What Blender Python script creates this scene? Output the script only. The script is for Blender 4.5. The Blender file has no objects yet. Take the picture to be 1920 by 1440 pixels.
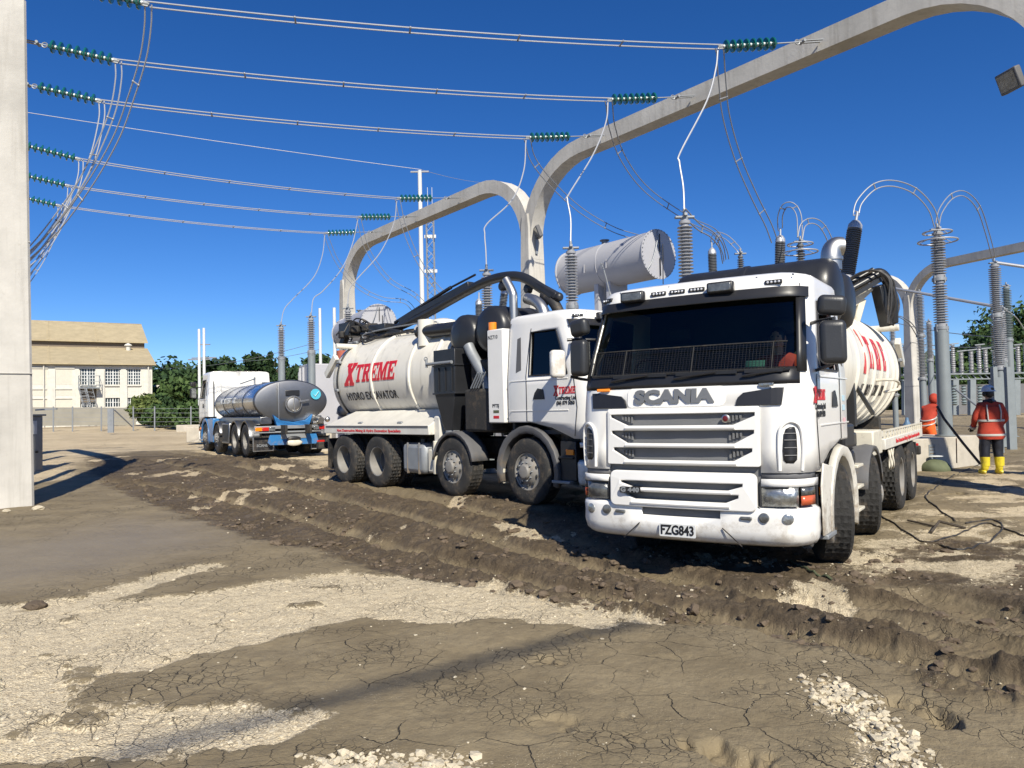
import bpy, bmesh, math, random
import numpy as np
from mathutils import Vector, Matrix, noise as mnoise

S = bpy.context.scene
COL = S.collection
random.seed(7)
# ------------------------------------------------------------------ camera, sky, sun, exposure
CAM_H = 1.545; PITCH = math.radians(1.95); ROLL = math.radians(1.30); FPX = 1441.0
cd = bpy.data.cameras.new('camera'); cam = bpy.data.objects.new('camera', cd); COL.objects.link(cam)
cd.sensor_width = 36.0; cd.lens = FPX / 1920 * 36; cd.clip_start = 0.05; cd.clip_end = 6000
cam.location = (0, 0, CAM_H)
cam.rotation_mode = 'QUATERNION'
cam.rotation_quaternion = (Matrix.Rotation(math.radians(90) + PITCH, 3, 'X') @ Matrix.Rotation(-ROLL, 3, 'Z')).to_quaternion()
S.camera = cam
SUN_AZ = (0.28, -0.96); SUN_EL = math.radians(40)
w = bpy.data.worlds.new('World'); S.world = w; w.use_nodes = True
nt = w.node_tree; nt.nodes.clear()
sky = nt.nodes.new('ShaderNodeTexSky'); sky.sky_type = 'NISHITA'; sky.sun_disc = False
sky.sun_elevation = SUN_EL; sky.sun_rotation = math.atan2(SUN_AZ[0], SUN_AZ[1])
sky.air_density = 0.9; sky.dust_density = 0.0; sky.ozone_density = 6.0; sky.altitude = 1500
hs = nt.nodes.new('ShaderNodeHueSaturation'); hs.inputs['Saturation'].default_value = 1.22; hs.inputs['Hue'].default_value = 0.509
bg = nt.nodes.new('ShaderNodeBackground'); bg.inputs[1].default_value = 0.088
wo = nt.nodes.new('ShaderNodeOutputWorld')
nt.links.new(sky.outputs[0], hs.inputs['Color']); nt.links.new(hs.outputs[0], bg.inputs[0]); nt.links.new(bg.outputs[0], wo.inputs[0])
sd = bpy.data.lights.new('sun', 'SUN'); sun = bpy.data.objects.new('sun', sd); COL.objects.link(sun)
sd.energy = 4.85; sd.angle = math.radians(0.53); sd.color = (1.0, 0.935, 0.80)
_c = math.cos(SUN_EL)
sun.rotation_mode = 'QUATERNION'
sun.rotation_quaternion = Vector((SUN_AZ[0] * _c, SUN_AZ[1] * _c, math.sin(SUN_EL))).to_track_quat('Z', 'Y')
sun.location = (10, -20, 30)
S.view_settings.view_transform = 'Standard'; S.view_settings.look = 'None'
S.view_settings.exposure = 0.48; S.view_settings.gamma = 1.0; S.view_settings.use_curve_mapping = False

# ------------------------------------------------------------------ measuring: a direction of sight -> a point in the world
def ray(px, py):
    X, Y = px - 960, py - 720; c, s = math.cos(ROLL), math.sin(ROLL)
    u = (c * X - s * Y) / FPX; v = -(s * X + c * Y) / FPX
    return Vector((u, math.cos(PITCH) - v * math.sin(PITCH), math.sin(PITCH) + v * math.cos(PITCH)))
EYE = Vector((0, 0, CAM_H))
def at(px, py, Y):
    d = ray(px, py); return EYE + d * (Y / d.y)
def atz(px, py, z=0.0):
    d = ray(px, py); return EYE + d * ((z - CAM_H) / d.z)

# ------------------------------------------------------------------ naming helpers
def tag(o, label=None, cat=None, group=None, kind=None):
    if label: o['label'] = label
    if cat: o['category'] = cat
    if group: o['group'] = group
    if kind: o['kind'] = kind
    return o
def empty(name, loc, rz, label, cat, group=None):
    o = bpy.data.objects.new(name, None); COL.objects.link(o)
    o.empty_display_size = 0.3; o.location = loc; o.rotation_euler = (0, 0, rz)
    return tag(o, label, cat, group)
def copy_tree(o, parent=None):
    c = o.copy(); COL.objects.link(c); c.parent = parent
    for ch in o.children: copy_tree(ch, c)
    return c
def link(name, me, parent=None, loc=None, rot=None):
    o = bpy.data.objects.new(name, me); COL.objects.link(o)
    if parent: o.parent = parent
    if loc is not None: o.location = loc
    if rot is not None: o.rotation_euler = rot
    return o

# ------------------------------------------------------------------ mesh builder
class MB:
    def __init__(s): s.v = []; s.f = []; s.m = []; s.cm = 0
    def add(s, vs, fs):
        b = len(s.v); s.v += [tuple(p) for p in vs]
        for f in fs: s.f.append([b + i for i in f]); s.m.append(s.cm)
        return s
    def box(s, x0, x1, y0, y1, z0, z1, M=None):
        vs = [Vector(p) for p in ((x0,y0,z0),(x1,y0,z0),(x1,y1,z0),(x0,y1,z0),(x0,y0,z1),(x1,y0,z1),(x1,y1,z1),(x0,y1,z1))]
        if M: vs = [M @ p for p in vs]
        return s.add(vs, [(0,3,2,1),(4,5,6,7),(0,1,5,4),(1,2,6,5),(2,3,7,6),(3,0,4,7)])
    def cbox(s, c, sx, sy, sz, M=None):
        T = Matrix.Translation(c) @ (M.to_4x4() if M else Matrix.Identity(4))
        return s.box(-sx/2, sx/2, -sy/2, sy/2, -sz/2, sz/2, T)
    def bar(s, p0, p1, wd, ht, up=(0,0,1)):
        p0, p1 = Vector(p0), Vector(p1); d = (p1 - p0); L = d.length; d.normalize()
        x = d.cross(Vector(up))
        if x.length < 1e-4: x = d.cross(Vector((1,0,0)))
        x.normalize(); z = x.cross(d)
        vs = []
        for q in (p0, p1):
            for a, b in ((-1,-1),(1,-1),(1,1),(-1,1)): vs.append(q + x*(a*wd/2) + z*(b*ht/2))
        return s.add(vs, [(0,1,2,3),(7,6,5,4),(0,4,5,1),(1,5,6,2),(2,6,7,3),(3,7,4,0)])
    def tube(s, pts, r, n=8, cap=True):
        pts = [Vector(p) for p in pts]; k = len(pts)
        rs = r if isinstance(r, (list, tuple)) else [r]*k
        T = [(pts[min(i+1,k-1)] - pts[max(i-1,0)]).normalized() for i in range(k)]
        u = T[0].orthogonal().normalized(); vs = []; fs = []
        for i in range(k):
            u = (u - T[i]*u.dot(T[i]))
            if u.length < 1e-6: u = T[i].orthogonal()
            u.normalize(); w_ = T[i].cross(u)
            for j in range(n):
                a = 2*math.pi*j/n; vs.append(pts[i] + (u*math.cos(a) + w_*math.sin(a))*rs[i])
        for i in range(k-1):
            for j in range(n):
                a, b = i*n+j, i*n+(j+1)%n; fs.append((a, b, b+n, a+n))
        if cap: fs.append(tuple(range(n))[::-1]); fs.append(tuple((k-1)*n+j for j in range(n)))
        return s.add(vs, fs)
    def cyl(s, p0, p1, r, r1=None, n=16): return s.tube([p0, p1], [r, r if r1 is None else r1], n)
    def lathe(s, prof, o=(0,0,0), ax=(0,0,1), n=24, closed=False, mod=None, cap=True):
        # prof: (radius, height) pairs
        ax = Vector(ax).normalized(); u = ax.orthogonal().normalized(); v = ax.cross(u); o = Vector(o); vs = []; fs = []
        for i, (r, h) in enumerate(prof):
            for j in range(n):
                a = 2*math.pi*j/n; rr = r + (mod(i, j, n) if mod else 0)
                vs.append(o + ax*h + (u*math.cos(a) + v*math.sin(a))*rr)
        k = len(prof)
        for i in range(k if closed else k-1):
            i2 = (i+1) % k
            for j in range(n):
                j2 = (j+1) % n; fs.append((i*n+j, i*n+j2, i2*n+j2, i2*n+j))
        if not closed and cap:
            if prof[0][0] > 1e-5: fs.append(tuple(range(n))[::-1])
            if prof[-1][0] > 1e-5: fs.append(tuple((k-1)*n+j for j in range(n)))
        return s.add(vs, fs)
    def ball(s, c, rx, ry=None, rz=None, n=14, m=8, M=None):
        ry = ry or rx; rz = rz or rx; vs = []; fs = []
        for i in range(m+1):
            t = math.pi*i/m
            for j in range(n):
                a = 2*math.pi*j/n; p = Vector((rx*math.sin(t)*math.cos(a), ry*math.sin(t)*math.sin(a), rz*math.cos(t)))
                if M: p = M @ p
                vs.append(p + Vector(c))
        for i in range(m):
            for j in range(n): fs.append((i*n+j, (i+1)*n+j, (i+1)*n+(j+1)%n, i*n+(j+1)%n))
        return s.add(vs, fs)
    def torus(s, c, R, r, ax=(0,0,1), n=24, m=8):
        prof = [(R + r*math.cos(2*math.pi*i/m), r*math.sin(2*math.pi*i/m)) for i in range(m)]
        return s.lathe(prof, c, ax, n, closed=True)
    def prism(s, poly, o, ex, ey, en, t):
        # polygon in the plane (ex, ey) at o, thickness t along en
        o, ex, ey, en = map(Vector, (o, ex, ey, en)); n = len(poly)
        A = [o + ex*a + ey*b for a, b in poly]; B = [p + en*t for p in A]
        return s.add(A + B, [tuple(range(n))[::-1], tuple(range(n, 2*n))] + [(i, (i+1)%n, (i+1)%n+n, i+n) for i in range(n)])
    def sheet(s, rows):
        n = len(rows[0]); vs = [p for r in rows for p in r]
        return s.add(vs, [(i*n+j, i*n+j+1, (i+1)*n+j+1, (i+1)*n+j) for i in range(len(rows)-1) for j in range(n-1)])
    def mesh(s, name, mats, smooth=True, sharp=35):
        me = bpy.data.meshes.new(name); me.from_pydata(s.v, [], s.f)
        for m in (mats if isinstance(mats, (list, tuple)) else [mats]): me.materials.append(m)
        if max(s.m, default=0) > 0: me.polygons.foreach_set('material_index', s.m)
        bm = bmesh.new(); bm.from_mesh(me); bmesh.ops.recalc_face_normals(bm, faces=bm.faces); bm.to_mesh(me); bm.free()
        if smooth:
            me.polygons.foreach_set('use_smooth', [True]*len(me.polygons)); me.set_sharp_from_angle(angle=math.radians(sharp))
        return me
    def obj(s, name, mats, parent=None, bevel=0, solid=0, smooth=True, sharp=35, **k):
        o = link(name, s.mesh(name, mats, smooth, sharp), parent, **k)
        if solid:
            md = o.modifiers.new('solid', 'SOLIDIFY'); md.thickness = abs(solid); md.offset = -1 if solid > 0 else 1
        if bevel:
            md = o.modifiers.new('bevel', 'BEVEL'); md.width = bevel; md.segments = 2; md.limit_method = 'ANGLE'; md.angle_limit = math.radians(40)
        return o

def smooth_path(pts, n=8):
    P = [Vector(p) for p in pts]; P = [P[0]*2 - P[1]] + P + [P[-1]*2 - P[-2]]; out = []
    for i in range(1, len(P)-2):
        for j in range(n):
            t = j/n; a, b, c, d = P[i-1], P[i], P[i+1], P[i+2]
            out.append(0.5*((2*b) + (c-a)*t + (2*a-5*b+4*c-d)*t*t + (3*b-a-3*c+d)*t**3))
    out.append(P[-2]); return out

# flat outlines with holes -> plate
def curve_mesh(splines, extrude, bevel=0.0, res=2):
    cu = bpy.data.curves.new('outline', 'CURVE'); cu.dimensions = '2D'; cu.fill_mode = 'BOTH'
    cu.extrude = max(extrude - bevel, 0); cu.bevel_depth = bevel; cu.bevel_resolution = res
    if bevel: cu.offset = -bevel
    for pl in splines:
        sp = cu.splines.new('POLY'); sp.points.add(len(pl)-1); sp.use_cyclic_u = True
        for p, q in zip(sp.points, pl): p.co = (q[0], q[1], 0, 1)
    return _curve_to_data(cu)
def _curve_to_data(cu):
    o = bpy.data.objects.new('outline', cu); COL.objects.link(o)
    dg = bpy.context.evaluated_depsgraph_get(); dg.update(); me = bpy.data.meshes.new_from_object(o.evaluated_get(dg))
    bpy.data.objects.remove(o); bpy.data.curves.remove(cu)
    return me
def text_data(body, size, bold=0.0, shear=0.0, extrude=0.003, spacing=1.0, ax='CENTER'):
    cu = bpy.data.curves.new('text', 'FONT'); cu.body = body; cu.size = size; cu.offset = bold; cu.shear = shear
    cu.extrude = extrude; cu.space_character = spacing; cu.align_x = ax; cu.align_y = 'CENTER'; cu.resolution_u = 3
    return _curve_to_data(cu)
SLAB = {
 'T': ([[(0,1),(0,.72),(.10,.72),(.16,.84),(.36,.84),(.36,.14),(.24,.14),(.24,0),(.76,0),(.76,.14),(.64,.14),(.64,.84),(.84,.84),(.90,.72),(1,.72),(1,1)]], 1.0),
 'E': ([[(0,1),(0,.86),(.1,.86),(.1,.14),(0,.14),(0,0),(.95,0),(.95,.34),(.84,.34),(.76,.15),(.40,.15),(.40,.43),(.58,.43),(.58,.34),(.68,.34),(.68,.66),(.58,.66),(.58,.57),(.40,.57),(.40,.85),(.76,.85),(.84,.68),(.95,.68),(.95,1)]], .95),
 'M': ([[(0,1),(0,.86),(.1,.86),(.1,.14),(0,.14),(0,0),(.38,0),(.38,.14),(.29,.14),(.29,.7),(.54,0),(.68,0),(.92,.7),(.92,.14),(.8,.14),(.8,0),(1.25,0),(1.25,.14),(1.15,.14),(1.15,.86),(1.25,.86),(1.25,1),(.88,1),(.62,.42),(.36,1)]], 1.25),
 'R': ([[(0,1),(0,.86),(.1,.86),(.1,.14),(0,.14),(0,0),(.5,0),(.5,.14),(.40,.14),(.40,.42),(.5,.42),(.68,0),(1.02,0),(1.02,.14),(.93,.14),(.80,.46),(.95,.6),(.95,.88),(.8,1)],
        [(.40,.58),(.40,.84),(.6,.84),(.66,.78),(.66,.64),(.6,.58)]], 1.02),
 'X': ([[(0,1),(0,.86),(.08,.86),(.36,.5),(.06,.14),(0,.14),(0,0),(.48,0),(.48,.14),(.42,.14),(.54,.3),(.64,.14),(.58,.14),(.58,0),(1.08,0),(1.08,.14),(1.0,.14),(.72,.52),(.98,.86),(1.06,.86),(1.06,1),(.6,1),(.6,.86),(.66,.86),(.55,.72),(.46,.86),(.52,.86),(.52,1)]], 1.08)}
def slab_data(word, H, W, shear=0.18, first=1.3, extrude=0.003):
    # red slab lettering: first letter taller; fitted into width W
    x = 0; sp = []; wid = 0
    for i, ch in enumerate(word): wid += SLAB[ch][1]*(first if i == 0 else 1) + .07
    kx = W/wid
    for i, ch in enumerate(word):
        k = first if i == 0 else 1.0; lo = -(k-1)*0.55
        for pl in SLAB[ch][0]: sp.append([((x + a*k)*kx + (b*k+lo)*H*shear, (b*k + lo)*H) for a, b in pl])
        x += SLAB[ch][1]*k + .07
    return curve_mesh(sp, extrude)
def map_mesh(me, fn, cuts=0, axis=1):
    bm = bmesh.new(); bm.from_mesh(me)
    if cuts:
        lo = min(v.co[axis] for v in bm.verts); hi = max(v.co[axis] for v in bm.verts); n = Vector((0,1,0)) if axis == 1 else Vector((1,0,0))
        for i in range(1, cuts):
            bmesh.ops.bisect_plane(bm, geom=bm.verts[:]+bm.edges[:]+bm.faces[:], plane_co=n*(lo+(hi-lo)*i/cuts), plane_no=n)
    for v in bm.verts: v.co = fn(v.co.x, v.co.y, v.co.z)
    bmesh.ops.recalc_face_normals(bm, faces=bm.faces)
    bm.to_mesh(me); bm.free(); return me
def put_data(name, me, m, parent, fn=None, cuts=0, axis=1):
    me.materials.clear(); me.materials.append(m)
    if fn: map_mesh(me, fn, cuts, axis)
    me.name = name
    return link(name, me, parent)

# ------------------------------------------------------------------ materials
def _n(nt, t, **k):
    n = nt.nodes.new(t)
    for a, b in k.items():
        if a in n.inputs: n.inputs[a].default_value = b
        else: setattr(n, a, b)
    return n
def mat(name, col, rough=0.5, metal=0.0, var=0.0, vs=3.0, bump=0.0, bs=40.0, dirt=None, dcol=(.20,.15,.095), dz=None, spec=0.5, stretch=(1,1,1), coat=0.0, streak=0.0):
    """var: brightness variation; dirt: amount of splashed mud (0..1), dz: (z full, z none) in the thing's own space"""
    m = bpy.data.materials.new(name); m.use_nodes = True; nt = m.node_tree; B = nt.nodes['Principled BSDF']; L = nt.links.new
    B.inputs['Roughness'].default_value = rough; B.inputs['Metallic'].default_value = metal
    B.inputs['Specular IOR Level'].default_value = spec; B.inputs['Coat Weight'].default_value = coat; B.inputs['Coat Roughness'].default_value = .12
    c4 = (*col, 1); B.inputs['Base Color'].default_value = c4
    tc = _n(nt, 'ShaderNodeTexCoord'); mp = _n(nt, 'ShaderNodeMapping'); mp.inputs['Scale'].default_value = stretch; L(tc.outputs['Object'], mp.inputs[0])
    out = None
    if var:
        no = _n(nt, 'ShaderNodeTexNoise', Scale=vs, Detail=6.0, Roughness=.62); L(mp.outputs[0], no.inputs['Vector'])
        r = _n(nt, 'ShaderNodeMapRange'); r.inputs[1].default_value = .3; r.inputs[2].default_value = .7; r.inputs[3].default_value = 1-var; r.inputs[4].default_value = 1+var*.6; L(no.outputs[0], r.inputs[0])
        mx = _n(nt, 'ShaderNodeMix', data_type='RGBA', blend_type='MULTIPLY'); mx.inputs[0].default_value = 1; mx.inputs[6].default_value = c4; L(r.outputs[0], mx.inputs[7]); out = mx.outputs[2]
    if streak:
        m2 = _n(nt, 'ShaderNodeMapping'); m2.inputs['Scale'].default_value = (9, 9, .5); L(tc.outputs['Object'], m2.inputs[0])
        no = _n(nt, 'ShaderNodeTexNoise', Scale=1.0, Detail=5.0); L(m2.outputs[0], no.inputs['Vector'])
        r = _n(nt, 'ShaderNodeMapRange'); r.inputs[1].default_value = .52; r.inputs[2].default_value = .75; r.inputs[3].default_value = 0; r.inputs[4].default_value = streak; L(no.outputs[0], r.inputs[0])
        mx = _n(nt, 'ShaderNodeMix', data_type='RGBA'); L(r.outputs[0], mx.inputs[0]); mx.inputs[6].default_value = c4; mx.inputs[7].default_value = (.17,.15,.12,1)
        if out: L(out, mx.inputs[6])
        out = mx.outputs[2]
    if dirt:
        no = _n(nt, 'ShaderNodeTexNoise', Scale=5.0, Detail=9.0, Roughness=.72); L(tc.outputs['Object'], no.inputs['Vector'])
        fac = no.outputs[0]
        if dz:
            sx = _n(nt, 'ShaderNodeSeparateXYZ'); L(tc.outputs['Object'], sx.inputs[0])
            r = _n(nt, 'ShaderNodeMapRange'); r.inputs[1].default_value = dz[0]; r.inputs[2].default_value = dz[1]; r.inputs[3].default_value = .16; r.inputs[4].default_value = -.20; L(sx.outputs[2], r.inputs[0])
            ad = _n(nt, 'ShaderNodeMath', operation='ADD'); L(fac, ad.inputs[0]); L(r.outputs[0], ad.inputs[1]); fac = ad.outputs[0]
        r2 = _n(nt, 'ShaderNodeMapRange'); r2.inputs[1].default_value = .64-.3*dirt; r2.inputs[2].default_value = .78-.22*dirt; r2.inputs[4].default_value = min(1, .35+dirt); L(fac, r2.inputs[0])
        mx = _n(nt, 'ShaderNodeMix', data_type='RGBA'); L(r2.outputs[0], mx.inputs[0]); mx.inputs[6].default_value = c4; mx.inputs[7].default_value = (*dcol, 1)
        if out: L(out, mx.inputs[6])
        out = mx.outputs[2]
        rr = _n(nt, 'ShaderNodeMapRange'); rr.inputs[3].default_value = rough; rr.inputs[4].default_value = .9; L(r2.outputs[0], rr.inputs[0]); L(rr.outputs[0], B.inputs['Roughness'])
        if metal:
            rm = _n(nt, 'ShaderNodeMapRange'); rm.inputs[3].default_value = metal; rm.inputs[4].default_value = 0; L(r2.outputs[0], rm.inputs[0]); L(rm.outputs[0], B.inputs['Metallic'])
    if out: L(out, B.inputs['Base Color'])
    if bump:
        no = _n(nt, 'ShaderNodeTexNoise', Scale=bs, Detail=5.0, Roughness=.6); L(mp.outputs[0], no.inputs['Vector'])
        b = _n(nt, 'ShaderNodeBump'); b.inputs['Strength'].default_value = bump; b.inputs['Distance'].default_value = .02; L(no.outputs[0], b.inputs['Height']); L(b.outputs[0], B.inputs['Normal'])
    return m
def glass(name, tint, rough=0.02, fac=.06):
    m = bpy.data.materials.new(name); m.use_nodes = True; nt = m.node_tree; nt.nodes.clear(); L = nt.links.new
    o = _n(nt, 'ShaderNodeOutputMaterial'); t = _n(nt, 'ShaderNodeBsdfTransparent'); t.inputs[0].default_value = (*tint, 1)
    g = _n(nt, 'ShaderNodeBsdfGlossy', Roughness=rough); fr = _n(nt, 'ShaderNodeFresnel', IOR=1.5); mx = _n(nt, 'ShaderNodeMixShader')
    L(fr.outputs[0], mx.inputs[0]); L(t.outputs[0], mx.inputs[1]); L(g.outputs[0], mx.inputs[2]); L(mx.outputs[0], o.inputs[0]); return m

M_ = {}
M_['white'] = mat('white_paint', (.78,.765,.73), .30, var=.05, vs=2.2, dirt=.17, dz=(.3,1.2), dcol=(.34,.28,.20), coat=.4)
M_['white_dirty'] = mat('white_paint_muddy', (.64,.615,.55), .46, var=.12, dirt=.40, dz=(.35,1.5))
M_['cream'] = mat('cream_tank_paint', (.70,.665,.58), .36, var=.09, vs=1.4, streak=.30, dirt=.12, dz=(1.3,2.2), dcol=(.26,.21,.14), coat=.2)
M_['black'] = mat('black_plastic', (.018,.018,.020), .42, var=.2, dirt=.10, dz=(.4,1.3), dcol=(.14,.11,.08))
M_['blackm'] = mat('black_steel', (.020,.021,.024), .36, var=.2, dirt=.05, dcol=(.10,.085,.07), bump=.05)
M_['under'] = mat('muddy_chassis', (.030,.028,.026), .8, var=.3, dirt=.42, dcol=(.12,.09,.06), bump=.3)
M_['grey_flap'] = mat('grey_plastic', (.11,.11,.115), .6, var=.15, dirt=.35, dz=(.3,1.4))
M_['mesh'] = mat('grille_mesh', (.15,.152,.155), .65, var=.1, bump=.25, bs=160)
M_['rubber'] = mat('tyre_rubber', (.030,.029,.028), .82, var=.2, dirt=.42, dcol=(.15,.115,.078), bump=.5, bs=30)
M_['rubber2'] = mat('tyre_rubber_caked', (.024,.023,.022), .86, var=.3, dirt=.36, dcol=(.10,.078,.055), bump=.8, bs=22)
M_['blackc'] = mat('clean_black_plastic', (.030,.031,.034), .38, var=.12, bump=.08, bs=60)
M_['rim'] = mat('wheel_paint', (.24,.228,.21), .5, var=.2, dirt=.40, dcol=(.20,.165,.12))
M_['rimcream'] = mat('wheel_paint_cream', (.62,.58,.48), .5, var=.15, dirt=.30, dcol=(.24,.2,.14))
M_['steel'] = mat('brushed_steel', (.50,.49,.47), .42, 1.0, var=.12)
M_['stainless'] = mat('polished_stainless', (.44,.46,.49), .24, 1.0, var=.08, vs=1.5)
M_['stain2'] = mat('brushed_stainless', (.30,.30,.30), .40, 1.0, var=.12, vs=2)
M_['galv'] = mat('galvanised_steel', (.27,.285,.30), .5, .3, var=.14, vs=5)
M_['greypaint'] = mat('grey_equipment_paint', (.40,.40,.425), .45, var=.04, vs=1.5, streak=.05)
M_['concrete'] = mat('pale_concrete', (.50,.478,.435), .88, var=.22, vs=.9, bump=.22, bs=14, streak=.30, dirt=.10, dcol=(.27,.24,.19))
M_['concrete2'] = mat('weathered_concrete', (.46,.42,.35), .9, var=.2, vs=2, bump=.35, bs=20, dirt=.25, dcol=(.25,.2,.14))
M_['porcelain'] = mat('grey_porcelain', (.30,.30,.31), .25, var=.06, coat=.3)
M_['porc_brown'] = mat('brown_porcelain', (.13,.10,.085), .28, var=.08, coat=.3)
M_['composite'] = mat('dark_grey_sheds', (.12,.125,.135), .5, var=.06)
M_['alu'] = mat('aluminium_conductor', (.48,.49,.51), .48, .55, var=.08)
M_['aludark'] = mat('dull_conductor', (.26,.27,.29), .55, .4, var=.1)
M_['green'] = mat('green_toughened_glass', (.010,.12,.105), .08, var=.1, coat=.6)
M_['red'] = mat('red_vinyl', (.56,.014,.022), .4)
M_['blackv'] = mat('black_vinyl', (.012,.012,.014), .45)
M_['chrome'] = mat('satin_letters', (.16,.165,.17), .45, .2)
M_['lamp'] = mat('lamp_lens', (.42,.43,.42), .16, .7, var=.5, vs=14, bump=.4, bs=30, coat=.6)
M_['lampdark'] = mat('smoked_lamp_lens', (.14,.145,.145), .2, .3, var=.5, vs=14, bump=.3, bs=25, coat=.7)
M_['led'] = mat('led_dot', (.8,.8,.8), .1, .4)
M_['amber'] = mat('amber_lens', (.85,.24,.01), .2, coat=.5)
M_['redlens'] = mat('red_lens', (.50,.02,.015), .2, coat=.5)
M_['plate'] = mat('plate_white', (.62,.63,.62), .5, dirt=.15, dcol=(.3,.25,.2))
M_['blue'] = mat('blue_paint', (.03,.17,.42), .35, var=.08, dirt=.15, dz=(.3,1.6), coat=.3)
M_['ltblue'] = mat('light_blue_vinyl', (.08,.42,.55), .4)
M_['cloth_or'] = mat('orange_hivis_cloth', (.85,.12,.015), .85, var=.15, vs=9, bump=.4, bs=14)
M_['cloth_or_shade'] = mat('shaded_orange_hivis_cloth', (.40,.042,.020), .85, var=.18, vs=7, bump=.45, bs=12)  # dark copy of the orange cloth, with shade put into the colour
M_['tape'] = mat('reflective_tape', (.42,.41,.38), .4)
M_['navy'] = mat('wet_dark_trousers', (.012,.014,.022), .45, var=.3, bump=.5, bs=12)
M_['yellow'] = mat('yellow_gumboots', (.62,.50,.03), .35, var=.12, dirt=.3, dcol=(.22,.17,.08))
M_['skin'] = mat('skin', (.42,.24,.16), .6)
M_['hat'] = mat('pale_blue_helmet', (.52,.54,.58), .4)
M_['glove'] = mat('dark_glove', (.02,.02,.022), .8)
M_['glass'] = glass('windscreen_glass', (.42,.56,.50))
M_['glass2'] = glass('side_window_glass', (.12,.15,.15))
M_['inner'] = mat('dark_trim_and_wheel_shade', (.045,.048,.05), .8, var=.2)
M_['bwall'] = mat('cream_building_wall', (.58,.56,.50), .85, var=.10, streak=.16)
M_['bpanel'] = mat('cream_recessed_panel', (.54,.515,.44), .85, var=.05)
M_['broof'] = mat('lichen_roof', (.40,.33,.205), .9, var=.16, vs=1.2, streak=.28)
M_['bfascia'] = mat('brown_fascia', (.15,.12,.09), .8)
M_['pane'] = mat('old_window_glass', (.03,.04,.05), .08)
M_['fencewall'] = mat('grey_block_wall', (.26,.245,.205), .9, var=.14, vs=.8, bump=.2)
M_['bark'] = mat('bark', (.07,.055,.04), .9, var=.3, bump=.6)
M_['wire'] = mat('hose_rubber', (.025,.024,.024), .6, dirt=.4)
M_['stone'] = mat('pale_limestone', (.56,.49,.36), .92, var=.35, vs=7, bump=.5, bs=50, dirt=.35, dcol=(.26,.20,.13))
M_['clod'] = mat('mud_clod', (.12,.088,.058), .85, var=.3, vs=5, bump=.6, bs=25)
M_['tarp'] = mat('green_cover', (.10,.115,.06), .8, var=.35)
def leafmat(name, a, b):
    m = bpy.data.materials.new(name); m.use_nodes = True; nt = m.node_tree; B = nt.nodes['Principled BSDF']; L = nt.links.new
    g = _n(nt, 'ShaderNodeNewGeometry'); r = _n(nt, 'ShaderNodeValToRGB'); r.color_ramp.elements[0].color = (*a,1); r.color_ramp.elements[1].color = (*b,1)
    L(g.outputs['Random Per Island'], r.inputs[0]); L(r.outputs[0], B.inputs['Base Color']); B.inputs['Roughness'].default_value = .75; B.inputs['Specular IOR Level'].default_value = .25; return m
M_['leaf1'] = leafmat('dark_leaves', (.012,.030,.012), (.040,.075,.022))
M_['leaf2'] = leafmat('mid_leaves', (.022,.050,.014), (.075,.120,.035))
M_['leaf3'] = leafmat('yellow_green_leaves', (.045,.075,.018), (.13,.16,.045))

# ------------------------------------------------------------------ ground
_rs = np.random.RandomState(3); _PERM = _rs.permutation(4096); _GR = _rs.rand(4096).astype(np.float64)
def vnoise(x, y, seed=0):
    xi = np.floor(x).astype(np.int64); yi = np.floor(y).astype(np.int64); fx = x-xi; fy = y-yi
    fx = fx*fx*fx*(fx*(fx*6-15)+10); fy = fy*fy*fy*(fy*(fy*6-15)+10)
    def h(a, b): return _GR[(_PERM[(a + seed*131) & 4095] + b*57) & 4095]
    a = h(xi, yi); b = h(xi+1, yi); c = h(xi, yi+1); d = h(xi+1, yi+1)
    return (a*(1-fx)+b*fx)*(1-fy) + (c*(1-fx)+d*fx)*fy
def fbm(x, y, sc, oc=4, seed=0, gain=.5):
    v = 0; a = 1; t = 0
    for i in range(oc):
        v = v + a*(vnoise(x*sc + 17.3*i, y*sc - 9.1*i, seed+i)-.5); t += a; a *= gain; sc *= 2.03
    return v/t*2          # about -1..1
def poly_sd(x, y, px_poly):
    """signed distance in metres to a ground polygon, + inside"""
    P = np.array([[*atz(a, b, 0.0)[:2]] for a, b in px_poly]); n = len(P)
    d = np.full(x.shape, 1e9); ins = np.zeros(x.shape, bool)
    for i in range(n):
        a = P[i]; b = P[(i+1) % n]; e = b-a; L = (e*e).sum()+1e-12
        t = np.clip(((x-a[0])*e[0]+(y-a[1])*e[1])/L, 0, 1)
        d = np.minimum(d, (x-a[0]-t*e[0])**2+(y-a[1]-t*e[1])**2)
        c = ((a[1] > y) != (b[1] > y)); with_ = np.where(abs(b[1]-a[1]) < 1e-12, 1e-12, b[1]-a[1])
        ins ^= c & (x < (b[0]-a[0])*(y-a[1])/with_ + a[0])
    d = np.sqrt(d); return np.where(ins, d, -d)
def sstep(v, a, b):
    t = np.clip((v-a)/(b-a), 0, 1); return t*t*(3-2*t)
CTRL = np.array([(2,7.5,-.10),(5,12,-.10),(3.3,8.8,-.13),(0,12.5,.02),(-4,18,.07),(-8,26,.22),(-11,31,.27),(-9,14,0),(0,4,0),(3,4,0),(-3,5,0),(6.5,15,-.08),(9,17,-.03),(-30,70,1.0),(-60,90,1.0),(-20,50,.6),(30,60,.3),(15,30,.05),(40,100,.5),(0,80,.7),(10,5,0),(-10,5,0),(0,-10,0),(2,300,1.2),(-300,300,1.2),(300,300,1.2)])
def base_z(x, y):
    w_ = 0; z = 0
    for cx, cy, cz in CTRL:
        k = 1/(((x-cx)**2+(y-cy)**2)+.6)**1.7; w_ = w_+k; z = z+k*cz
    return z/w_
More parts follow.
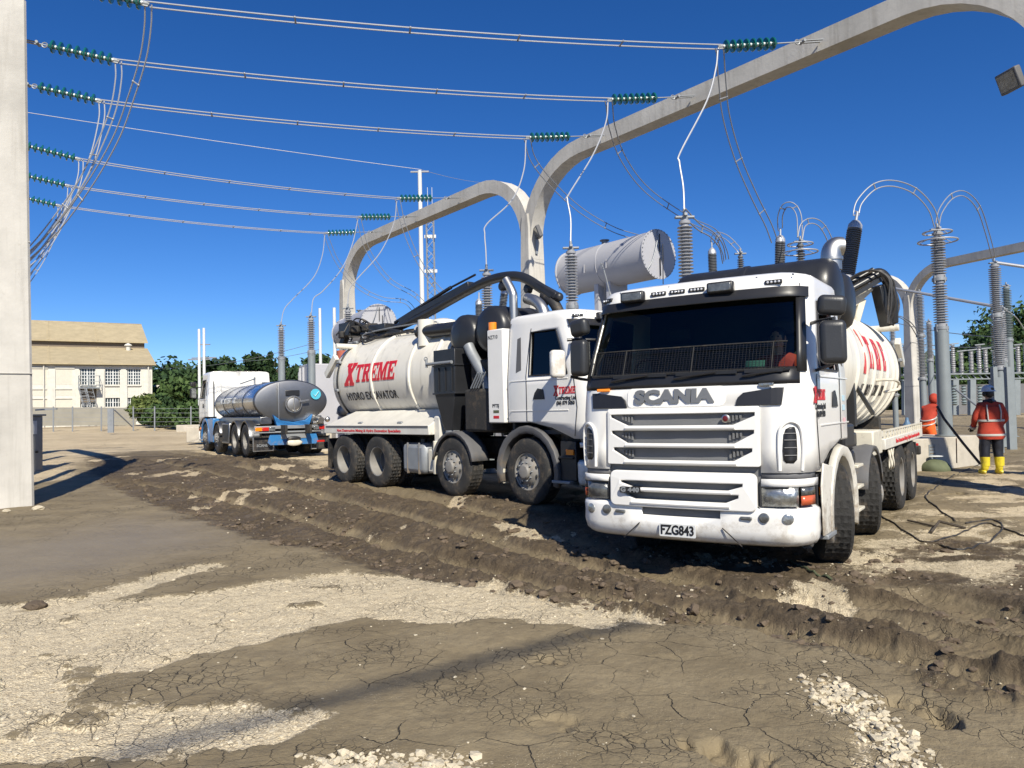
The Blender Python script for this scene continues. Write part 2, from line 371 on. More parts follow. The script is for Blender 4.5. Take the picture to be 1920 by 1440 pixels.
RUT = [(150,855),(250,848),(420,850),(620,880),(900,925),(1060,945),(1450,985),(1650,1010),(1760,990),(1920,1000),(2300,1000),(2300,1480),(1920,1335),(1700,1258),(1500,1218),(1340,1168),(1215,1163),(1040,1122),(870,1092),(700,1062),(480,1012),(330,967),(180,905)]
GRAV = [(-300,1170),(0,1138),(121,1126),(250,1090),(362,1059),(435,1055),(640,1066),(712,1071),(787,1074),(874,1087),(937,1095),(1012,1117),(1087,1125),(1215,1159),(1200,1166),(975,1172),(862,1167),(750,1164),(694,1157),(637,1172),(544,1190),(475,1214),(346,1228),(282,1247),(161,1263),(161,1283),(225,1311),(322,1323),(354,1329),(451,1327),(523,1339),(564,1349),(612,1351),(564,1383),(483,1407),(362,1420),(242,1418),(121,1420),(0,1428),(-300,1440)]
TONG = [(201,1136),(320,1095),(440,1058),(640,1050),(640,1073),(483,1090),(383,1118),(260,1130)]
SAND = [(-400,815),(60,803),(370,797),(620,800),(700,870),(620,882),(430,868),(330,858),(250,860),(180,870),(130,905),(-400,950)]
RIGHT = [(1560,1010),(1720,905),(1800,870),(2300,840),(2300,1010),(1920,1080),(1750,1075),(1600,1055)]
STONES = [(1503,1283),(1560,1278),(1650,1330),(1700,1370),(1750,1408),(1775,1460),(1670,1460),(1640,1400),(1590,1352),(1520,1312)]
STONE2 = [(560,1425),(700,1418),(880,1424),(900,1500),(560,1500)]
WET = [(-300,1010),(60,1010),(260,975),(400,985),(420,1010),(330,1045),(200,1075),(0,1110),(-300,1130)]
D_AX = Vector((.62, -.78))
RUTS = [([(170,905),(300,915),(430,938),(640,992),(860,1048),(1080,1092),(1300,1128),(1500,1180),(1720,1228),(1960,1300),(2200,1380)], .20, .13, .13),
        ([(260,872),(420,896),(640,938),(860,990),(1080,1040),(1300,1080),(1560,1112),(1760,1160),(1960,1222),(2300,1320)], .22, .15, .11),
        ([(300,858),(520,884),(760,925),(980,975),(1180,1035),(1400,1095),(1640,1150),(1960,1262)], .17, .10, .09),
        ([(420,878),(640,908),(820,945),(1000,985),(1150,1010)], .18, .10, .08),
        ([(1580,1058),(1700,1085),(1820,1120),(1960,1160),(2300,1250)], .22, .15, .12),
        ([(1500,1075),(1600,1100),(1760,1128),(1960,1185),(2300,1285)], .16, .09, .08)]
def line_sd(x, y, px):
    P = smooth_path([atz(a, b, 0.0) for a, b in px], 4); d = np.full(x.shape, 1e9); s = np.zeros(x.shape); sg = np.zeros(x.shape); L = 0
    for a, b in zip(P, P[1:]):
        ex_, ey_ = b.x-a.x, b.y-a.y; l2 = ex_*ex_+ey_*ey_+1e-9; t = np.clip(((x-a.x)*ex_+(y-a.y)*ey_)/l2, 0, 1); q = np.hypot(x-a.x-t*ex_, y-a.y-t*ey_); k = q < d
        d = np.where(k, q, d); s = np.where(k, L+t*math.sqrt(l2), s); sg = np.where(k, np.sign(ex_*(y-a.y)-ey_*(x-a.x)), sg); L += math.sqrt(l2)
    return d, s, sg, L
def ground_fields(x, y):
    wx = fbm(x, y, 1.3, 4, 5); wy = fbm(x, y, 1.3, 4, 15); fx = fbm(x, y, 7, 4, 33, .6); k = .26
    X, Y = x+wx*k+fx*.12, y+wy*k+fx*.12
    dist = np.sqrt(x*x+y*y); soft = .10+dist*.010
    s = lambda P: poly_sd(X, Y, P)
    def m(P, q=1.0): return sstep(s(P), -soft*q, soft*q)
    grav = m(GRAV)*(1-m(TONG))*(1-.6*sstep(fbm(x, y*1.3, 2.3, 5, 401, .6), .32, .52)); far = m(SAND, 3.0)
    right = m(RIGHT, 5.0)*sstep(fbm(x*.6, y, 2.2, 5, 41), -.25, .25)
    rut = sstep(s(RUT), -.12, .18)
    wet = m(WET, 5)
    patch = sstep(fbm(x, y*.55, 1.1, 5, 61), .28, .5)*rut*.8
    g = np.maximum.reduce([grav, far*(.75+.25*fbm(x, y, 1.5, 3, 8)), right*.75, patch, m(STONES)*.55, m(STONE2)*.45])
    farfade = sstep(dist, 30, 60); g = np.maximum(g, farfade*.45*(1+.6*fbm(x, y*.4, .25, 4, 71)))
    rut = rut*(1-.75*right)*(1-sstep(dist, 26, 36))
    return g, rut, wet, right
def ground_z(x, y, fields=None):
    x = np.asarray(x, float); y = np.asarray(y, float)
    g, rut, wet, right = fields if fields is not None else ground_fields(x, y)
    z = base_z(x, y)
    u = x*D_AX.x + y*D_AX.y; v = x*(-D_AX.y) + y*D_AX.x      # along / across the tracks
    v2 = v + .22*fbm(u, v, .35, 3, 90)
    lines = fbm(u*.16, v2*1.5, 1.0, 4, 101, .55)
    ridge = 1-np.abs(fbm(u*.22+5, v2*1.1, 1.0, 3, 111))*2.2
    lump = fbm(x, y, 3.2, 5, 121, .6); fine = fbm(x, y, 11, 4, 131, .6)
    r = .040*lines + .022*np.clip(ridge, -1, 1) + .024*lump + .024*fine*(1+np.clip(lump*2, 0, 1))
    gv = np.zeros_like(x); bv_ = np.zeros_like(x); tr = np.zeros_like(x)
    jx = x+.10*fbm(x, y, 1.6, 3, 301)+.03*fbm(x, y, 6, 3, 302); jy = y+.10*fbm(x, y, 1.6, 3, 303)+.03*fbm(x, y, 6, 3, 304)
    for k_, (px_, hw, dep, berm) in enumerate(RUTS):
        d, s, sg, L = line_sd(jx, jy, px_); end = sstep(s, 0, .8)*(1-sstep(s, L-.5, L)); mod = .55+.75*sstep(fbm(s*.8+9*k_, sg*3., 1.0, 3, 310+k_), -.35, .35)
        groove = np.exp(-(d/hw)**4); wall = np.exp(-((d-hw*1.75)/(hw*.55))**2)*mod*(1+.35*fine+.3*lump)*np.where(sg < 0, 1.25, .8)
        gv = np.maximum(gv, end*dep*groove*.8); bv_ = np.maximum(bv_, end*berm*.62*wall*(1-groove)); tr = tr + end*.008*groove*np.sin(s*2*math.pi/.085)*np.clip(1-d/hw, 0, 1); r = r*(1-.75*groove*end)
    z = z + rut*(.62*bv_*(1-sstep(gv, .01, .05)) - gv + tr - .03); _LAST['g'] = gv
    calm = .016*fbm(x, y, .9, 4, 151) + .012*fbm(x, y, 4.5, 5, 155, .6)*(1-wet)
    # boot prints and slumps in the near mud
    bp = fbm(x, y, 2.1, 4, 163); calm = calm - .07*sstep(bp, .34, .55)*(1+.5*fine)*(1-wet)*(1-g)*(sstep(x, -.3, 1.0))
    grv = .014*fbm(x, y, 5, 5, 171, .62) + .007*fbm(x, y, 22, 3, 181) + .012*fbm(x, y, 1.3, 3, 186)
    mudlayer = .022*(1-sstep(g, .3, .8))
    z = z + rut*r + (1-rut)*((1-g)*calm + g*grv) + mudlayer
    # flattened ground under each wheel row
    for (tx, ty, a, tz) in ((1.557,7.532,33.83,-.125),(2.132,11.579,-40.97,.07)):
        a = math.radians(a); bx, by = math.sin(a), math.cos(a); lx = (x-tx)*by*1.0 - (y-ty)*bx; ly = (x-tx)*bx + (y-ty)*by
        for sx in (-1.02, 1.02):
            on = np.exp(-((lx-sx)/.24)**4)*sstep(ly, .75, 1.15)*(1-sstep(ly, 8.2, 9.6))
            z = z*(1-on) + on*(tz+.012+.012*fbm(x, y, 8, 2, 9))
        body = sstep(ly, .3, .8)*(1-sstep(ly, 8.6, 9.6))*np.exp(-(lx/1.35)**8); z = np.minimum(z, z*(1-body)+body*np.minimum(z, tz+.13))
    # churned groove rolled out in front of the near wheels
    return z
_LAST = {}
def gz(x, y): return float(ground_z(np.array([x]), np.array([y]))[0])
def build_ground():
    # fan of rings round the viewpoint: fine where the photograph looks closely, coarse elsewhere
    A = np.concatenate([np.linspace(-180, -44, 34)[:-1], np.linspace(-44, 44, 1080), np.linspace(44, 180, 34)[1:]])*math.pi/180
    R = np.concatenate([[.05, .8, 1.6, 2.3], np.geomspace(2.7, 30, 560), np.geomspace(30, 120, 60)[1:], np.geomspace(120, 4000, 16)[1:]])
    aa, rr = np.meshgrid(A, R); x = (rr*np.sin(aa)).ravel(); y = (rr*np.cos(aa)).ravel()
    F = ground_fields(x, y); z = ground_z(x, y, F); F = (F[0], F[1]*(1-.72*sstep(_LAST['g'], .02, .07)), F[2], F[3])
    n, k = len(R), len(A); me = bpy.data.meshes.new('ground')
    i = np.arange((n-1)*(k-1)); r_ = i//(k-1); c_ = i % (k-1); q = np.stack([r_*k+c_, r_*k+c_+1, (r_+1)*k+c_+1, (r_+1)*k+c_], 1)[:, ::-1]
    me.vertices.add(n*k); me.vertices.foreach_set('co', np.stack([x, y, z], 1).ravel())
    me.loops.add(q.size); me.loops.foreach_set('vertex_index', q.ravel().astype(np.int32))
    me.polygons.add(len(q)); me.polygons.foreach_set('loop_start', np.arange(0, q.size, 4, dtype=np.int32)); me.polygons.foreach_set('use_smooth', np.ones(len(q), bool))
    me.update(calc_edges=True)
    ca = me.color_attributes.new('zone', 'FLOAT_COLOR', 'POINT')
    ca.data.foreach_set('color', np.stack([F[0], F[1], F[2], np.ones_like(x)], 1).ravel().astype(np.float32))
    m = bpy.data.materials.new('mud_and_limestone_ground'); m.use_nodes = True; nt = m.node_tree; B = nt.nodes['Principled BSDF']; L = nt.links.new
    at_ = _n(nt, 'ShaderNodeVertexColor'); at_.layer_name = 'zone'; sp = _n(nt, 'ShaderNodeSeparateColor'); L(at_.outputs[0], sp.inputs[0])
    tc = _n(nt, 'ShaderNodeTexCoord'); P = tc.outputs['Object']
    def N(sc, det=6, ro=.6, vec=P): q = _n(nt, 'ShaderNodeTexNoise', Scale=sc, Detail=det, Roughness=ro); L(vec, q.inputs['Vector']); return q.outputs[0]
    def mr(v, a, b, c=0., d=1.):
        q = _n(nt, 'ShaderNodeMapRange'); L(v, q.inputs[0])
        for k_, t in zip((1,2,3,4), (a,b,c,d)): q.inputs[k_].default_value = t
        return q.outputs[0]
    def ma(op, a, b=None):
        q = _n(nt, 'ShaderNodeMath', operation=op)
        for k_, t in enumerate((a, b)):
            if t is None: continue
            if isinstance(t, (int, float)): q.inputs[k_].default_value = t
            else: L(t, q.inputs[k_])
        return q.outputs[0]
    def mix(f, a, b):
        q = _n(nt, 'ShaderNodeMix', data_type='RGBA')
        if isinstance(f, float): q.inputs[0].default_value = f
        else: L(f, q.inputs[0])
        for k_, t in ((6, a), (7, b)):
            if isinstance(t, tuple): q.inputs[k_].default_value = (*t, 1)
            else: L(t, q.inputs[k_])
        return q.outputs[2]
    ms = _n(nt, 'ShaderNodeMapping'); ms.inputs['Rotation'].default_value = (0, 0, math.atan2(.78, .62)); ms.inputs['Scale'].default_value = (.35, 2.2, 1); L(P, ms.inputs[0]); n5 = N(3.0, 8, .7, ms.outputs[0]); n1 = N(1.3, 8); n2 = N(14, 6, .7); n3 = N(60, 4, .6); n4 = N(.35, 4)
    # cracks: two nets of cells, bent by noise
    wn = _n(nt, 'ShaderNodeTexNoise', Scale=2.2, Detail=5.0, Roughness=.62); L(P, wn.inputs['Vector'])
    vm = _n(nt, 'ShaderNodeVectorMath', operation='MULTIPLY_ADD'); L(wn.outputs['Color'], vm.inputs[0]); vm.inputs[1].default_value = (.20,.20,0); L(P, vm.inputs[2])
    def crack(sc, wd):
        v = _n(nt, 'ShaderNodeTexVoronoi', feature='DISTANCE_TO_EDGE', voronoi_dimensions='2D', Scale=sc); L(vm.outputs[0], v.inputs['Vector']); return mr(v.outputs['Distance'], 0, wd, 1, 0)
    c1 = ma('MULTIPLY', crack(2.9, .013), mr(N(1.1, 4), .46, .58)); c2 = ma('MULTIPLY', crack(7.0, .024), mr(N(.8, 4), .50, .62)); c3 = ma('MULTIPLY', crack(15, .05), mr(N(1.6, 3), .50, .64, 0, .6))
    cr = ma('MAXIMUM', ma('MAXIMUM', c1, c2), c3); cr = ma('MULTIPLY', cr, mr(sp.outputs[2], 0, 1, 1, .1)); cr = ma('MULTIPLY', cr, mr(sp.outputs[1], 0, 1, 1, .25))
    mud = mix(mr(n1, .32, .68), (.175,.138,.080), (.280,.226,.138)); mud = mix(mr(n2, .3, .75, 0, .5), mud, (.130,.098,.057)); mud = mix(mr(sp.outputs[2], 0, 1, 0, .55), mud, (.225,.186,.130))
    rutc = mix(mr(n2, .3, .7), (.054,.037,.021), (.180,.134,.078)); rutc = mix(mr(n1, .42, .6, 0, .7), rutc, (.155,.117,.074)); rutc = mix(mr(n5, .42, .62, 0, .75), rutc, (.065,.046,.029)); rutc = mix(mr(n5, .60, .72, 0, .6), rutc, (.235,.19,.125))
    soil = mix(sp.outputs[1], mud, rutc)
    soil = mix(mr(cr, 0, 1, 0, .88), soil, (.030,.022,.016))
    pv = _n(nt, 'ShaderNodeTexVoronoi', Scale=75.0); L(P, pv.inputs['Vector']); pv2 = _n(nt, 'ShaderNodeTexVoronoi', Scale=150.0); L(P, pv2.inputs['Vector'])
    gr = mix(mr(pv.outputs['Distance'], .15, .75), (.74,.645,.46), (.52,.43,.285)); gr = mix(mr(n1, .35, .7, 0, .5), gr, (.60,.50,.335)); gr = mix(mr(n2, .54, .68, 0, .60), gr, (.30,.235,.15)); gr = mix(mr(N(26, 5, .75), .56, .66, 0, .75), gr, (.17,.13,.085))
    gr = mix(mr(pv2.outputs['Distance'], .45, .8, 0, .45), gr, (.20,.16,.11)); gr = mix(mr(c2, 0, 1, 0, .5), gr, (.14,.105,.07))
    yy = _n(nt, 'ShaderNodeSeparateXYZ'); L(P, yy.inputs[0]); gr = mix(mr(yy.outputs[1], 9, 16, 0, .75), gr, mix(mr(n4, .35, .65), (.56,.45,.29), (.40,.31,.195)))
    e = ma('ADD', sp.outputs[0], ma('MULTIPLY', ma('SUBTRACT', ma('ADD', ma('MULTIPLY', n2, .6), ma('MULTIPLY', n3, .4)), .5), 2.4))
    gf = mr(e, .40, .60)
    scat = ma('MULTIPLY', mr(pv.outputs['Distance'], .13, .2, 1, 0), mr(N(2.3, 3), .52, .66, 0, 1)); film = mr(N(3.1, 7, .7), .60, .74, 0, .8); gf = ma('MULTIPLY', gf, ma('SUBTRACT', 1.0, film)); gf = ma('MAXIMUM', gf, ma('MULTIPLY', scat, .85))
    L(mix(gf, soil, gr), B.inputs['Base Color'])
    ro = mr(sp.outputs[2], 0, 1, .78, .50); ro = ma('MAXIMUM', ro, mr(gf, 0, 1, 0, .9)); ro = ma('SUBTRACT', ro, ma('MULTIPLY', sp.outputs[1], mr(n1, .55, .7, 0, .22))); L(ro, B.inputs['Roughness']); B.inputs['Specular IOR Level'].default_value = .35
    h = ma('ADD', ma('MULTIPLY', ma('MULTIPLY', pv.outputs['Distance'], -.008), gf), ma('MULTIPLY', n2, .017)); h = ma('ADD', h, ma('MULTIPLY', n3, .004)); h = ma('SUBTRACT', h, ma('MULTIPLY', cr, .022))
    h = ma('ADD', h, ma('MULTIPLY', ma('MULTIPLY', N(9, 8, .75), sp.outputs[1]), .075))
    bu = _n(nt, 'ShaderNodeBump'); bu.inputs['Strength'].default_value = .9; bu.inputs['Distance'].default_value = 1.0; L(h, bu.inputs['Height']); L(bu.outputs[0], B.inputs['Normal'])
    me.materials.append(m); o = link('ground', me); tag(o, kind='structure')
build_ground()

def scatter(name, label, count, accept, smin, smax, m, seed, flat=.7, sink=.3, sub=1, jitter=.28):
    rs = np.random.RandomState(seed); bm = bmesh.new(); bmesh.ops.create_icosphere(bm, subdivisions=sub, radius=1); bv = np.array([v.co[:] for v in bm.verts]); bf = np.array([[v.index for v in f.verts] for f in bm.faces]); bm.free()
    pts = accept(rs, count); n = len(pts)
    zz = ground_z(pts[:, 0], pts[:, 1]); s = smin*(smax/smin)**(rs.rand(n)**2.0)
    V = bv[None]*(1+jitter*(rs.rand(n, len(bv), 1)-.5)*2); V = V*np.stack([s*(.8+.5*rs.rand(n)), s*(.8+.5*rs.rand(n)), s*flat*(.7+.5*rs.rand(n))], 1)[:, None]
    a = rs.rand(n)*6.28; c, q = np.cos(a)[:, None], np.sin(a)[:, None]; V = np.stack([V[..., 0]*c-V[..., 1]*q, V[..., 0]*q+V[..., 1]*c, V[..., 2]], -1)
    V = V + np.stack([pts[:, 0], pts[:, 1], zz+s*flat*(1-2*sink)], 1)[:, None]
    Fc = (bf[None]+(np.arange(n)*len(bv))[:, None, None]).reshape(-1, 3)
    me = bpy.data.meshes.new(name); me.from_pydata(V.reshape(-1, 3).tolist(), [], Fc.tolist()); me.materials.append(m)
    o = link(name, me); tag(o, label, name.replace('_', ' '), kind='stuff'); return o
def fan_points(rs, n, r0, r1, a0=-38, a1=38):
    r = r0*(r1/r0)**rs.rand(n); a = np.radians(a0+(a1-a0)*rs.rand(n)); return np.stack([r*np.sin(a), r*np.cos(a)], 1)
def acc_gravel(rs, n):
    p = fan_points(rs, n*3, 3.3, 9); g, r, w_, ri = ground_fields(p[:, 0], p[:, 1]); return p[rs.rand(len(p)) < g**2*.5+.012][:n]
def acc_stones(rs, n):
    p = fan_points(rs, 60000, 3.2, 6); k = np.maximum(poly_sd(p[:, 0], p[:, 1], STONES), poly_sd(p[:, 0], p[:, 1], STONE2)-.05); return p[k+(rs.rand(len(p))-.75)*.22+.10*fbm(p[:,0], p[:,1], 5, 3, 77) > 0][:n]
def acc_rut(rs, n):
    p = fan_points(rs, n*8, 4.2, 22); g, r, w_, ri = ground_fields(p[:, 0], p[:, 1]); f = fbm(p[:, 0], p[:, 1], 1.2, 3, 201); k = sstep(poly_sd(p[:, 0], p[:, 1], RUT), 0, .1)*(1-sstep(poly_sd(p[:, 0], p[:, 1], RUT), .3, .6)); return p[rs.rand(len(p)) < r*(.06+.5*sstep(f, .1, .5)+.25*k)][:n]
scatter('gravel', 'pale limestone chips scattered over the trampled gravel patches', 4200, acc_gravel, .004, .016, M_['stone'], 11, flat=.55, sink=.45, jitter=.45)
scatter('crushed_stone', 'whitish crushed stone spilled in two heaps at the near edge of the mud', 3400, acc_stones, .005, .028, M_['stone'], 12, flat=.7, sink=.42, jitter=.5)
scatter('mud_clods', 'dark brown mud clods thrown up along the wheel ruts', 5600, acc_rut, .006, .058, M_['clod'], 13, flat=.65, sink=.42, sub=2, jitter=.28)
scatter('rut_gravel', 'small pale stones lying in the churned ruts', 1500, acc_rut, .004, .015, M_['stone'], 14, jitter=.45)

# ------------------------------------------------------------------ wheels (axis = +X, outer face at x = 0, centre at origin)
def _treadmod(R, lug):
    def f(i, j, n): return 0
    return f
def tyre_mesh(wd, lug, m):
    b = MB(); n = 88; R = .525
    prof = [(.288,-.012),(.30,.004),(.36,.010),(.42,.012),(.470,.002),(.498,-.016),(.515,-.034)]
    k = 7; xs = [-.04 - (wd-.08)*i/k for i in range(k+1)]
    for i, x in enumerate(xs): prof.append((R-.004, x))
    prof += [(.515,-wd+.034),(.495,-wd+.014),(.42,-wd-.01),(.32,-wd-.004),(.288,-wd+.01)]
    def mod(i, j, nn):
        if 6 <= i <= 6+k+2:
            ph = (j + (i % 2)*2) % 4
            sh = 1 if 7 < i < 6+k+1 else .7
            return -lug*sh if ph < 1 else (0 if (i != 10 and i != 11) else -lug*.25)
        return 0
    b.lathe(prof, (0,0,0), (1,0,0), n, closed=True, mod=mod)
    return b.mesh('tyre', m, True, 28)
def front_rim_mesh(m):
    b = MB(); b.lathe([(.288,-.03),(.292,-.005),(.275,-.012),(.262,-.05),(.245,-.055),(.215,-.02),(.175,.012),(.150,.030),(.118,.034),(.118,.060),(.095,.085),(.06,.092),(0,.093)], (0,0,0), (1,0,0), 40)
    return b.mesh('wheel', m, True, 30)
def front_bolts_mesh(m):
    b = MB()
    for i in range(10):
        a = i*2*math.pi/10; c = Vector((0, .148*math.cos(a), .148*math.sin(a))); b.cyl(c+Vector((.02,0,0)), c+Vector((.062,0,0)), .014, .011, 6)
    return b.mesh('wheel_nuts', m, True, 30)
def front_holes_mesh(m):
    b = MB()
    for i in range(10):
        a = (i+.5)*2*math.pi/10; c = Vector((-.004, .222*math.cos(a), .222*math.sin(a))); b.ball(c, .012, .026, .026, 8, 5)
    return b.mesh('hand_holes', m)
def rear_rim_mesh(m):
    b = MB(); b.lathe([(.288,-.03),(.294,-.004),(.278,-.008),(.272,-.05),(.262,-.10),(.258,-.225),(.245,-.24)], (0,0,0), (1,0,0), 40, cap=False)
    return b.mesh('wheel', m, True, 30)
def rear_disc_mesh():
    b = MB(); b.lathe([(.25,-.235),(.235,-.25),(.16,-.262),(.14,-.26),(.135,-.17),(.115,-.145),(.08,-.135),(0,-.132)], (0,0,0), (1,0,0), 36)
    return b.mesh('wheel_disc', M_['inner'], True, 30)  # near-black disc colour stands in for shade inside the deep rim
RDISC = rear_disc_mesh()
WH = {}
for key, rm, tm in (('a', M_['rim'], M_['rubber']), ('b', M_['rimcream'], M_['rubber']), ('c', M_['rim'], M_['rubber2'])):
    WH[key] = dict(ft=tyre_mesh(.31, .018, tm), rt=tyre_mesh(.30, .026, tm), fr=front_rim_mesh(rm), rr=rear_rim_mesh(rm), nuts=front_bolts_mesh(M_['galv']), holes=front_holes_mesh(M_['inner']))
def wheel(root, side, ly, key, rear=False, steer=0.0, lx=1.2, z=.52):
    W = WH[key]; R = Matrix.Rotation(0 if side > 0 else math.pi, 4, 'Z')
    o = link('wheel', W['rr' if rear else 'fr'], root)
    c = Vector((side*(lx-.15), ly, z))
    o.matrix_local = Matrix.Translation(c) @ Matrix.Rotation(steer, 4, 'Z') @ Matrix.Translation((side*.15, 0, 0)) @ R @ Matrix.Rotation(random.random()*.6, 4, 'X')
    link('tyre', W['rt' if rear else 'ft'], o)
    if rear:
        link('wheel_disc', RDISC, o); t = link('tyre', W['rt'], o); t.location = (-.335, 0, 0)
        nn = link('wheel_nuts', W['nuts'], o); nn.location = (-.275, 0, 0); nn['kind'] = 'stuff'
    else:
        link('wheel_nuts', W['nuts'], o)['kind'] = 'stuff'; link('hand_holes', W['holes'], o)['kind'] = 'stuff'
    return o

# ------------------------------------------------------------------ cab (x left, y backward, z up; front bumper at y = 0)
def itp(z, tab):
    for (a, b), (c, d) in zip(tab, tab[1:]):
        if z <= c: return b + (d-b)*max(0, (z-a))/(c-a)
    return tab[-1][1]
FRONT = [(.3,.06),(.45,.0),(.9,.0),(1.05,.02),(1.6,.035),(1.85,.08),(2.0,.13),(2.72,.43),(2.82,.455),(2.91,.485),(2.95,.53),(2.985,.66),(3.0,.95)]
HALFW = [(.3,1.19),(1.9,1.2),(2.0,1.195),(2.72,1.13),(2.91,1.115),(2.95,1.09),(2.985,1.0),(3.0,.8)]
def outline(z, rear=2.03):
    f = itp(z, FRONT); W = itp(z, HALFW); k = W/1.2; P = []
    for x in (0, .2, .4, .6, .78): P.append((x*k, f + .055*(x/.9)**2))
    cx, cr = .90*k, .40
    y0 = f + .055*(.9/.9)**2
    for t in (0, .25, .5, .75, 1.0):
        a = t*math.pi/2; P.append((cx + (W-cx)*math.sin(a), y0 + (cr-.055)*(1-math.cos(a))))
    ys = f + cr
    ws = ys + .10
    for y in (ws, ws+(1.47-ws)*.5, 1.47, 1.55, rear-.14): P.append((W, y))
    P.append((W-.03, rear-.03)); P.append((W-.12, rear)); P.append((.5*k, rear)); P.append((0, rear))
    return P       # index 0..18 : 0-4 front, 5-9 corner, 10-12 window span, 13 rear part, 14.., 18 rear centre
def shell(levels, drop, rear=2.03, cols=None, zf=None):
    b = MB(); rows = []
    for z in levels:
        P = outline(z, rear); full = [(-x, y) for x, y in P[::-1][:-1]] + P
        rows.append([(x, y, zf(x, y, z) if zf else z) for x, y in full])
    n = len(rows[0]); vs = [p for r in rows for p in r]; fs = []
    for i in range(len(rows)-1):
        for j in range(n-1):
            c = abs(j + .5 - 18); ci = int(c)        # segment between outline index ci and ci+1
            if drop(ci, i, 1 if j >= 18 else -1): continue
            fs.append((i*n+j, i*n+j+1, (i+1)*n+j+1, (i+1)*n+j))
    b.add(vs, fs); return b, rows
LV = [1.04, 1.27, 1.6, 1.85, 2.0, 2.35, 2.68, 2.72, 2.82, 2.91, 2.95, 2.985, 3.0]
def cab(root, white, opt):
    W = white
    def zf(x, y, z):
        if z < 1.1:                                   # lower edge of the side rises behind the front wheel arch
            return 1.04 if y < .62 else 1.04 + .24*min(1, (y-.62)/.55)
        if abs(z-1.27) < .01: return 1.30 if y > .9 else 1.27
        return z
    def drop(ci, i, sd):
        z = LV[i]
        if 2.0 <= z < 2.72 and ci <= 6: return True                       # windscreen
        if 2.0 <= z < 2.68 and ci in (10, 11): return True                # side windows
        if ci <= 3 and z < 1.6: return True                                # grille opening
        return False
    b, rows = shell(LV, drop, 2.03, zf=zf)
    top = rows[-1]; n = len(top)
    b.add(top, [tuple(range(n))])
    b.obj('cab_body', W, root, solid=.03, sharp=38)
    f = MB(); f.box(-1.12, 1.12, .55, 2.0, 1.10, 1.16); f.box(-1.1, 1.1, 1.93, 1.985, 1.16, 2.86); f.box(-1.05, 1.05, .62, 1.95, 2.80, 2.84)
    f.box(-1.08, 1.08, .30, .62, 1.20, 1.93); f.obj('cab_lining', M_['inner'], root)
    # windscreen and side glass follow the same outline, set a little inside
    def pane(name, cs, zs, ins, m, sd=0, ztop=None):
        g = MB(); R = []
        for z in zs:
            P = outline(z); pts = []
            for c in cs:
                i = abs(c); x, y = P[i]; q = (P[i+1][0]-P[i-1][0], P[i+1][1]-P[i-1][1]) if 0 < i < 18 else (1, 0)
                if i == 0: q = (1, 0)
                L = math.hypot(*q); nx, ny = -q[1]/L, q[0]/L                  # inward
                x, y = x+nx*ins*(1 if i else 0), y+ny*ins
                pts.append((math.copysign(x, c if c else 1), y, z))
            R.append(pts)
        g.sheet(R); return g.obj(name, m, root, sharp=60)
    cs = list(range(-7, 8)); zs = [1.985, 2.2, 2.4, 2.6, 2.74]
    pane('windscreen', cs, zs, .020, M_['glass'])
    q = MB(); q.sheet([[(x, itp(z, FRONT)+.055*(x/.9)**2+.026, z) for x in (.62,.70,.80)] for z in (2.03,2.09)]); q.obj('windscreen_sticker', mat('pale_green_sticker_'+opt['key'], (.25,.42,.36), .6), root)
    for sd in (-1, 1):
        if opt.get('open_window') == sd:
            pane('side_window', [sd*c for c in (10, 11, 12)], [1.98, 2.03], .03, M_['glass2'])
        else: pane('side_window', [sd*c for c in (10, 11, 12)], [1.98, 2.3, 2.70], .03, M_['glass2'])
        # black rubber frame of the side window
        fr = MB(); pts = []
        for z, c in ((2.0,10),(2.35,10),(2.68,10),(2.68,11),(2.68,12),(2.35,12),(2.0,12),(2.0,11),(2.0,10)):
            x, y = outline(z)[c]; pts.append((sd*(x+.002), y, z))
        fr.tube(pts, .013, 6); fr.obj('window_seal', M_['black'], root)
    # black surround of the windscreen : pillars, scuttle, sun visor
    for sd in (-1, 1):
        p = MB(); R = []
        for z in (1.97, 2.2, 2.45, 2.76):
            P = outline(z); a, c = P[6], P[7]; e_ = (a[0]*.35+c[0]*.65, a[1]*.35+c[1]*.65); R.append([(sd*(q[0]+.006), q[1]-.006, z) for q in (e_, P[7], ((P[7][0]+P[8][0])/2, (P[7][1]+P[8][1])/2))])
        p.sheet(R); p.obj('screen_pillar', M_['black'], root, solid=-.012)
    s = MB(); R = []
    for z, o in ((1.86,.006),(1.90,.022),(1.99,.022),(2.02,-.01)):
        P = outline(z); F = [(-x, y) for x, y in P[7:0:-1]] + P[:8]; R.append([(x*1.0, y-o, z) for x, y in F])
    s.sheet(R); s.obj('scuttle_panel', M_['black'], root, solid=.01)
    v = MB(); R = []
    for z, o in ((2.815,.006),(2.810,.030),(2.76,.045),(2.715,.052),(2.705,.045),(2.715,-.005)):
        P = outline(z); F = [(-x, y) for x, y in P[8:0:-1]] + P[:9]; R.append([(x*(1+.012*(o > .02)), y-o, z) for x, y in F])
    v.sheet(R); v.obj('sun_visor', M_['black'], root, sharp=50)
    # wire stone guard over the lower part of the screen
    gd = MB()
    def sp(u, z, o=.045): P = outline(z); xs = [q[0] for q in P[:8]]; a = abs(u); i = max(k for k in range(7) if xs[k] <= a+1e-6) if a > 0 else 0; t = (a-xs[i])/(xs[i+1]-xs[i]); return (u, P[i][1]+(P[i+1][1]-P[i][1])*t - o, z)
    for z in (2.0, 2.26): gd.tube([sp(u/10, z) for u in range(-10, 11)], .007, 6)
    for u in (-1.0, -.62, .12, .88): gd.tube([sp(u, 2.0), sp(u, 2.26)], .006, 5)
    go = gd.obj('stone_guard', M_['rubber2'], root)
    wi = MB(); k = 62
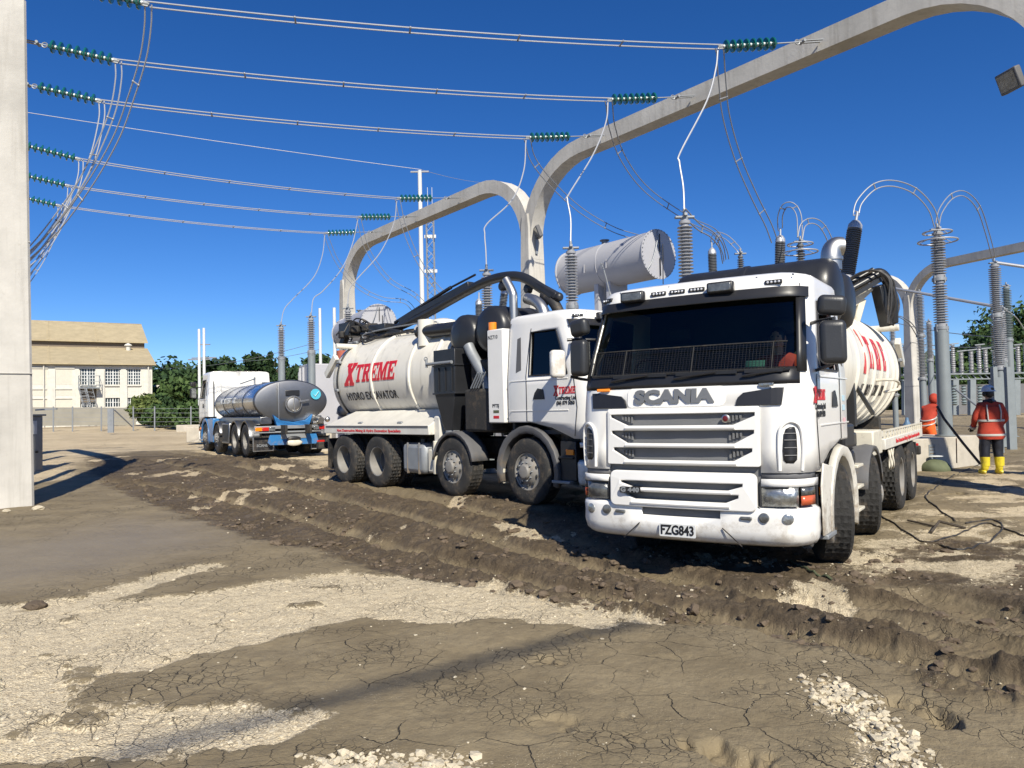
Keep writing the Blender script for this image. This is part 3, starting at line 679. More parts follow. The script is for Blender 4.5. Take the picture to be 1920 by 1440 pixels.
    for i in range(k+1):
        u = -.99 + 1.98*i/k; a, c = sp(u, 2.005, .043), sp(u, 2.255, .043); wi.bar(a, c, .0026, .0026)
    for j in range(1, 12):
        z = 2.0 + .26*j/12
        for i in range(8): a = -.99+1.98*i/8; c = a+1.98/8; wi.bar(sp(a, z, .043), sp(c, z, .043), .0026, .0026)
    wi.obj('wire_mesh', M_['black'], go, smooth=False)
    for u in (-.75, -.05, .62):                                             # wipers
        wp = MB(); wp.tube([sp(u, 1.94, .05), sp(u+.10, 1.955, .06), sp(u+.42, 1.99, .055)], .012, 6); wp.bar(sp(u+.02, 1.985, .05), sp(min(u+.62, .98), 1.985, .05), .012, .03); wp.obj('wiper', M_['black'], root)
    # inside: dashboard, seats, steering wheel
    d = MB(); d.box(-1.02, 1.02, .40, .78, 1.70, 1.98); d.obj('dashboard', mat('dashboard_'+opt['key'], (.16,.19,.17), .7, var=.3), root, bevel=.03)
    for sx in (-.62, .62):
        t = MB(); t.box(sx-.25, sx+.25, 1.10, 1.62, 1.40, 1.68); t.box(sx-.25, sx+.25, 1.60, 1.78, 1.60, 2.42); t.box(sx-.14, sx+.14, 1.62, 1.76, 2.44, 2.62); t.obj('seat', M_['inner'], root, bevel=.05)
    st = MB(); st.torus((-.62, .92, 2.02), .22, .016, (0, .8, .6), 24, 6); st.cyl((-.62, .92, 2.02), (-.62, .72, 1.85), .03); st.obj('steering_wheel', M_['black'], root)
    # grille : white plates with tapering slots in front of a dark mesh
    bk = MB(); bk.sheet([[(x, .050+.055*(x/.9)**2, z) for x in (-.80,-.4,0,.4,.80)] for z in (.56, 1.0, 1.62)]); bk.obj('grille_mesh', M_['mesh'], root)
    def slot(z0, z1, w0, w1, tip): return [(-w0, z1), (w0, z1), (w0, z1-tip), (w1, z0), (-w1, z0), (-w0, z1-tip)]
    fn = lambda x, y, z: (x, (.055*(x/.9)**2) + itp(y, FRONT) - .012 - z, y)
    def roundrect(x0, x1, z0, z1, r, cut=0):
        P = []
        for cx, cz, a0 in ((x1-r, z1-r, 0), (x0+r, z1-r, 90), (x0+r, z0+r, 180), (x1-r, z0+r, 270)):
            for t in range(5): a = math.radians(a0+t*22.5); P.append((cx+r*math.cos(a), cz+r*math.sin(a)))
        return P
    up = [roundrect(-.78,.78,1.095,1.658,.02), slot(1.485,1.60,.74,.54,.03), slot(1.31,1.435,.73,.55,.03), slot(1.145,1.265,.71,.54,.03)]
    put_data('upper_grille_panel', curve_mesh(up, .018, .006), W, root, fn, 14, 0)
    lo = [roundrect(-.745,.745,.68,1.035,.06), slot(.87,.935,.62,.48,.022), slot(.755,.83,.58,.46,.025)]
    put_data('lower_grille_panel', curve_mesh(lo, .030, .012), W, root, fn, 14, 0)
    for z, ww in ((1.462,.56),(1.288,.56),(1.122,.57),(.852,.52),(.722,.5)):     # rounded bars between the slots
        q = MB(); q.tube([(x*ww, .055*(x*ww/.9)**2+itp(z, FRONT)-.040, z) for x in (-1,-.5,0,.5,1)], .020, 8); q.obj('grille_bar', W, root)
    for z0, z1 in ((1.51,1.575),(1.34,1.41),(1.17,1.24)):                        # corner inserts of the slots
        for sd in (-1, 1):
            for i in range(4):
                q = MB(); x = sd*(.50+.035*i); q.box(x-.009, x+.009, .045, .062, z0+.012*(i), z1); q.obj('slot_rib', M_['mesh'], root)
    g4 = MB(); g4.sheet([[(x, .075+.055*(x/.9)**2, z) for x in (-.66,-.3,0,.3,.66)] for z in (1.035,1.10)]); g4.obj('grille_gap', M_['black'], root, solid=.01)
    # raised name panel and letters
    hood = [roundrect(-.56,.46,1.665,1.86,.05)]
    put_data('name_panel', curve_mesh(hood, .010, .006), W, root, lambda x, y, z: (x, .055*(x/.9)**2+itp(y, FRONT)+.001-z, y), 10, 0)
    me = text_data('SCANIA', .205, .012, 0, .010, 1.0); xs = [v.co.x for v in me.vertices]; kx = .83/(max(xs)-min(xs)); mid = (max(xs)+min(xs))/2
    put_data('letters', me, M_['chrome'], root, lambda x, y, z: ((x-mid)*kx-.055, .055*((x-mid)*kx/.9)**2+itp(1.765+y*.85, FRONT)-.018-z, 1.765+y*.85))
    bg_ = MB(); bg_.prism(roundrect(-.115,.115,-.03,.03,.02), (-.50,.035,.845), (1,0,0), (0,0,1), (0,-1,0), .085); bo = bg_.obj('model_badge', M_['black'], root)
    me = text_data('G 440', .062, .003, 0, .004, 1.1); xs = [v.co.x for v in me.vertices]; k2 = .20/(max(xs)-min(xs))
    put_data('badge_letters', me, M_['galv'], bo, lambda x, y, z: (x*k2-.50, -.055-z, .845+y))
    em = MB(); em.lathe([(.040,0),(.040,.012),(.030,.018),(0,.02)], (.475,.025,1.545), (0,-1,0), 20); e_ = em.obj('round_badge', M_['steel'], root)
    em = MB(); em.lathe([(.026,.0185),(.02,.022),(0,.022)], (.475,.025,1.545), (0,-1,0), 20); em.obj('badge_centre', mat('dark_red_badge', (.12,.012,.015), .3), e_)
    # black ports at the top corners, small marker lamps above
    for sd in (-1, 1):
        pl = [(.56,1.665),(.58,1.74),(.63,1.785),(.92,1.825),(.99,1.825),(.97,1.665)]
        def fn2(x, y, z, sd=sd):
            P = outline(y); a = x; xs = [q[0] for q in P[:9]]; i = max(kk for kk in range(8) if xs[kk] <= a); t = (a-xs[i])/(xs[i+1]-xs[i]); return (sd*a, P[i][1]+(P[i+1][1]-P[i][1])*t-.012-z, y)
        put_data('corner_port', curve_mesh([pl], .012, .004), M_['black'], root, fn2, 8, 0)
        q = MB(); c = fn2(.84, 1.855, .018); q.cbox(c, .14, .03, .030, Matrix.Rotation(-sd*.15, 3, 'Z')); q.obj('marker_lamp', M_['amber'] if sd < 0 else M_['lamp'], root, bevel=.006)
        # air vents in the rounded corners
        vt = MB(); 
        def cp(t, z, o):
            P = outline(z); a = P[5]; cx = a[0]; W_ = itp(z, HALFW); f = itp(z, FRONT); y0 = f+.055; an = t*math.pi/2
            nx, ny = math.sin(an), -math.cos(an); return (sd*(cx+(W_-cx)*math.sin(an)+nx*o), y0+.345*(1-math.cos(an))+ny*o, z)
        R = [[cp(t, z, .004) for t in ts] for z, ts in ((1.13,(.22,.30,.36)),(1.16,(.17,.30,.42)),(1.25,(.16,.3,.43)),(1.38,(.18,.3,.42)),(1.44,(.22,.3,.40)),(1.46,(.30,.33,.38)))]
        vt.sheet(R); vo = vt.obj('air_vent', M_['black'], root, solid=.01)
        for z in (1.2, 1.27, 1.34, 1.40): q = MB(); q.tube([cp(.19, z, .008), cp(.3, z, .010), cp(.41, z, .008)], .006, 5); q.obj('vent_slat', M_['grey_flap'], vo)
        q = MB(); q.tube(smooth_path([cp(.10, 1.06, .0), cp(.09, 1.3, .004), cp(.13, 1.45, .006), cp(.3, 1.51, .006), cp(.48, 1.46, .012), cp(.53, 1.3, .014), cp(.52, 1.06, .004)], 8), .016, 8); q.obj('vent_lip', W, root)
        # grey filler and white brow over the headlamp
        def band(z0, z1, o, name, m, c0=.10, c1=1.0, x0=.78, solid=.03):
            rr = MB(); R = []
            for z in (z0, (z0+z1)/2, z1):
                P = outline(z); pts = [(sd*x0, itp(z, FRONT)+.055*(x0/.9)**2-o, z)]
                for t in (0, .2, .4, .6, .8, 1.0):
                    cx = P[5][0]; W_ = itp(z, HALFW); an = t*c1*math.pi/2; pts.append((sd*(cx+(W_-cx)*math.sin(an)+math.sin(an)*o), itp(z, FRONT)+.055+.345*(1-math.cos(an))-math.cos(an)*o, z))
                R.append(pts)
            rr.sheet(R); return rr.obj(name, m, root, solid=solid if sd > 0 else solid)
        band(.985, 1.045, -.02, 'filler_strip', M_['grey_flap']); band(.915, .985, .006, 'headlamp_brow', W)
        band(.735, .915, -.004, 'headlamp', M_['lampdark'] if sd < 0 else M_['lamp'], c1=.45)
        hl = MB(); zc = .825
        for k_, (xx, yy) in enumerate(((.86,.045),(1.0,.062))):
            hl.lathe([(.070,.0),(.060,-.02),(.035,-.04),(0,-.05)], (sd*xx, yy-.002, zc), (0,-1,0), 20)
        fr_ = MB(); fr_.tube([(sd*.775, .035, .735), (sd*.775, .035, .915)], .008, 5); fr_.tube([(sd*x_, .048+.055*(x_/.9)**2-.012*0, .908) for x_ in (.78,.9,1.0)] if False else [(sd*.775,.034,.912),(sd*.9,.050,.912),(sd*1.02,.075,.912)], .007, 5); fr_.obj('headlamp_rim', M_['black'], root)
        q = MB(); P = outline(.8); 
        def hp(t, z, o): cx = .9*itp(z, HALFW)/1.2; W_ = itp(z, HALFW); an = t*math.pi/2; return (sd*(cx+(W_-cx)*math.sin(an)+math.sin(an)*o), itp(z, FRONT)+.055+.345*(1-math.cos(an))-math.cos(an)*o, z)
        for t0, t1, m_, z0, z1 in ((.50,.86,'redlens_am',.745,.83),(.50,.86,'lamp',.835,.905)):
            q = MB(); q.sheet([[hp(t0+(t1-t0)*i/3, z, .003) for i in range(4)] for z in (z0, z1)]); q.obj('indicator_lens', mat('dull_orange_lens_'+opt['key'], (.50,.10,.04), .25, var=.2) if m_ != 'lamp' else M_['lampdark'], root, solid=.012)
    # bumper
    BL = [.345, .37, .42, .50, .60, .67, .70, .735]; OFF = [-.10, -.035, .0, .012, .008, .012, .004, -.05]
    for part in ('bumper',):
        bb = MB(); R = []
        for z, o in zip(BL, OFF):
            P = outline(z)[:10]; W_ = itp(z, HALFW)
            pts = [(x, y-o, z) for x, y in P]; pts = [(x*(1+o*.8), y, z) for x, y, z in pts] + [(W_*(1+o*.8), .46-o*.2, z)]
            full = [(-x, y, z) for x, y, z in pts[::-1][:-1]] + pts; R.append(full)
        n = len(R[0]); vs = [p for r in R for p in r]; fs = []
        for i in range(len(R)-1):
            for j in range(n-1):
                xm = (R[i][j][0]+R[i][j+1][0])/2
                if i >= 4 and abs(xm) < .42: continue                       # notch under the grille
                fs.append((i*n+j, i*n+j+1, (i+1)*n+j+1, (i+1)*n+j))
        bb.add(vs, fs); bb.obj('bumper', W, root, solid=.035, sharp=50)
    q = MB(); q.prism([(-.44,.70),(.44,.70),(.38,.575),(.34,.55),(-.34,.55),(-.38,.575)], (0,.035,0), (1,0,0), (0,0,1), (0,1,0), .03); q.obj('lower_air_slot', M_['mesh'], root)
    for sd in (-1, 1):
        q = MB(); q.bar((sd*.42, -.014, .52), (sd*.60, -.004, .36), .006, .010); q.obj('panel_seam', M_['black'], root)
        q = MB(); q.lathe([(.048,0),(.046,.012),(.03,.018),(0,.018)], (sd*.80, .028, .63), (0,-1,0), 22); q.obj('fog_lamp', M_['lampdark'], root)
        q = MB(); q.lathe([(.052,0),(.050,.014),(.03,.020),(0,.022)], (sd*1.0, .078, .625), (sd*.35,-1,0), 22); q.obj('driving_lamp', M_['lamp'], root)
        q = MB(); q.cbox((sd*.64, .010, .62), .11, .03, .032); q.obj('bumper_marker', M_['lampdark'], root, bevel=.01)
        q = MB(); q.box(min(sd*.98, sd*1.235), max(sd*.98, sd*1.235), .60, .98, .375, .42); q.obj('step_plate', M_['galv'], root, bevel=.01)
        q = MB(); q.box(min(sd*1.0, sd*1.20), max(sd*1.0, sd*1.20), .56, .86, .74, .78); q.box(min(sd*1.0, sd*1.17), max(sd*1.0, sd*1.17), .52, .84, .42, 1.0); q.obj('step_well', M_['black'], root, bevel=.01)
        q = MB(); q.box(min(sd*1.172, sd*1.20), max(sd*1.172, sd*1.20), .55, .70, .80, .88); q.obj('side_marker', M_['amber'], root, bevel=.006)
    q = MB(); q.prism(roundrect(-.185,.185,-.062,.062,.012), (-.02,-.022,.468), (1,0,0), (0,0,1), (0,-1,0), .008); po = q.obj('number_plate', M_['plate'], root)
    me = text_data(opt.get('plate', 'FZG843'), .125, .0035, 0, .002, 1.0); xs = [v.co.x for v in me.vertices]; kx = .335/(max(xs)-min(xs)); mid = (max(xs)+min(xs))/2
    put_data('plate_letters', me, M_['blackv'], po, lambda x, y, z: ((x-mid)*kx-.02, -.0325-z, .468+y))
    # doors : seams, handle, grab rails
    for sd in (-1, 1):
        q = MB(); pts = [(sd*1.203, .50, 1.08), (sd*1.2035, .44, 1.5), (sd*1.203, .50, 1.95)]
        q.tube(pts, .005, 4); pts = [(sd*1.2035, 1.53, 1.30), (sd*1.2035, 1.53, 2.0), (sd*1.165, 1.50, 2.40), (sd*1.135, 1.46, 2.74)]; q.tube(pts, .005, 4)
        q.tube([(sd*1.2035, .62, 1.06), (sd*1.2035, 1.1, 1.22), (sd*1.2035, 1.53, 1.30)], .004, 4); q.obj('door_seam', M_['black'], root)
        q = MB(); q.prism([(0,0),(.26,0),(.22,.10),(.15,.17),(.03,.15)], (sd*1.2, 1.12+(0 if sd > 0 else 0), 1.63), (0,1,0), (0,0,1), (sd,0,0), .012); q.obj('door_handle', M_['black'], root, bevel=.004)
        for z in (1.46, 1.93): q = MB(); q.box(min(sd*1.199, sd*1.206), max(sd*1.199, sd*1.206), .62, 1.95, z-.008, z+.008); q.obj('body_crease', W, root, bevel=.003)
        q = MB(); q.prism([(1.66,2.10),(1.78,2.06),(1.78,2.60),(1.70,2.62)], (0,0,0), (0,1,0), (0,0,1), (sd,0,0), 1.0); 
        for i_, v_ in enumerate(q.v): zz = v_[2]; q.v[i_] = (sd*(itp(zz, HALFW)+(.004 if i_ > 3 else -.01)), v_[1], zz)
        q.obj('side_vent', M_['grey_flap'], root)
        # wheel-arch flare
        ar = MB(); R = []
        for i in range(15):
            a = math.radians(-18 + 216*i/14); c, s_ = math.cos(a), math.sin(a)
            R.append([(sd*xx, 1.56-c*rr, .52+s_*rr*.98) for xx, rr in ((.84,.60),(1.20,.605),(1.225,.64),(1.222,.71),(1.16,.735))])
        ar.sheet(R); ar.obj('wheel_arch', opt['arch'], root, solid=.012, sharp=50)
        if opt['arch'] is M_['white_dirty']: q = MB(); q.prism([(.52,.42),(.92,.42),(.86,.62),(.90,.86),(1.02,1.04),(.60,1.10),(.50,.9)], (sd*1.195,0,0), (0,1,0), (0,0,1), (sd,0,0), .02); q.obj('arch_panel', opt['arch'], root, bevel=.008)
        # mirrors
        mm = opt['mirror']
        def mpt(y, z, o=0): return (sd*(1.40+o), y, z)
        q = MB(); q.tube([(sd*1.14,.62,2.44),(sd*1.25,.45,2.44),(sd*1.40,.34,2.44)], .018, 8); q.tube([(sd*1.19,.52,1.98),(sd*1.28,.42,2.0),(sd*1.38,.36,2.03)], .016, 8); q.obj('mirror_arm', M_['black'] if mm is not M_['white'] else W, root)
        q = MB(); q.box(-.115, .115, -.06, .06, -.175, .175); o_ = q.obj('mirror', mm, root, bevel=.045); o_.location = (opt.get('mx', {}).get(sd, sd*1.39), opt.get('my', .33), 2.225+opt.get('mz', 0)); o_.scale = (1, 1, 1.15); o_.rotation_euler = (0, 0, sd*.30); o_.modifiers['bevel'].segments = 4; o_.modifiers['bevel'].width = .05
        q = MB(); q.box(-.095, .095, .0605, .066, -.155, .155); q.obj('mirror_glass', M_['lamp'], o_)
        if mm is not M_['white']: q = MB(); q.box(-.125, .125, -.06, .06, -.095, .095); o_ = q.obj('upper_mirror', mm, root, bevel=.055); o_.modifiers['bevel'].segments = 5; o_.location = (opt.get('mx', {}).get(sd, sd*1.385), .35, 2.565); o_.rotation_euler = (.1, sd*.10, sd*.3)
    # roof lamps
    for x in (-.62, .335):
        q = MB(); q.box(x-.135, x+.135, .37, .45, 2.79, 2.905); lo_ = q.obj('roof_spotlight', M_['black'], root, bevel=.02)
        q = MB(); q.box(x-.115, x+.115, .362, .38, 2.806, 2.889); q.obj('lamp_glass', M_['lampdark'], lo_, bevel=.01)
    for x in (-1.0, -.35, -.14, .07, .83):
        xo = abs(x); y = itp(2.86, FRONT)+.055*(xo/.9)**2 + (.05 if xo > .95 else 0)
        q = MB(); q.cbox((x, y-.005, 2.862), .165, .03, .042, Matrix.Rotation(-.5 if x < -.9 else 0, 3, 'Z')); l_ = q.obj('light_strip', M_['black'], root, bevel=.006)
        q = MB()
        for i in range(4): q.ball((x-.054+.036*i, y-.020+(.012 if x < -.9 else 0)*(1.5-i), 2.862), .0125, .006, .0125, 8, 6)
        q.obj('light_dots', M_['led'], l_)
    for x in (-.83, -.25, .66, 1.0):
        q = MB(); q.ball((x, itp(2.93, FRONT)+.055*(x/.9)**2+.0, 2.925), .012, .006, .012, 8, 5); q.obj('roof_screw', M_['steel'], root)
    q = MB(); q.tube([(-.35, .6, 2.98), (-.35, .62, 3.42)], .006, 5); q.obj('aerial', M_['black'], root)
    # engine, chassis, axles
    q = MB(); q.box(-.42, -.34, .3, 9.0, .70, .98); q.box(.34, .42, .3, 9.0, .70, .98); q.box(-.5, .5, .5, 2.4, .55, 1.08); q.box(-.34, .34, 2.4, 4.6, .60, .86); q.box(-1.0, 1.0, .35, 1.0, .95, 1.15)
    for y in (4.6, 5.5, 8.2): q.box(-.34, .34, y, y+.12, .72, .94)
    q.obj('chassis', M_['under'], root, bevel=.015)
    for y in opt['axles']: q = MB(); q.cyl((-.95, y, .5), (.95, y, .5), .075, n=12); q.ball((0, y, .5), .22, .2, .2); q.obj('axle', M_['under'], root)
    for i, y in enumerate(opt['axles']):
        for sd in (-1, 1): wheel(root, sd, y, opt['wheels'], rear=i > 1, steer=(-opt['steer'], -opt['steer']*.8, 0, 0)[i])

# ------------------------------------------------------------------ vacuum truck body
AX = [1.56, 3.50, 6.02, 7.38]
TK_R, TK_Z = .96, 2.20
def fender(root, ly, m, sd, r0=.60, a0=10, a1=170, w0=.84, w1=1.22):
    ar = MB(); R = []
    for i in range(13):
        a = math.radians(a0+(a1-a0)*i/12); c, s_ = math.cos(a), math.sin(a); R.append([(sd*xx, ly-c*rr, .52+s_*rr) for xx, rr in ((w0,r0),(w0+.09,r0+.02),(w0+.18,r0),(w0+.27,r0+.02),(w1,r0),(w1,r0-.05))])
    ar.sheet(R); return ar.obj('mudguard', m, root, solid=.012, sharp=50)
def lettering(root, sd, names, y0, fn):
    pass
def vac_body(root, opt):
    W, Cm = opt['white'], opt['tank']
    # tank : shell, ribs, clamped rear door
    t = MB(); yf = opt['tank_front']; e = .34
    prof = [(0,yf),(.35,yf+.03),(.62,yf+.10),(.80,yf+.20),(.91,yf+.31),(TK_R,yf+.46),(TK_R,5.4),(TK_R,6.6),(TK_R,8.02)]
    t.lathe(prof, (0,0,TK_Z), (0,1,0), 72); to = t.obj('tank', Cm, root, sharp=30)
    t = MB(); t.lathe([(TK_R-.01,8.05),(TK_R+.01,8.06),(TK_R,8.22),(.90,8.36),(.74,8.50),(.45,8.62),(0,8.66)], (0,0,TK_Z), (0,1,0), 64); t.obj('rear_door', Cm, to, sharp=30)
    for y in opt['ribs']: q = MB(); q.lathe([(TK_R-.005,y-.045),(TK_R+.030,y-.03),(TK_R+.036,y),(TK_R+.030,y+.03),(TK_R-.005,y+.045)], (0,0,TK_Z), (0,1,0), 72); q.obj('rib', Cm, to)
    q = MB(); q.torus((0,8.03,TK_Z), TK_R+.015, .022, (0,1,0), 64, 8); q.obj('clamp_ring', M_['black'], to)
    for k in range(10):
        a = 2*math.pi*k/10+.2; c = Vector((math.cos(a)*(TK_R+.05), 8.03, TK_Z+math.sin(a)*(TK_R+.05))); q = MB(); q.cbox(c, .06, .14, .06, Matrix.Rotation(-a, 3, 'Y')); q.obj('clamp', M_['galv'], to, bevel=.01)
    q = MB(); q.box(-.5,.5,4.4,8.2,.98,1.22); q.box(-.7,.7,4.9,5.05,1.1,1.42); q.box(-.7,.7,7.5,7.65,1.1,1.42); q.obj('subframe', M_['under'], root, bevel=.02)
    # lettering wrapped round the tank
    for sd in (-1, 1):
        def wrap(yc, zc, lift, sd=sd):
            v0 = math.asin(max(-1, min(1, (zc-TK_Z)/TK_R)))
            def f(x, y, z):
                ph = v0 + y/TK_R; r = TK_R + lift + z; return (sd*r*math.cos(ph), yc + (x if sd > 0 else -x), TK_Z + r*math.sin(ph))
            return f
        L0 = opt['letter_y']
        me = slab_data('XTREME', opt.get('lh', .38), 2.02, .16, 1.32); put_data('lettering', me, M_['red'], to, wrap(L0 if sd < 0 else L0-2.0, opt.get('lz', 2.145), .006), 8)
        me = text_data('HYDRO EXCAVATOR', .25, .0015, 0, .003, 1.06, 'LEFT'); xs = [v.co.x for v in me.vertices]; k = 2.0/(max(xs)-min(xs))
        for v in me.vertices: v.co.x *= k
        put_data('lettering', me, M_['blackv'], to, wrap(L0 if sd < 0 else L0-2.0, 1.84, .006), 6)
    # top of the tank: hatch, pipes, lifting lugs
    q = MB(); q.lathe([(.26,0),(.28,.02),(.28,.16),(.26,.20),(.12,.24),(0,.25)], (0,5.35,TK_Z+TK_R-.03), (0,0,1), 28); q.obj('top_hatch', Cm, to)
    if opt['tank_front'] < 3: q = MB(); q.tube(smooth_path([(-.1,4.3,3.05),(-.12,4.5,3.25),(-.14,4.75,3.28),(-.14,4.9,3.05)]), .10, 14); q.obj('vacuum_elbow', Cm, to)
    q = MB()
    for x in (-.34, .34): q.tube(smooth_path([(x,5.2,3.1),(x,5.25,3.28),(x,7.8,3.28),(x,7.85,3.08)]), .016, 6)
    q.obj('top_rail', M_['galv'], to)
    rs = random.Random(5)
    for k in range(7):                                                # hoses lying over the top
        x = -.45 + .14*k; pts = [(x, 5.5+.1*k, TK_Z+math.sqrt(max(.01, TK_R**2-x*x))+.04)]
        for j in range(5): xx = x+rs.uniform(-.12,.12); pts.append((xx, 6.0+.5*j, TK_Z+math.sqrt(max(.01, TK_R**2-xx*xx))+.04+rs.uniform(0,.05)))
        q = MB(); q.tube(smooth_path(pts, 5), .020, 6); q.obj('hydraulic_hose', M_['wire'], to)
    # rear door gear
    q = MB(); q.bar((-.95,8.1,2.75),(-.95,8.55,2.35),.10,.16); q.bar((.95,8.1,2.75),(.95,8.55,2.35),.10,.16); q.cyl((-1.0,8.0,2.98),(1.0,8.0,2.98),.06); q.box(-.16,.16,7.7,8.15,3.05,3.22); q.obj('door_hinge', Cm, to, bevel=.012)
    q = MB(); q.cyl((-.35,8.45,1.6),(-.35,8.95,1.55),.11,n=18); q.lathe([(.15,0),(.15,.04)], (-.35,8.92,1.552), (0,1,-.1), 18); q.torus((.25,8.9,1.75), .12, .014, (0,1,0), 20, 6); q.cyl((.25,8.6,1.75),(.25,8.95,1.75),.05); q.obj('outlet_valve', M_['galv'], to)
    # right side: sloping locker lid with text strip below
    def side_locker(sd):
        pr = [(.74,1.53),(1.20,1.235),(1.225,1.235),(1.225,1.06),(.74,1.06)]
        q = MB(); y0, y1 = 4.15, 8.05; vs = []; 
        ends = [(y1-(1.53-z)*.9 if z > 1.2 else y1+.02) for x, z in pr]
        A = [(sd*x, y0+(1.53-z)*.35 if z > 1.24 else y0+.02, z) for x, z in pr]; B = [(sd*x, 7.62+(1.53-z)*1.9 if z > 1.24 else 8.18, z) for x, z in pr]
        n = len(pr); q.add(A+B, [tuple(range(n))[::-1], tuple(range(n, 2*n))]+[(i,(i+1)%n,(i+1)%n+n,i+n) for i in range(n)]); lk = q.obj('side_locker', opt['lid'], root, bevel=.012)
        q = MB(); q.box(min(sd*1.222,sd*1.232), max(sd*1.222,sd*1.232), 4.2, 8.1, 1.19, 1.228); q.obj('shadow_gap', M_['grey_flap'], lk)
        for y in (5.25, 6.75): q = MB(); c = (sd*1.14, y, 1.285); q.cbox(c, .05, .16, .03, Matrix.Rotation(sd*.57, 3, 'Y')); q.obj('lid_handle', M_['galv'], lk, bevel=.01)
        me = text_data('Non Destructive Mining & Hydro Excavation Specialists', .085, .0022, 0, .0015, 1.0); xs = [v.co.x for v in me.vertices]; k = 2.5/(max(xs)-min(xs))
        put_data('lettering', me, M_['red'], lk, lambda x, y, z: (sd*(1.228+z), 6.35 + sd*x*k, 1.125+y*.9))
        q = MB(); q.box(min(sd*.7,sd*1.1), max(sd*.7,sd*1.1), 4.0, 4.19, .90, 1.40); q.obj('end_panel', opt['lid'], root, bevel=.03)
    side_locker(-1)
    # left side: open deck with perforated edge rail
    q = MB(); q.box(.72, 1.235, 4.28, 8.62, 1.02, 1.17); dk = q.obj('deck', M_['white_dirty'], root, bevel=.012)
    q = MB(); q.bar((1.22,4.30,1.275),(1.22,8.62,1.275),.03,.022)
    dk_r = q.obj('deck_rail', M_['rimcream'], dk)
    for i in range(16): q = MB(); y = 4.32+i*.286; q.box(1.208,1.232,y-.018,y+.018,1.17,1.266); q.obj('rail_post', M_['rimcream'], dk)
    me = text_data('Non Destructive Mining & Hydro Excavation Specialists', .085, .0022, 0, .0015, 1.0); xs = [v.co.x for v in me.vertices]; k = 2.9/(max(xs)-min(xs))
    put_data('lettering', me, M_['red'], dk, lambda x, y, z: (1.238+z, 6.7+x*k, 1.095+y))
    q = MB(); q.box(.60, 1.20, 3.55, 4.25, .98, 1.30); q.obj('tool_box', M_['rimcream'], root, bevel=.02)
    q = MB(); q.box(.72,1.12,2.15,2.75,1.15,1.42); q.box(.8,1.05,2.8,3.3,1.12,1.30); q.cyl((.7,2.5,1.02),(1.15,2.5,1.02),.10); q.obj('battery_box', M_['black'], root, bevel=.03)
    for z in (.42, .68, .92): 
        q = MB(); q.box(1.0,1.21,2.34,2.72,z,z+.035); q.obj('ladder_step', M_['rimcream'], root, bevel=.008)
    q = MB(); q.box(.98,1.03,2.30,2.76,.36,1.05); q.obj('ladder_panel', M_['rimcream'], root, bevel=.015)
    for y in (4.75, 5.0): q = MB(); q.tube(smooth_path([(1.2,y,1.0),(1.23,y,.8),(1.2,y+.1,.72),(1.18,y+.2,.8),(1.2,y+.22,1.0)], 4), .013, 6); q.obj('grab_rail', M_['rimcream'], root)
    q = MB(); q.tube(smooth_path([(.93,5.7,2.0),(1.15,5.75,2.0),(1.17,6.2,1.98),(1.15,6.5,1.93),(1.17,6.2,1.86),(1.0,6.0,1.82)], 5), .022, 7); q.obj('pipe_handle', M_['rimcream'], to)
    q = MB(); q.box(.80,.92,3.98,4.12,1.35,2.1); q.bar((.90,4.2,1.9),(1.0,4.9,1.5),.05,.05); q.obj('ladder_mount', M_['black'], root, bevel=.01)
    q = MB(); q.box(.45, 1.05, 5.0, 5.5, 1.22, 1.6) if False else None
    # right side: fuel tank, beige guards
    q = MB(); q.box(-1.16,-.62,4.42,5.18,.33,.90); fo = q.obj('fuel_tank', M_['galv'], root, bevel=.09)
    for y in (4.60, 4.98): q = MB(); q.box(-1.172,-.61,y-.02,y+.02,.325,.912); q.obj('tank_strap', M_['grey_flap'], fo, bevel=.07)
    q = MB(); q.cyl((-.9,4.8,.9),(-.9,4.8,.97),.06); q.obj('filler_cap', M_['black'], fo)
    q = MB(); q.box(-1.12,-.7,4.10,4.38,.36,.80); q.obj('guard_panel', M_['rimcream'], root, bevel=.04)
    for sd in (-1, 1):
        fender(root, 3.5, M_['grey_flap'], sd); 
        q = MB(); q.box(min(sd*.88,sd*1.18), max(sd*.88,sd*1.18), 2.16, 2.18, .30, .80); q.obj('mud_flap', M_['rimcream'], root, bevel=.006)
        q = MB(); q.box(min(sd*.72,sd*1.18), max(sd*.72,sd*1.18), 8.10, 8.12, .30, .95); q.obj('mud_flap', M_['black'], root, bevel=.006)
        q = MB(); q.box(min(sd*.98,sd*1.16), max(sd*.98,sd*1.16), 8.64, 8.68, .80, .90); q.obj('tail_lamp', M_['redlens'], root, bevel=.01)
        q = MB(); q.box(min(sd*.88,sd*1.16), max(sd*.88,sd*1.16), 4.08, 4.14, .35, .95); q.obj('fender_stay', M_['rimcream'], root, bevel=.01)
    q = MB(); q.box(-1.2,1.2,8.5,8.64,.70,.86); q.obj('rear_bar', M_['under'], root, bevel=.02)
    # right side behind cab: cyclone hopper, duct, white locker
    hx0, hx1 = -1.17, -.82
    q = MB(); q.box(hx0,hx1,3.42,4.06,1.80,2.58); ho = q.obj('cyclone_hopper', M_['blackm'], root, bevel=.012)
    c = MB(); T_ = [(hx0,3.44,1.80),(hx1,3.44,1.80),(hx1,4.04,1.80),(hx0,4.04,1.80)]; B_ = [(-1.10,3.62,1.14),(-.90,3.62,1.14),(-.90,3.86,1.14),(-1.10,3.86,1.14)]
    c.add(T_+B_, [(0,1,2,3),(7,6,5,4)]+[(i,(i+1)%4,(i+1)%4+4,i+4) for i in range(4)]); c.obj('hopper_cone', M_['blackm'], ho, bevel=.01)
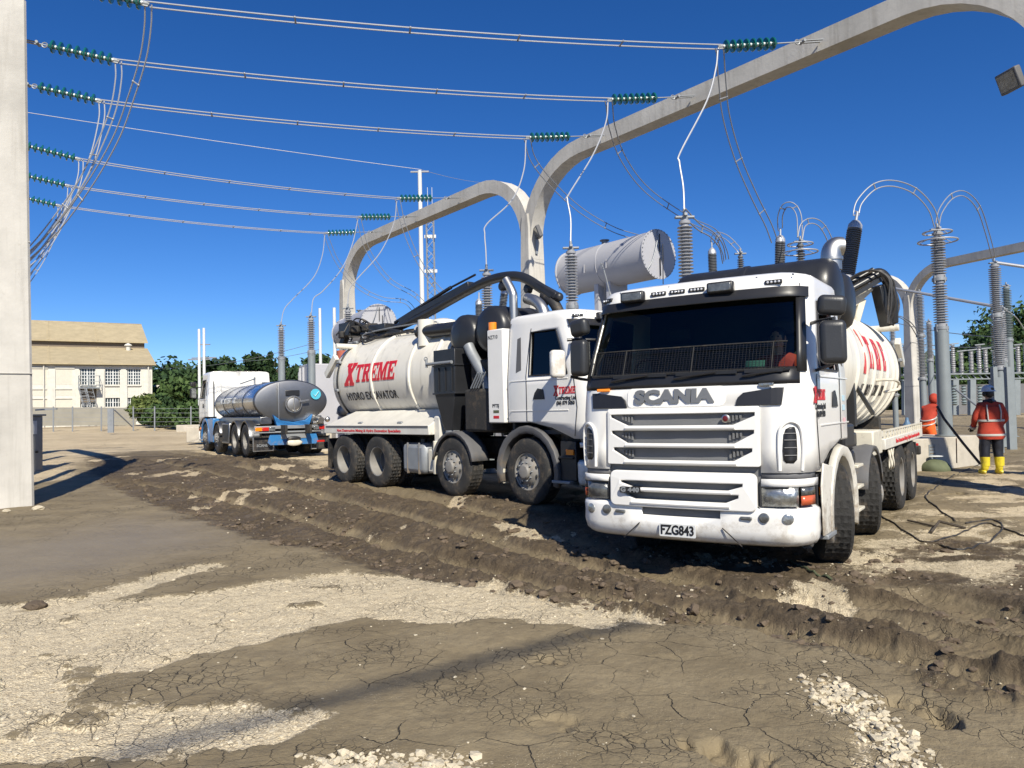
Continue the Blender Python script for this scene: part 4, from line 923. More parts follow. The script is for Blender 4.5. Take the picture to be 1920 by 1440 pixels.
    for z_ in (1.785, 2.28): q = MB(); q.box(-1.19,-.80,3.40,4.08,z_,z_+.03); q.obj('flange', M_['blackm'], ho, bevel=.006)
    q = MB(); q.cyl((-1.21,3.45,2.34),(-1.21,4.22,2.34),.030); q.cyl((-1.21,4.22,2.28),(-1.21,4.22,2.44),.022); q.torus((-1.21,4.24,2.44),.035,.010,(0,1,0),14,6); q.obj('latch_bar', M_['galv'], ho)
    q = MB(); q.torus((-.9,3.8,2.62),.05,.018,(0,1,0),16,6); q.obj('lifting_eye', M_['blackm'], ho)
    q = MB(); q.cyl((-1.0,3.74,1.14),(-1.0,3.74,1.05),.13,n=20); q.obj('drain_collar', M_['galv'], ho)
    for y in (3.5,3.7,3.9): q = MB(); q.box(-1.19,-1.168,y-.012,y+.012,1.84,2.26); q.obj('stiffener', M_['blackm'], ho)
    q = MB(); q.tube(smooth_path([(-.98,3.26,2.62),(-.98,3.15,2.45),(-.98,2.80,2.0),(-.98,2.68,1.6)]), .095, 16); q.obj('down_pipe', M_['galv'], root)
    q = MB(); q.box(-1.12,-.4,2.52,3.24,1.12,1.85); q.box(-.8,.5,2.55,3.9,1.1,2.3); q.box(-1.0,-.4,2.55,3.2,1.95,2.35); q.obj('blower', M_['under'], root, bevel=.05)
    for i in range(4): q = MB(); q.bar((-1.14,2.60+.07*i,2.12),(-1.14,2.80+.07*i,1.86),.02,.02); q.obj('ladder_rung', M_['galv'], root)
    q = MB(); q.box(-1.205,-.55,2.07,2.47,1.27,2.80); wl = q.obj('side_cabinet', W, root, bevel=.02)
    me = text_data('NZ710', .085, .001, 0, .001); put_data('cabinet_code', me, M_['blackv'], wl, lambda x, y, z: (-1.2065-z, 2.32 - x, 2.67+y))
    me = text_data('PFTSJ', .075, .002, 0, .001); put_data('cabinet_letters', me, M_['blackv'], wl, lambda x, y, z: (-1.2065-z, 2.28 - x, 1.55+y))
    for z, m_ in ((1.46, M_['tarp']), (1.37, M_['red'])): q = MB(); q.box(-1.208,-1.204,2.20,2.34,z-.025,z+.02); q.obj('sticker', m_, wl)
    # twin filter drums across the truck
    fz = opt['filter_z']
    for y, z, r in ((2.74, fz, .41), (3.50, fz-.04, .38)):
        q = MB(); q.lathe([(0,-1.0),(r*.55,-.99),(r*.84,-.955),(r*.96,-.90),(r,-.82),(r,-.1),(r+.015,-.09),(r+.015,-.04),(r,-.03),(r,.84),(r*.96,.93),(r*.84,.99),(r*.55,1.03),(0,1.04)], (0,y,z), (1,0,0), 44); q.obj('filter_drum', M_['blackm'], root)
    q = MB(); q.cyl((-.72,5.15,fz+.18),(-.72,3.75,fz+.14),.125,n=22); q.lathe([(.15,0),(.15,.05)],(-.72,5.02,fz+.178),(0,1,0),20); q.obj('air_duct', M_['blackm'], root)
    q = MB(); q.cyl((-.70,4.95,2.75),(-.70,4.95,fz+.40),.16,n=20); q.tube([(-.70,4.95,fz+.3),(-.70,5.15,fz+.2)], .14, 16); q.obj('duct_pedestal', Cm, root)
    q = MB(); q.box(-.62,1.05,2.05,2.12,2.98-.03,3.03) if False else q.box(-.6,.9,2.1,2.4,2.75,fz+.02); q.obj('drum_support', M_['under'], root, bevel=.03)
def exhausts_right(root):
    q = MB(); q.tube(smooth_path([(-.72,2.34,2.6),(-.72,2.34,3.30),(-.72,2.36,3.46),(-.72,2.52,3.70)]), .072, 18); q.obj('exhaust_stack', M_['steel'], root)
    q = MB(); q.tube(smooth_path([(-.5,1.82,2.9),(-.5,1.84,3.10),(-.5,2.0,3.27),(-.5,2.24,3.36)]), .095, 18); q.obj('intake_elbow', M_['steel'], root)
    q = MB(); q.cyl((-1.0,2.56,2.80),(-1.0,2.56,2.95),.075,n=18); bo = q.obj('beacon', M_['amber'], root)
    q = MB(); q.cyl((-1.0,2.56,2.76),(-1.0,2.56,2.80),.085,n=18); q.obj('beacon_base', M_['black'], bo)
def boom_forward(root):
    pts = smooth_path([(0,7.6,3.26),(0,7.0,3.36),(0,5.9,3.54),(0,4.46,3.84),(0,3.64,3.95),(0,2.96,3.88),(0,2.45,3.62),(0,2.10,3.40)], 7)
    q = MB(); q.tube(pts, .090, 16); bo = q.obj('suction_boom', M_['blackm'], root)
    q = MB(); q.bar((0,6.9,3.46),(0,4.4,3.94),.16,.12); q.obj('boom_beam', M_['blackm'], bo, bevel=.01)
    q = MB(); q.cyl((.03,7.2,3.48),(.03,5.1,3.98),.038,n=12); q.cyl((.03,5.1,3.98),(.03,4.3,4.12),.022,n=10); q.obj('hydraulic_ram', M_['steel'] if False else M_['blackm'], bo)
    for y, z in ((3.45,3.84),(2.75,3.70),(2.35,3.42)):
        q = MB(); q.ball((0,y,z-.06), .05, .12, .10, 12, 8); q.cyl((-.06,y,z-.10),(.06,y,z-.10),.045,n=12); q.obj('hose_roller', M_['black'], bo)
    q = MB(); q.tube(smooth_path([(0,2.35,3.48),(0,2.12,3.32),(0,1.98,3.12),(0,1.92,2.98)], 12), .095, 16)
    q.obj('suction_hose', M_['wire'], bo)
    q = MB(); q.bar((0,2.5,3.66),(0,2.0,3.40),.16,.12); q.ball((0,1.98,3.39), .08); q.obj('boom_tip', M_['black'], bo, bevel=.02)
    q = MB(); q.cyl((0,7.5,3.05),(0,7.5,3.35),.20,n=20); q.box(-.25,.25,7.2,7.9,3.28,3.46); q.obj('boom_turret', M_['blackm'], bo, bevel=.02)
    # folded hose crane at the tail end
    rs = random.Random(3)
    q = MB(); q.bar((-.1,6.7,3.16),(-.1,9.0,3.60),.16,.18); q.bar((-.1,9.0,3.60),(-.15,9.3,3.1),.14,.16); q.cyl((-.25,6.5,3.06),(-.25,8.2,3.30),.045,n=12); q.box(-.35,.1,8.6,9.1,3.3,3.62); q.obj('tail_crane', M_['blackm'], bo, bevel=.02)
    for k in range(9):
        a = Vector((-.35+.07*k, 7.6+rs.uniform(-.3,.8), 3.2+rs.uniform(0,.2))); c = a+Vector((rs.uniform(-.2,.2), rs.uniform(.4,1.0), rs.uniform(.1,.4))); e_ = c+Vector((rs.uniform(-.2,.2), rs.uniform(.1,.4), rs.uniform(-.5,-.2)))
        q = MB(); q.tube(smooth_path([a, c, e_], 6), .018, 6); q.obj('hydraulic_hose', M_['wire'], bo)
    q = MB()
    for k in range(7): q.cbox((rs.uniform(-.35,.2), 8.0+rs.uniform(0,1.1), 3.25+rs.uniform(0,.3)), .16, .2, .16, Matrix.Rotation(rs.random()*3, 3, 'Z'))
    q.obj('valve_block', M_['under'], bo, bevel=.03)['kind'] = 'stuff'
    q = MB(); q.cyl((-.45,8.75,2.62),(-.45,8.75,2.95),.13,n=16); q.obj('cap_red', mat('faded_red_cap', (.38,.10,.06), .6), bo)
def crane_rear(root):
    q = MB(); q.bar((.30,6.6,3.22),(.66,6.9,3.62),.22,.22); cr = q.obj('crane_arm', M_['rimcream'], root, bevel=.02)
    q = MB(); q.cyl((.30,6.4,3.42),(.86,6.8,3.78),.055,n=14); q.cyl((.22,6.5,3.52),(.78,6.9,3.88),.045,n=14); q.bar((.36,6.3,3.30),(.92,6.7,3.68),.07,.07); q.obj('crane_ram', M_['blackm'], cr)
    q = MB(); q.tube(smooth_path([(.74,6.8,3.78),(.90,6.9,3.80),(1.0,7.0,3.6),(1.03,7.05,3.3),(1.02,7.1,2.98)]), .085, 12); q.bar((.86,6.95,3.62),(.96,7.1,2.95),.20,.24); q.obj('crane_jib', M_['blackm'], cr, bevel=.02)
    q = MB(); q.cyl((.1,6.6,3.05),(.1,6.6,3.35),.18,n=18); q.box(-.1,.5,6.35,6.9,3.12,3.28); q.bar((.5,6.7,3.0),(.60,6.8,3.4),.12,.12); q.obj('crane_base', M_['rimcream'], cr, bevel=.02)
    rs = random.Random(8)
    for k in range(8):
        y = 6.5+.09*k; q = MB(); q.tube(smooth_path([(.25,y,3.35+rs.uniform(0,.1)),(.5,y+.05,3.62+rs.uniform(-.04,.12)),(.82,y+.08,3.84+rs.uniform(-.03,.08)),(1.02+rs.uniform(-.03,.05),y+.1,3.66),(1.06+rs.uniform(-.04,.05),y+.1,3.3),(1.0,y+.1,2.95)], 5), .018, 6); q.obj('hydraulic_hose', M_['wire'], cr)
def stack_left(root, fz):
    q = MB(); q.tube(smooth_path([(.90,2.90,fz+.28),(.90,2.90,fz+.42),(.91,2.92,fz+.52),(.95,2.95,fz+.57),(1.01,2.99,fz+.57)]), .122, 20); q.lathe([(.14,0),(.14,.03)], (.90,2.90,fz+.40), (0,0,1), 18); q.obj('exhaust_elbow', M_['steel'], root)
def door_text(root, side):
    sg = side
    def fn(yc, zc, kx=1., ky=1.): return lambda x, y, z: (sg*(1.2025+z), yc + sg*x*kx, zc + y*ky)
    me = slab_data('XTREME', .105, .46, .10, 1.5, .0012); put_data('door_lettering', me, M_['red'], root, lambda x, y, z: (sg*(1.2025+z), (.37 if sg > 0 else .93) + sg*x, 1.70+y))
    for s_, z, wd in (('Contracting Ltd', 1.64, .43), ('(06) 879 5050', 1.565, .38)):
        me = text_data(s_, .078, .0022, 0, .0012); xs = [v.co.x for v in me.vertices]; k = wd/(max(xs)-min(xs)); put_data('door_lettering', me, M_['blackv'], root, fn(.62 if sg > 0 else .68, z, k))

def place(i, t):
    x, y, a, z = t; return (x, y, z), -math.radians(a)
T1 = (1.60, 7.50, 33.83, -.125); T2 = (2.132, 11.579, -40.97, .07); T3 = (-11.5, 31.09, 146.7, .27)
l, r = place(1, T1)
t1 = empty('vacuum_truck', l, r, 'white hydro excavation truck facing the camera, black mirrors, wire stone guard on its windscreen', 'truck', 'white hydro excavation trucks')
cab(t1, M_['white'], dict(key='near', arch=M_['white_dirty'], mirror=M_['blackc'], axles=AX, wheels='c', steer=-.38, open_window=1, mx={-1: -1.24}, plate='FZG843'))
vac_body(t1, dict(white=M_['white'], tank=M_['cream'], tank_front=2.75, ribs=[4.1,4.75,5.4,6.05,6.7,7.35,7.8], letter_y=6.55, lh=.50, lz=2.16, lid=M_['white_dirty'], filter_z=3.02))
crane_rear(t1); stack_left(t1, 3.02); door_text(t1, 1); door_text(t1, -1)
for y, z, m_ in ((1.60,1.72,'ltblue'),(1.60,1.62,'ltblue'),(1.62,1.48,'red')):
    q = MB(); q.box(1.201,1.2045,y+.05,y+.17,z-.03,z+.03); q.obj('sticker', mat('pale_'+m_, (.45,.62,.70) if m_ == 'ltblue' else (.70,.42,.44), .5), t1)
l, r = place(2, T2)
t2 = empty('vacuum_truck', l, r, 'white hydro excavation truck seen side-on, black suction boom arching over its cab', 'truck', 'white hydro excavation trucks')
cab(t2, M_['white'], dict(key='far', arch=M_['grey_flap'], mirror=M_['white'], axles=AX, wheels='a', steer=-.0, plate='FZG851', mx={-1: -1.46, 1: 1.46}, my=.56, mz=-.10))
vac_body(t2, dict(white=M_['white'], tank=M_['cream'], tank_front=3.7, ribs=[4.35,5.2,6.6], letter_y=7.72, lid=M_['white_dirty'], filter_z=2.86))
boom_forward(t2); exhausts_right(t2); door_text(t2, 1); door_text(t2, -1)

# ------------------------------------------------------------------ milk tanker, seen from behind
l, r = place(3, T3)
t3 = empty('tanker_truck', l, r, 'polished steel milk tanker with white cab and blue mudguards, seen from behind on the left', 'truck')
cab(t3, M_['white'], dict(key='tanker', arch=M_['blue'], mirror=M_['black'], axles=AX, wheels='a', steer=0, plate='HLM206'))
def ell(y, a, b, z0=1.72, n=56): return [(a*math.cos(2*math.pi*i/n), y, z0 + b*math.sin(2*math.pi*i/n)) for i in range(n+1)]
q = MB(); q.sheet([ell(2.75,.02,.02), ell(2.76,.6,.34), ell(2.84,.95,.56), ell(3.0,1.12,.64), ell(3.05,1.16,.66), ell(8.2,1.16,.66), ell(8.24,1.16,.66)]); tk = q.obj('milk_tank', M_['stainless'], t3, sharp=50)
q = MB(); q.sheet([ell(8.24,1.16,.66), ell(8.28,1.155,.656), ell(8.305,1.13,.635), ell(8.32,1.05,.58), ell(8.345,.7,.4), ell(8.36,.3,.15), ell(8.362,.01,.01)]); q.obj('tank_end', M_['stain2'], tk, sharp=22)
for y in (3.05,4.3,5.6,6.9,8.22): q = MB(); q.sheet([ell(y-.03,1.163,.663), ell(y-.02,1.172,.672), ell(y+.02,1.172,.672), ell(y+.03,1.163,.663)]); q.obj('tank_band', M_['stain2'], tk)
q = MB(); q.box(.42,.46,8.40,8.455,1.14,2.28); q.obj('weld_seam', M_['steel'], tk, bevel=.01)
q = MB(); q.torus((-.02,8.46,1.62),.25,.02,(0,1,0),28,6); q.lathe([(.23,0),(.2,.04),(.1,.06),(0,.06)],(-.02,8.44,1.62),(0,1,0),26); q.cyl((-.02,8.46,1.40),(-.02,8.56,1.40),.03); q.bar((-.02,8.53,1.38),(-.02,8.53,1.88),.03,.03); q.bar((-.2,8.5,1.70),(-.50,8.5,1.75),.04,.05); q.obj('manhole_hatch', M_['steel'], tk)
q = MB(); q.box(-.24,.20,8.34,8.40,1.88,2.06); q.obj('hinge_plate', M_['blackm'], tk, bevel=.02)
q = MB(); q.lathe([(.17,0),(.17,.008)],(-.76,8.372,1.93),(-.06,1,.04),28); q.obj('round_sticker', M_['ltblue'], tk)
q = MB(); c_ = Vector((-.76,8.392,1.93)); q.bar(c_+Vector((.09,0,0)), c_+Vector((.02,0,-.07)), .006, .04, (0,1,0)); q.bar(c_+Vector((.03,0,-.08)), c_+Vector((-.09,0,.08)), .006, .04, (0,1,0)); q.obj('tick_mark', M_['white'], tk)
me = text_data('MILK TEST NZ', .26, .006, 0, .003); xs = [v.co.x for v in me.vertices]; k = 2.1/(max(xs)-min(xs))
put_data('tank_lettering', me, M_['plate'], tk, lambda x, y, z: ((1.16+z+.004)*math.cos(math.asin(min(.9, y/.66+.12))), 4.9+x*k, 1.72+(.66+z+.004)*(y/.66+.12)))
q = MB(); q.prism([(-.62,1.30),(-.50,.92),(.50,.92),(.62,1.30),(.4,1.12),(0,1.06),(-.4,1.12)], (0,8.32,0), (1,0,0), (0,0,1), (0,1,0), .16); q.obj('tank_cradle', M_['blue'], t3, bevel=.01)
q = MB(); q.box(-.98,-.60,3.0,8.3,1.0,1.25); q.box(.60,.98,3.0,8.3,1.0,1.25); q.obj('side_rail', M_['stain2'], t3, bevel=.03)
q = MB(); q.box(-1.22,1.22,8.5,8.56,.86,.96); q.box(-1.22,1.22,8.5,8.56,.74,.79); q.box(-.4,.4,8.4,8.5,.55,.75); rb = q.obj('light_bar', M_['galv'], t3, bevel=.01)
for sd in (-1, 1):
    for k_, (a_, b_, m_) in enumerate(((1.20,1.0,'amber'),(.99,.79,'redlens'),(.78,.60,'lamp'))): q = MB(); q.box(min(sd*a_,sd*b_), max(sd*a_,sd*b_), 8.56,8.60,.81,.92); q.obj('tail_lamp', M_[m_], rb, bevel=.008)
    q = MB(); q.box(min(sd*.60,sd*1.2), max(sd*.60,sd*1.2), 8.30,8.32,.22,.60); mf = q.obj('mud_flap', M_['black'], t3)
    q = MB(); q.tube([(sd*.60,8.34,.62),(sd*.60,8.34,.20),(sd*1.2,8.34,.20),(sd*1.2,8.34,.62)], .02, 6); q.obj('flap_frame', M_['steel'], mf)
    me = text_data('SCANIA', .11, .003, 0, .002); put_data('flap_letters', me, M_['galv'], mf, lambda x, y, z, sd=sd: (sd*.9 - x, 8.325+z, .36+y))
    for y in (6.02, 7.38): fender(t3, y, M_['stain2'], sd, r0=.62, a0=0, a1=180)
    fender(t3, 3.5, M_['stain2'], sd, r0=.60)
    q = MB(); q.box(min(sd*.95,sd*1.21), max(sd*.95,sd*1.21), 1.95,2.9,.35,1.22); q.obj('side_skirt', M_['blue'], t3, bevel=.03)
    q = MB(); q.box(min(sd*.9,sd*1.2), max(sd*.9,sd*1.2), 4.25,5.25,.35,1.05); gr = q.obj('tool_locker', M_['stain2'], t3, bevel=.03)
    for i in range(7): q = MB(); q.bar((sd*1.206,4.32+.13*i,.42),(sd*1.206,4.42+.13*i,1.0),.012,.03); q.obj('locker_slot', M_['black'], gr)
q = MB(); q.prism([(-.72,.36),(.72,.36),(.80,.44),(.72,.70),(-.72,.70),(-.80,.44)], (0,8.42,0), (1,0,0), (0,0,1), (0,1,0), .06); tb = q.obj('tow_beam', M_['blue'], t3, bevel=.01)
q = MB(); q.ball((0,8.53,.42),.26,.05,.10,18,8); q.obj('tow_jaw', M_['rimcream'], tb); q = MB(); q.ball((0,8.52,.55),.22,.06,.075,18,8); q.obj('tow_coupling', M_['black'], tb)
q = MB(); q.cyl((-.8,8.3,1.15),(-.8,8.75,1.1),.10); q.cyl((-.95,8.5,1.02),(-.6,8.5,1.02),.06); q.ball((-1.05,8.6,1.12),.09); q.obj('pump_fitting', M_['steel'], t3)
q = MB(); q.cyl((-.2,5.2,2.37),(-.2,5.2,2.44),.26,n=24); q.bar((.1,4.5,2.60),(.4,3.6,2.45),.03,.03); q.cyl((.1,4.4,2.38),(.1,4.4,2.66),.03); q.obj('tank_lid', M_['steel'], tk)
q = MB(); q.box(-.9,.9,2.05,2.1,1.2,2.82); q.tube([(.75,2.09,2.55),(.75,2.16,2.5),(.75,2.16,1.5),(.75,2.09,1.45)], .02, 6); q.obj('cab_rear_panel', M_['white'], t3)
q = MB(); q.tube([(1.0,2.12,2.6),(1.02,2.2,2.55),(1.02,2.2,1.35),(1.0,2.1,1.3)], .018, 6); q.obj('grab_rail', M_['black'], t3)

# ------------------------------------------------------------------ concrete portal frames with arched beams
def arch_pts(s0, s1, zc, zs, rr, left=True, right=True):
    P = []
    if left: P += [(s0, zs-.6)] + [(s0 + rr*(1-math.cos(t*math.pi/20)), zs + (zc-zs)*math.sin(t*math.pi/20)) for t in range(0, 11)]
    else: P.append((s0, zc))
    if right: P += [(s1 - rr*(1-math.cos(t*math.pi/20)), zs + (zc-zs)*math.sin(t*math.pi/20)) for t in range(10, -1, -1)] + [(s1, zs-.6)]
    else: P.append((s1, zc))
    return P
def portal(label, base, d, cols, H=9.17, spans=None, floods=(), group='concrete portal frames', tall=()):
    d = Vector((d[0], d[1], 0)).normalized(); n = Vector((-d.y, d.x, 0)); base = Vector((base[0], base[1], 0))
    root = empty('portal_frame', (base.x, base.y, 0), 0, label, 'gantry', group)
    def W(s, z, o): return d*s + Vector((0,0,z)) + n*o
    zc = H-.21
    for c in cols:
        p = base+d*c; z0 = gz(p.x, p.y)-.3; q = MB(); rows = []
        for z, w, t in (((z0,.40,.40),(3.0,.36,.36),(6.4,.30,.32),(9.3,.26,.29)) if c in tall else ((z0,.36,.36),(3.0,.31,.335),(6.4,.235,.30),(7.1,.22,.285),(7.55,.16,.28))):
            rows.append([W(c+a, z, b) for a, b in ((-w+.04,-t),(w-.04,-t),(w,-t+.04),(w,t-.04),(w-.04,t),(-w+.04,t),(-w,t-.04),(-w,-t+.04),(-w+.04,-t))])
        q.sheet(rows); q.obj('column', M_['concrete'], root, sharp=20)
    for c in cols:
        for zz in (2.4, 4.8):
            p = base+d*c; w = .348 if zz < 3 else .275; w += .045*(c in tall); t = .345 if zz < 3 else .318; t += .03*(c in tall); q = MB(); q.prism([(-w,-t),(w,-t),(w,t),(-w,t)], W(c,zz,0), d, n, (0,0,1), .010); q.obj('formwork_joint', M_['concrete'], root)
    for a, b in (spans or list(zip(cols, cols[1:]))):
        P = arch_pts(a+.035, b-.035, zc, 6.75, 2.45, a in cols, b in cols); q = MB(); rows = []
        for i, (s, z) in enumerate(P):
            A = P[max(0, i-1)]; B = P[min(len(P)-1, i+1)]; tx, tz = B[0]-A[0], B[1]-A[1]; L = math.hypot(tx, tz); nx, nz = -tz/L, tx/L
            h = .21; w = .265
            rows.append([W(s+nx*u, z+nz*u, v) for u, v in ((-h,-w+.03),(h,-w+.03),(h+.001,-w+.06),(h,w-.03),(-h,w-.03),(-h,-w+.03))])
        q.sheet(rows); q.obj('arched_beam', M_['concrete'], root, sharp=32)
    for c, z, o, sgn in floods:
        q = MB(); q.bar(W(c+.20*sgn, z-.35, -.05), W(c+.30*sgn, z-.35, -.05), .08, .5); q.bar(W(c+.26*sgn, z-.05, -.05), W(c+(.4 if c < 1 else .7)*sgn, z, -.12), .04, .04); q.obj('lamp_bracket', M_['galv'], root)
        q = MB(); R_ = Matrix.Rotation(math.atan2(d.y, d.x)-.5, 3, 'Z') @ Matrix.Rotation(.35, 3, 'X'); q.cbox(W(c+(.50 if c < 1 else .78)*sgn, z+.02, -.15), .44, .12, .36, R_); fl = q.obj('floodlight', M_['grey_flap'], root, bevel=.02)
        q = MB(); q.cbox(W(c+(.50 if c < 1 else .78)*sgn, z+.02, -.15)+R_@Vector((0,-.062,0)), .36, .012, .28, R_); q.obj('lamp_glass', M_['lampdark'], fl)
    return root, d, n, base
dR = (.596, -.803); GB = (.719, 23.6)
gr1 = portal('long concrete portal with arched corners crossing behind the two white trucks', GB, dR, [-13.5, 0, 14.1], spans=[(-13.5,0),(0,14.1),(14.1,27)], floods=[(0,6.9,0,1),(14.1,6.9,0,-1)])
GL = (-9.18, 13.95)
gr2 = portal('pale concrete pillar at the left edge with its beam above the frame', GL, dR, [0, -13.5], spans=[(-13.5,0)], tall=(0,))
gr3 = portal('far concrete portal with twin arches behind the right hand insulators', (22.75,43.6), (.36,-.93), [-13.5, 0, 13.5])

# ------------------------------------------------------------------ insulators
DISC = MB().lathe([(.0,-.07),(.035,-.068),(.045,-.03),(.115,-.022),(.127,-.008),(.120,.012),(.085,.026),(.05,.05),(.04,.072),(0,.074)], (0,0,0), (0,0,1), 26).mesh('disc', M_['green'])
CAPM = MB().lathe([(0,-.078),(.04,-.076),(.042,-.03),(.03,-.02)], (0,0,0), (0,0,1), 14).mesh('disc_cap', M_['alu'])
def string_insul(A, E, label, n=8):
    """A: end at the beam, E: end at the conductor"""
    A, E = Vector(A), Vector(E); dr = (A-E).normalized(); q = dr.to_track_quat('Z', 'Y')
    root = empty('insulator_string', E, 0, label, 'insulator', 'green glass strain insulators')
    root.rotation_mode = 'QUATERNION'; root.rotation_quaternion = q; L = (A-E).length; s0 = .16
    for i in range(n):
        o = link('disc', DISC, root, (0,0,s0+.146*i)); link('disc_cap', CAPM, o)
    b = MB(); b.cyl((0,0,-.02),(0,0,s0-.06), .028, n=8); b.bar((0,0,.0),(0,0,.10), .09, .03); b.obj('yoke', M_['galv'], root)
    b = MB(); z1 = s0+.146*n-.05; b.cyl((0,0,z1),(0,0,L-.45), .014, n=7); b.bar((.05,0,L-.5),(.05,0,L-.05), .015, .05); b.bar((-.05,0,L-.5),(-.05,0,L-.05), .015, .05); b.cyl((-.09,0,L-.48),(.09,0,L-.48), .03, n=8); b.torus((0,0,L-.6), .05, .012, (1,0,0), 12, 5); b.obj('strain_link', M_['galv'], root)
    return root
def cable_run(name, pts, label, cat, group, r=.016, twin=0.0, m=None, n=6, spacers=0, up=(0,0,1)):
    pts = [Vector(p) for p in pts]; c = pts[0].copy(); root = empty(name, c, 0, label, cat, group); pts = [p-c for p in pts]
    offs = [0] if not twin else [-twin/2, twin/2]; tot = []
    for o_ in offs:
        q = []
        for i, p in enumerate(pts):
            t = (pts[min(i+1, len(pts)-1)]-pts[max(0, i-1)]).normalized(); s = t.cross(Vector(up)); s = s.normalized() if s.length > 1e-3 else Vector((1,0,0)); q.append(p+s*o_)
        tot.append(q); b = MB(); b.tube(q, r, n); b.obj('conductor', m or M_['alu'], root)
    if twin and spacers:
        for k in range(1, spacers+1):
            i = int(k*(len(pts)-1)/(spacers+1)); b = MB(); b.tube([tot[0][i], tot[1][i]], r*1.1, 6); b.ball(tot[0][i], r*1.8, n=8, m=5); b.ball(tot[1][i], r*1.8, n=8, m=5); b.obj('spacer', M_['aludark'], root)
    return root
def sagged(A, B, sag, n=26):
    return [A.lerp(B, i/n)-Vector((0,0,sag*4*(i/n)*(1-i/n))) for i in range(n+1)]
names = ['top', 'second', 'third', 'fourth', 'fifth', 'lowest']
Rend = [(1348,88),(1140,187),(987,258),(745,372),(672,407),(610,437)]; Ratt = [(1540,74),(1290,176),(1110,248),(860,370),(778,405),(710,433)]
Lend = [(278,8),(222,115),(190,190),(150,299),(130,349),(112,386)]
E1 = [atz(*p, 8.62) for p in Rend]; E2 = [atz(*p, 8.62) for p in Lend]
gd = Vector((*dR, 0)).normalized(); gn = Vector((-gd.y, gd.x, 0))
def on_beam(p, base, side):
    b = Vector((*base, 0)); q = Vector((p.x, p.y, 0)); s = (q-b).dot(gd); r_ = b+gd*s; return r_ + gn*side*.24 + Vector((0,0,8.92))
for i in range(6):
    a = on_beam(atz(*Ratt[i], 8.92), GB, -1 if (E1[i]-Vector((*GB,0))).dot(gn) < 0 else 1)
    string_insul(a, E1[i], 'green glass disc string at the right end of the %s overhead line' % names[i], 8)
    dir_ = (E2[i]-E1[i]); dir_.z = 0; dir_.normalize(); tgt = E2[i]+dir_*2.6; side = 1 if (E2[i]-Vector((*GL,0))).dot(gn) > 0 else -1
    # meet the left beam
    b = Vector((*GL,0)); t = ((b+gn*side*.24-E2[i]).dot(gn))/dir_.dot(gn) if abs(dir_.dot(gn)) > .1 else 2.6
    t = max(1.9, min(t, 6)); a2 = E2[i]+dir_*t; a2.z = 8.92
    string_insul(a2, E2[i], 'green glass disc string at the pillar end of the %s overhead line' % names[i], 8)
    cable_run('overhead_line', sagged(E1[i], E2[i], .12), 'twin aluminium conductors of the %s overhead line, insulator to insulator' % names[i], 'cable', 'overhead lines across the yard', .014, .19, spacers=4)
cable_run('earth_wire', sagged(at(-80,190,40), at(790,318,46), .1), 'thin earth wire running to the slim grey mast', 'cable', None, .018, m=M_['alu'], n=5)
cable_run('earth_wire', sagged(at(790,318,46), at(900,342,60), .1), 'short thin wire leaving the slim mast to the right', 'cable', None, .014, m=M_['alu'], n=5)

def post(px_top, Y=None, z=5.0, label='', dia=.28, shed_h=1.05, base_z=None, ped_r=.125, mS=None, name='post_insulator', rings=False, tiers=1, top=True, group='tubular posts with grey insulators', lean=0):
    P = atz(*px_top, z) if Y is None else at(px_top[0], px_top[1], Y); z = P.z
    g = gz(P.x, P.y) if base_z is None else base_z
    root = empty(name, (P.x, P.y, g), 0, label, 'insulator', group); h = z-g; m = mS or M_['porcelain']
    zt = h-.16; each = shed_h
    for k in range(tiers):
        zb = zt-each; n_ = max(8, int(each/.068)); prof = [(.0, zb-.02),(dia*.42, zb-.02),(dia*.42, zb+.05),(dia*.27, zb+.06)]
        for j in range(n_):
            a = zb+.07+(each-.14)*j/n_; st = (each-.14)/n_; prof += [(dia*.27, a),(dia*.5, a+st*.18),(dia*.5, a+st*.32),(dia*.27, a+st*.72)]
        prof += [(dia*.27, zt-.06),(dia*.38, zt-.05),(dia*.38, zt),(0, zt)]
        b = MB(); b.lathe(prof, (0,0,0), (0,0,1), 18); b.obj('insulator', m, root, sharp=50)
        b = MB(); b.lathe([(dia*.46, zb-.10),(dia*.50,zb-.09),(dia*.50,zb-.02),(dia*.3,zb-.01)], (0,0,0), (0,0,1), 16)
        for q in range(4): a = q*math.pi/2+.4; b.cyl((dia*.46*math.cos(a), dia*.46*math.sin(a), zb-.14),(dia*.46*math.cos(a), dia*.46*math.sin(a), zb+.03), .018, n=6)
        b.obj('flange', M_['galv'], root); zt = zb-.10
    b = MB(); b.cyl((0,0,0),(0,0,zt), ped_r*1.02, ped_r, 20); b.lathe([(ped_r*1.5,0),(ped_r*1.5,.04)], (0,0,.01), (0,0,1), 16); b.obj('pedestal', M_['galvp'], root)
    if top:
        b = MB(); b.cyl((0,0,h-.18),(0,0,h-.08), dia*.26, n=12); b.bar((-.17,0,h-.09),(.17,0,h-.09), .10, .035); b.bar((0,-.13,h-.06),(0,.13,h-.06), .06, .05); b.cyl((0,0,h-.08),(0,0,h+.06), .03, n=8); b.obj('top_clamp', M_['galv'], root, bevel=.006)
    if rings:
        for zz, R in ((h-.15,.31),(h-.36,.42)):
            b = MB(); b.torus((0,0,zz), R, .018, (0,0,1), 36, 6)
            for q in range(3): a = q*2.09+.3; b.tube([(R*math.cos(a),R*math.sin(a),zz),(.08*math.cos(a),.08*math.sin(a),zz+.12)], .010, 5)
            b.obj('grading_ring', M_['alu'], root)
    return root, Vector((P.x, P.y, z))
M_['galvp'] = mat('grey_painted_post', (.215,.24,.25), .5, .1, var=.10, vs=3)
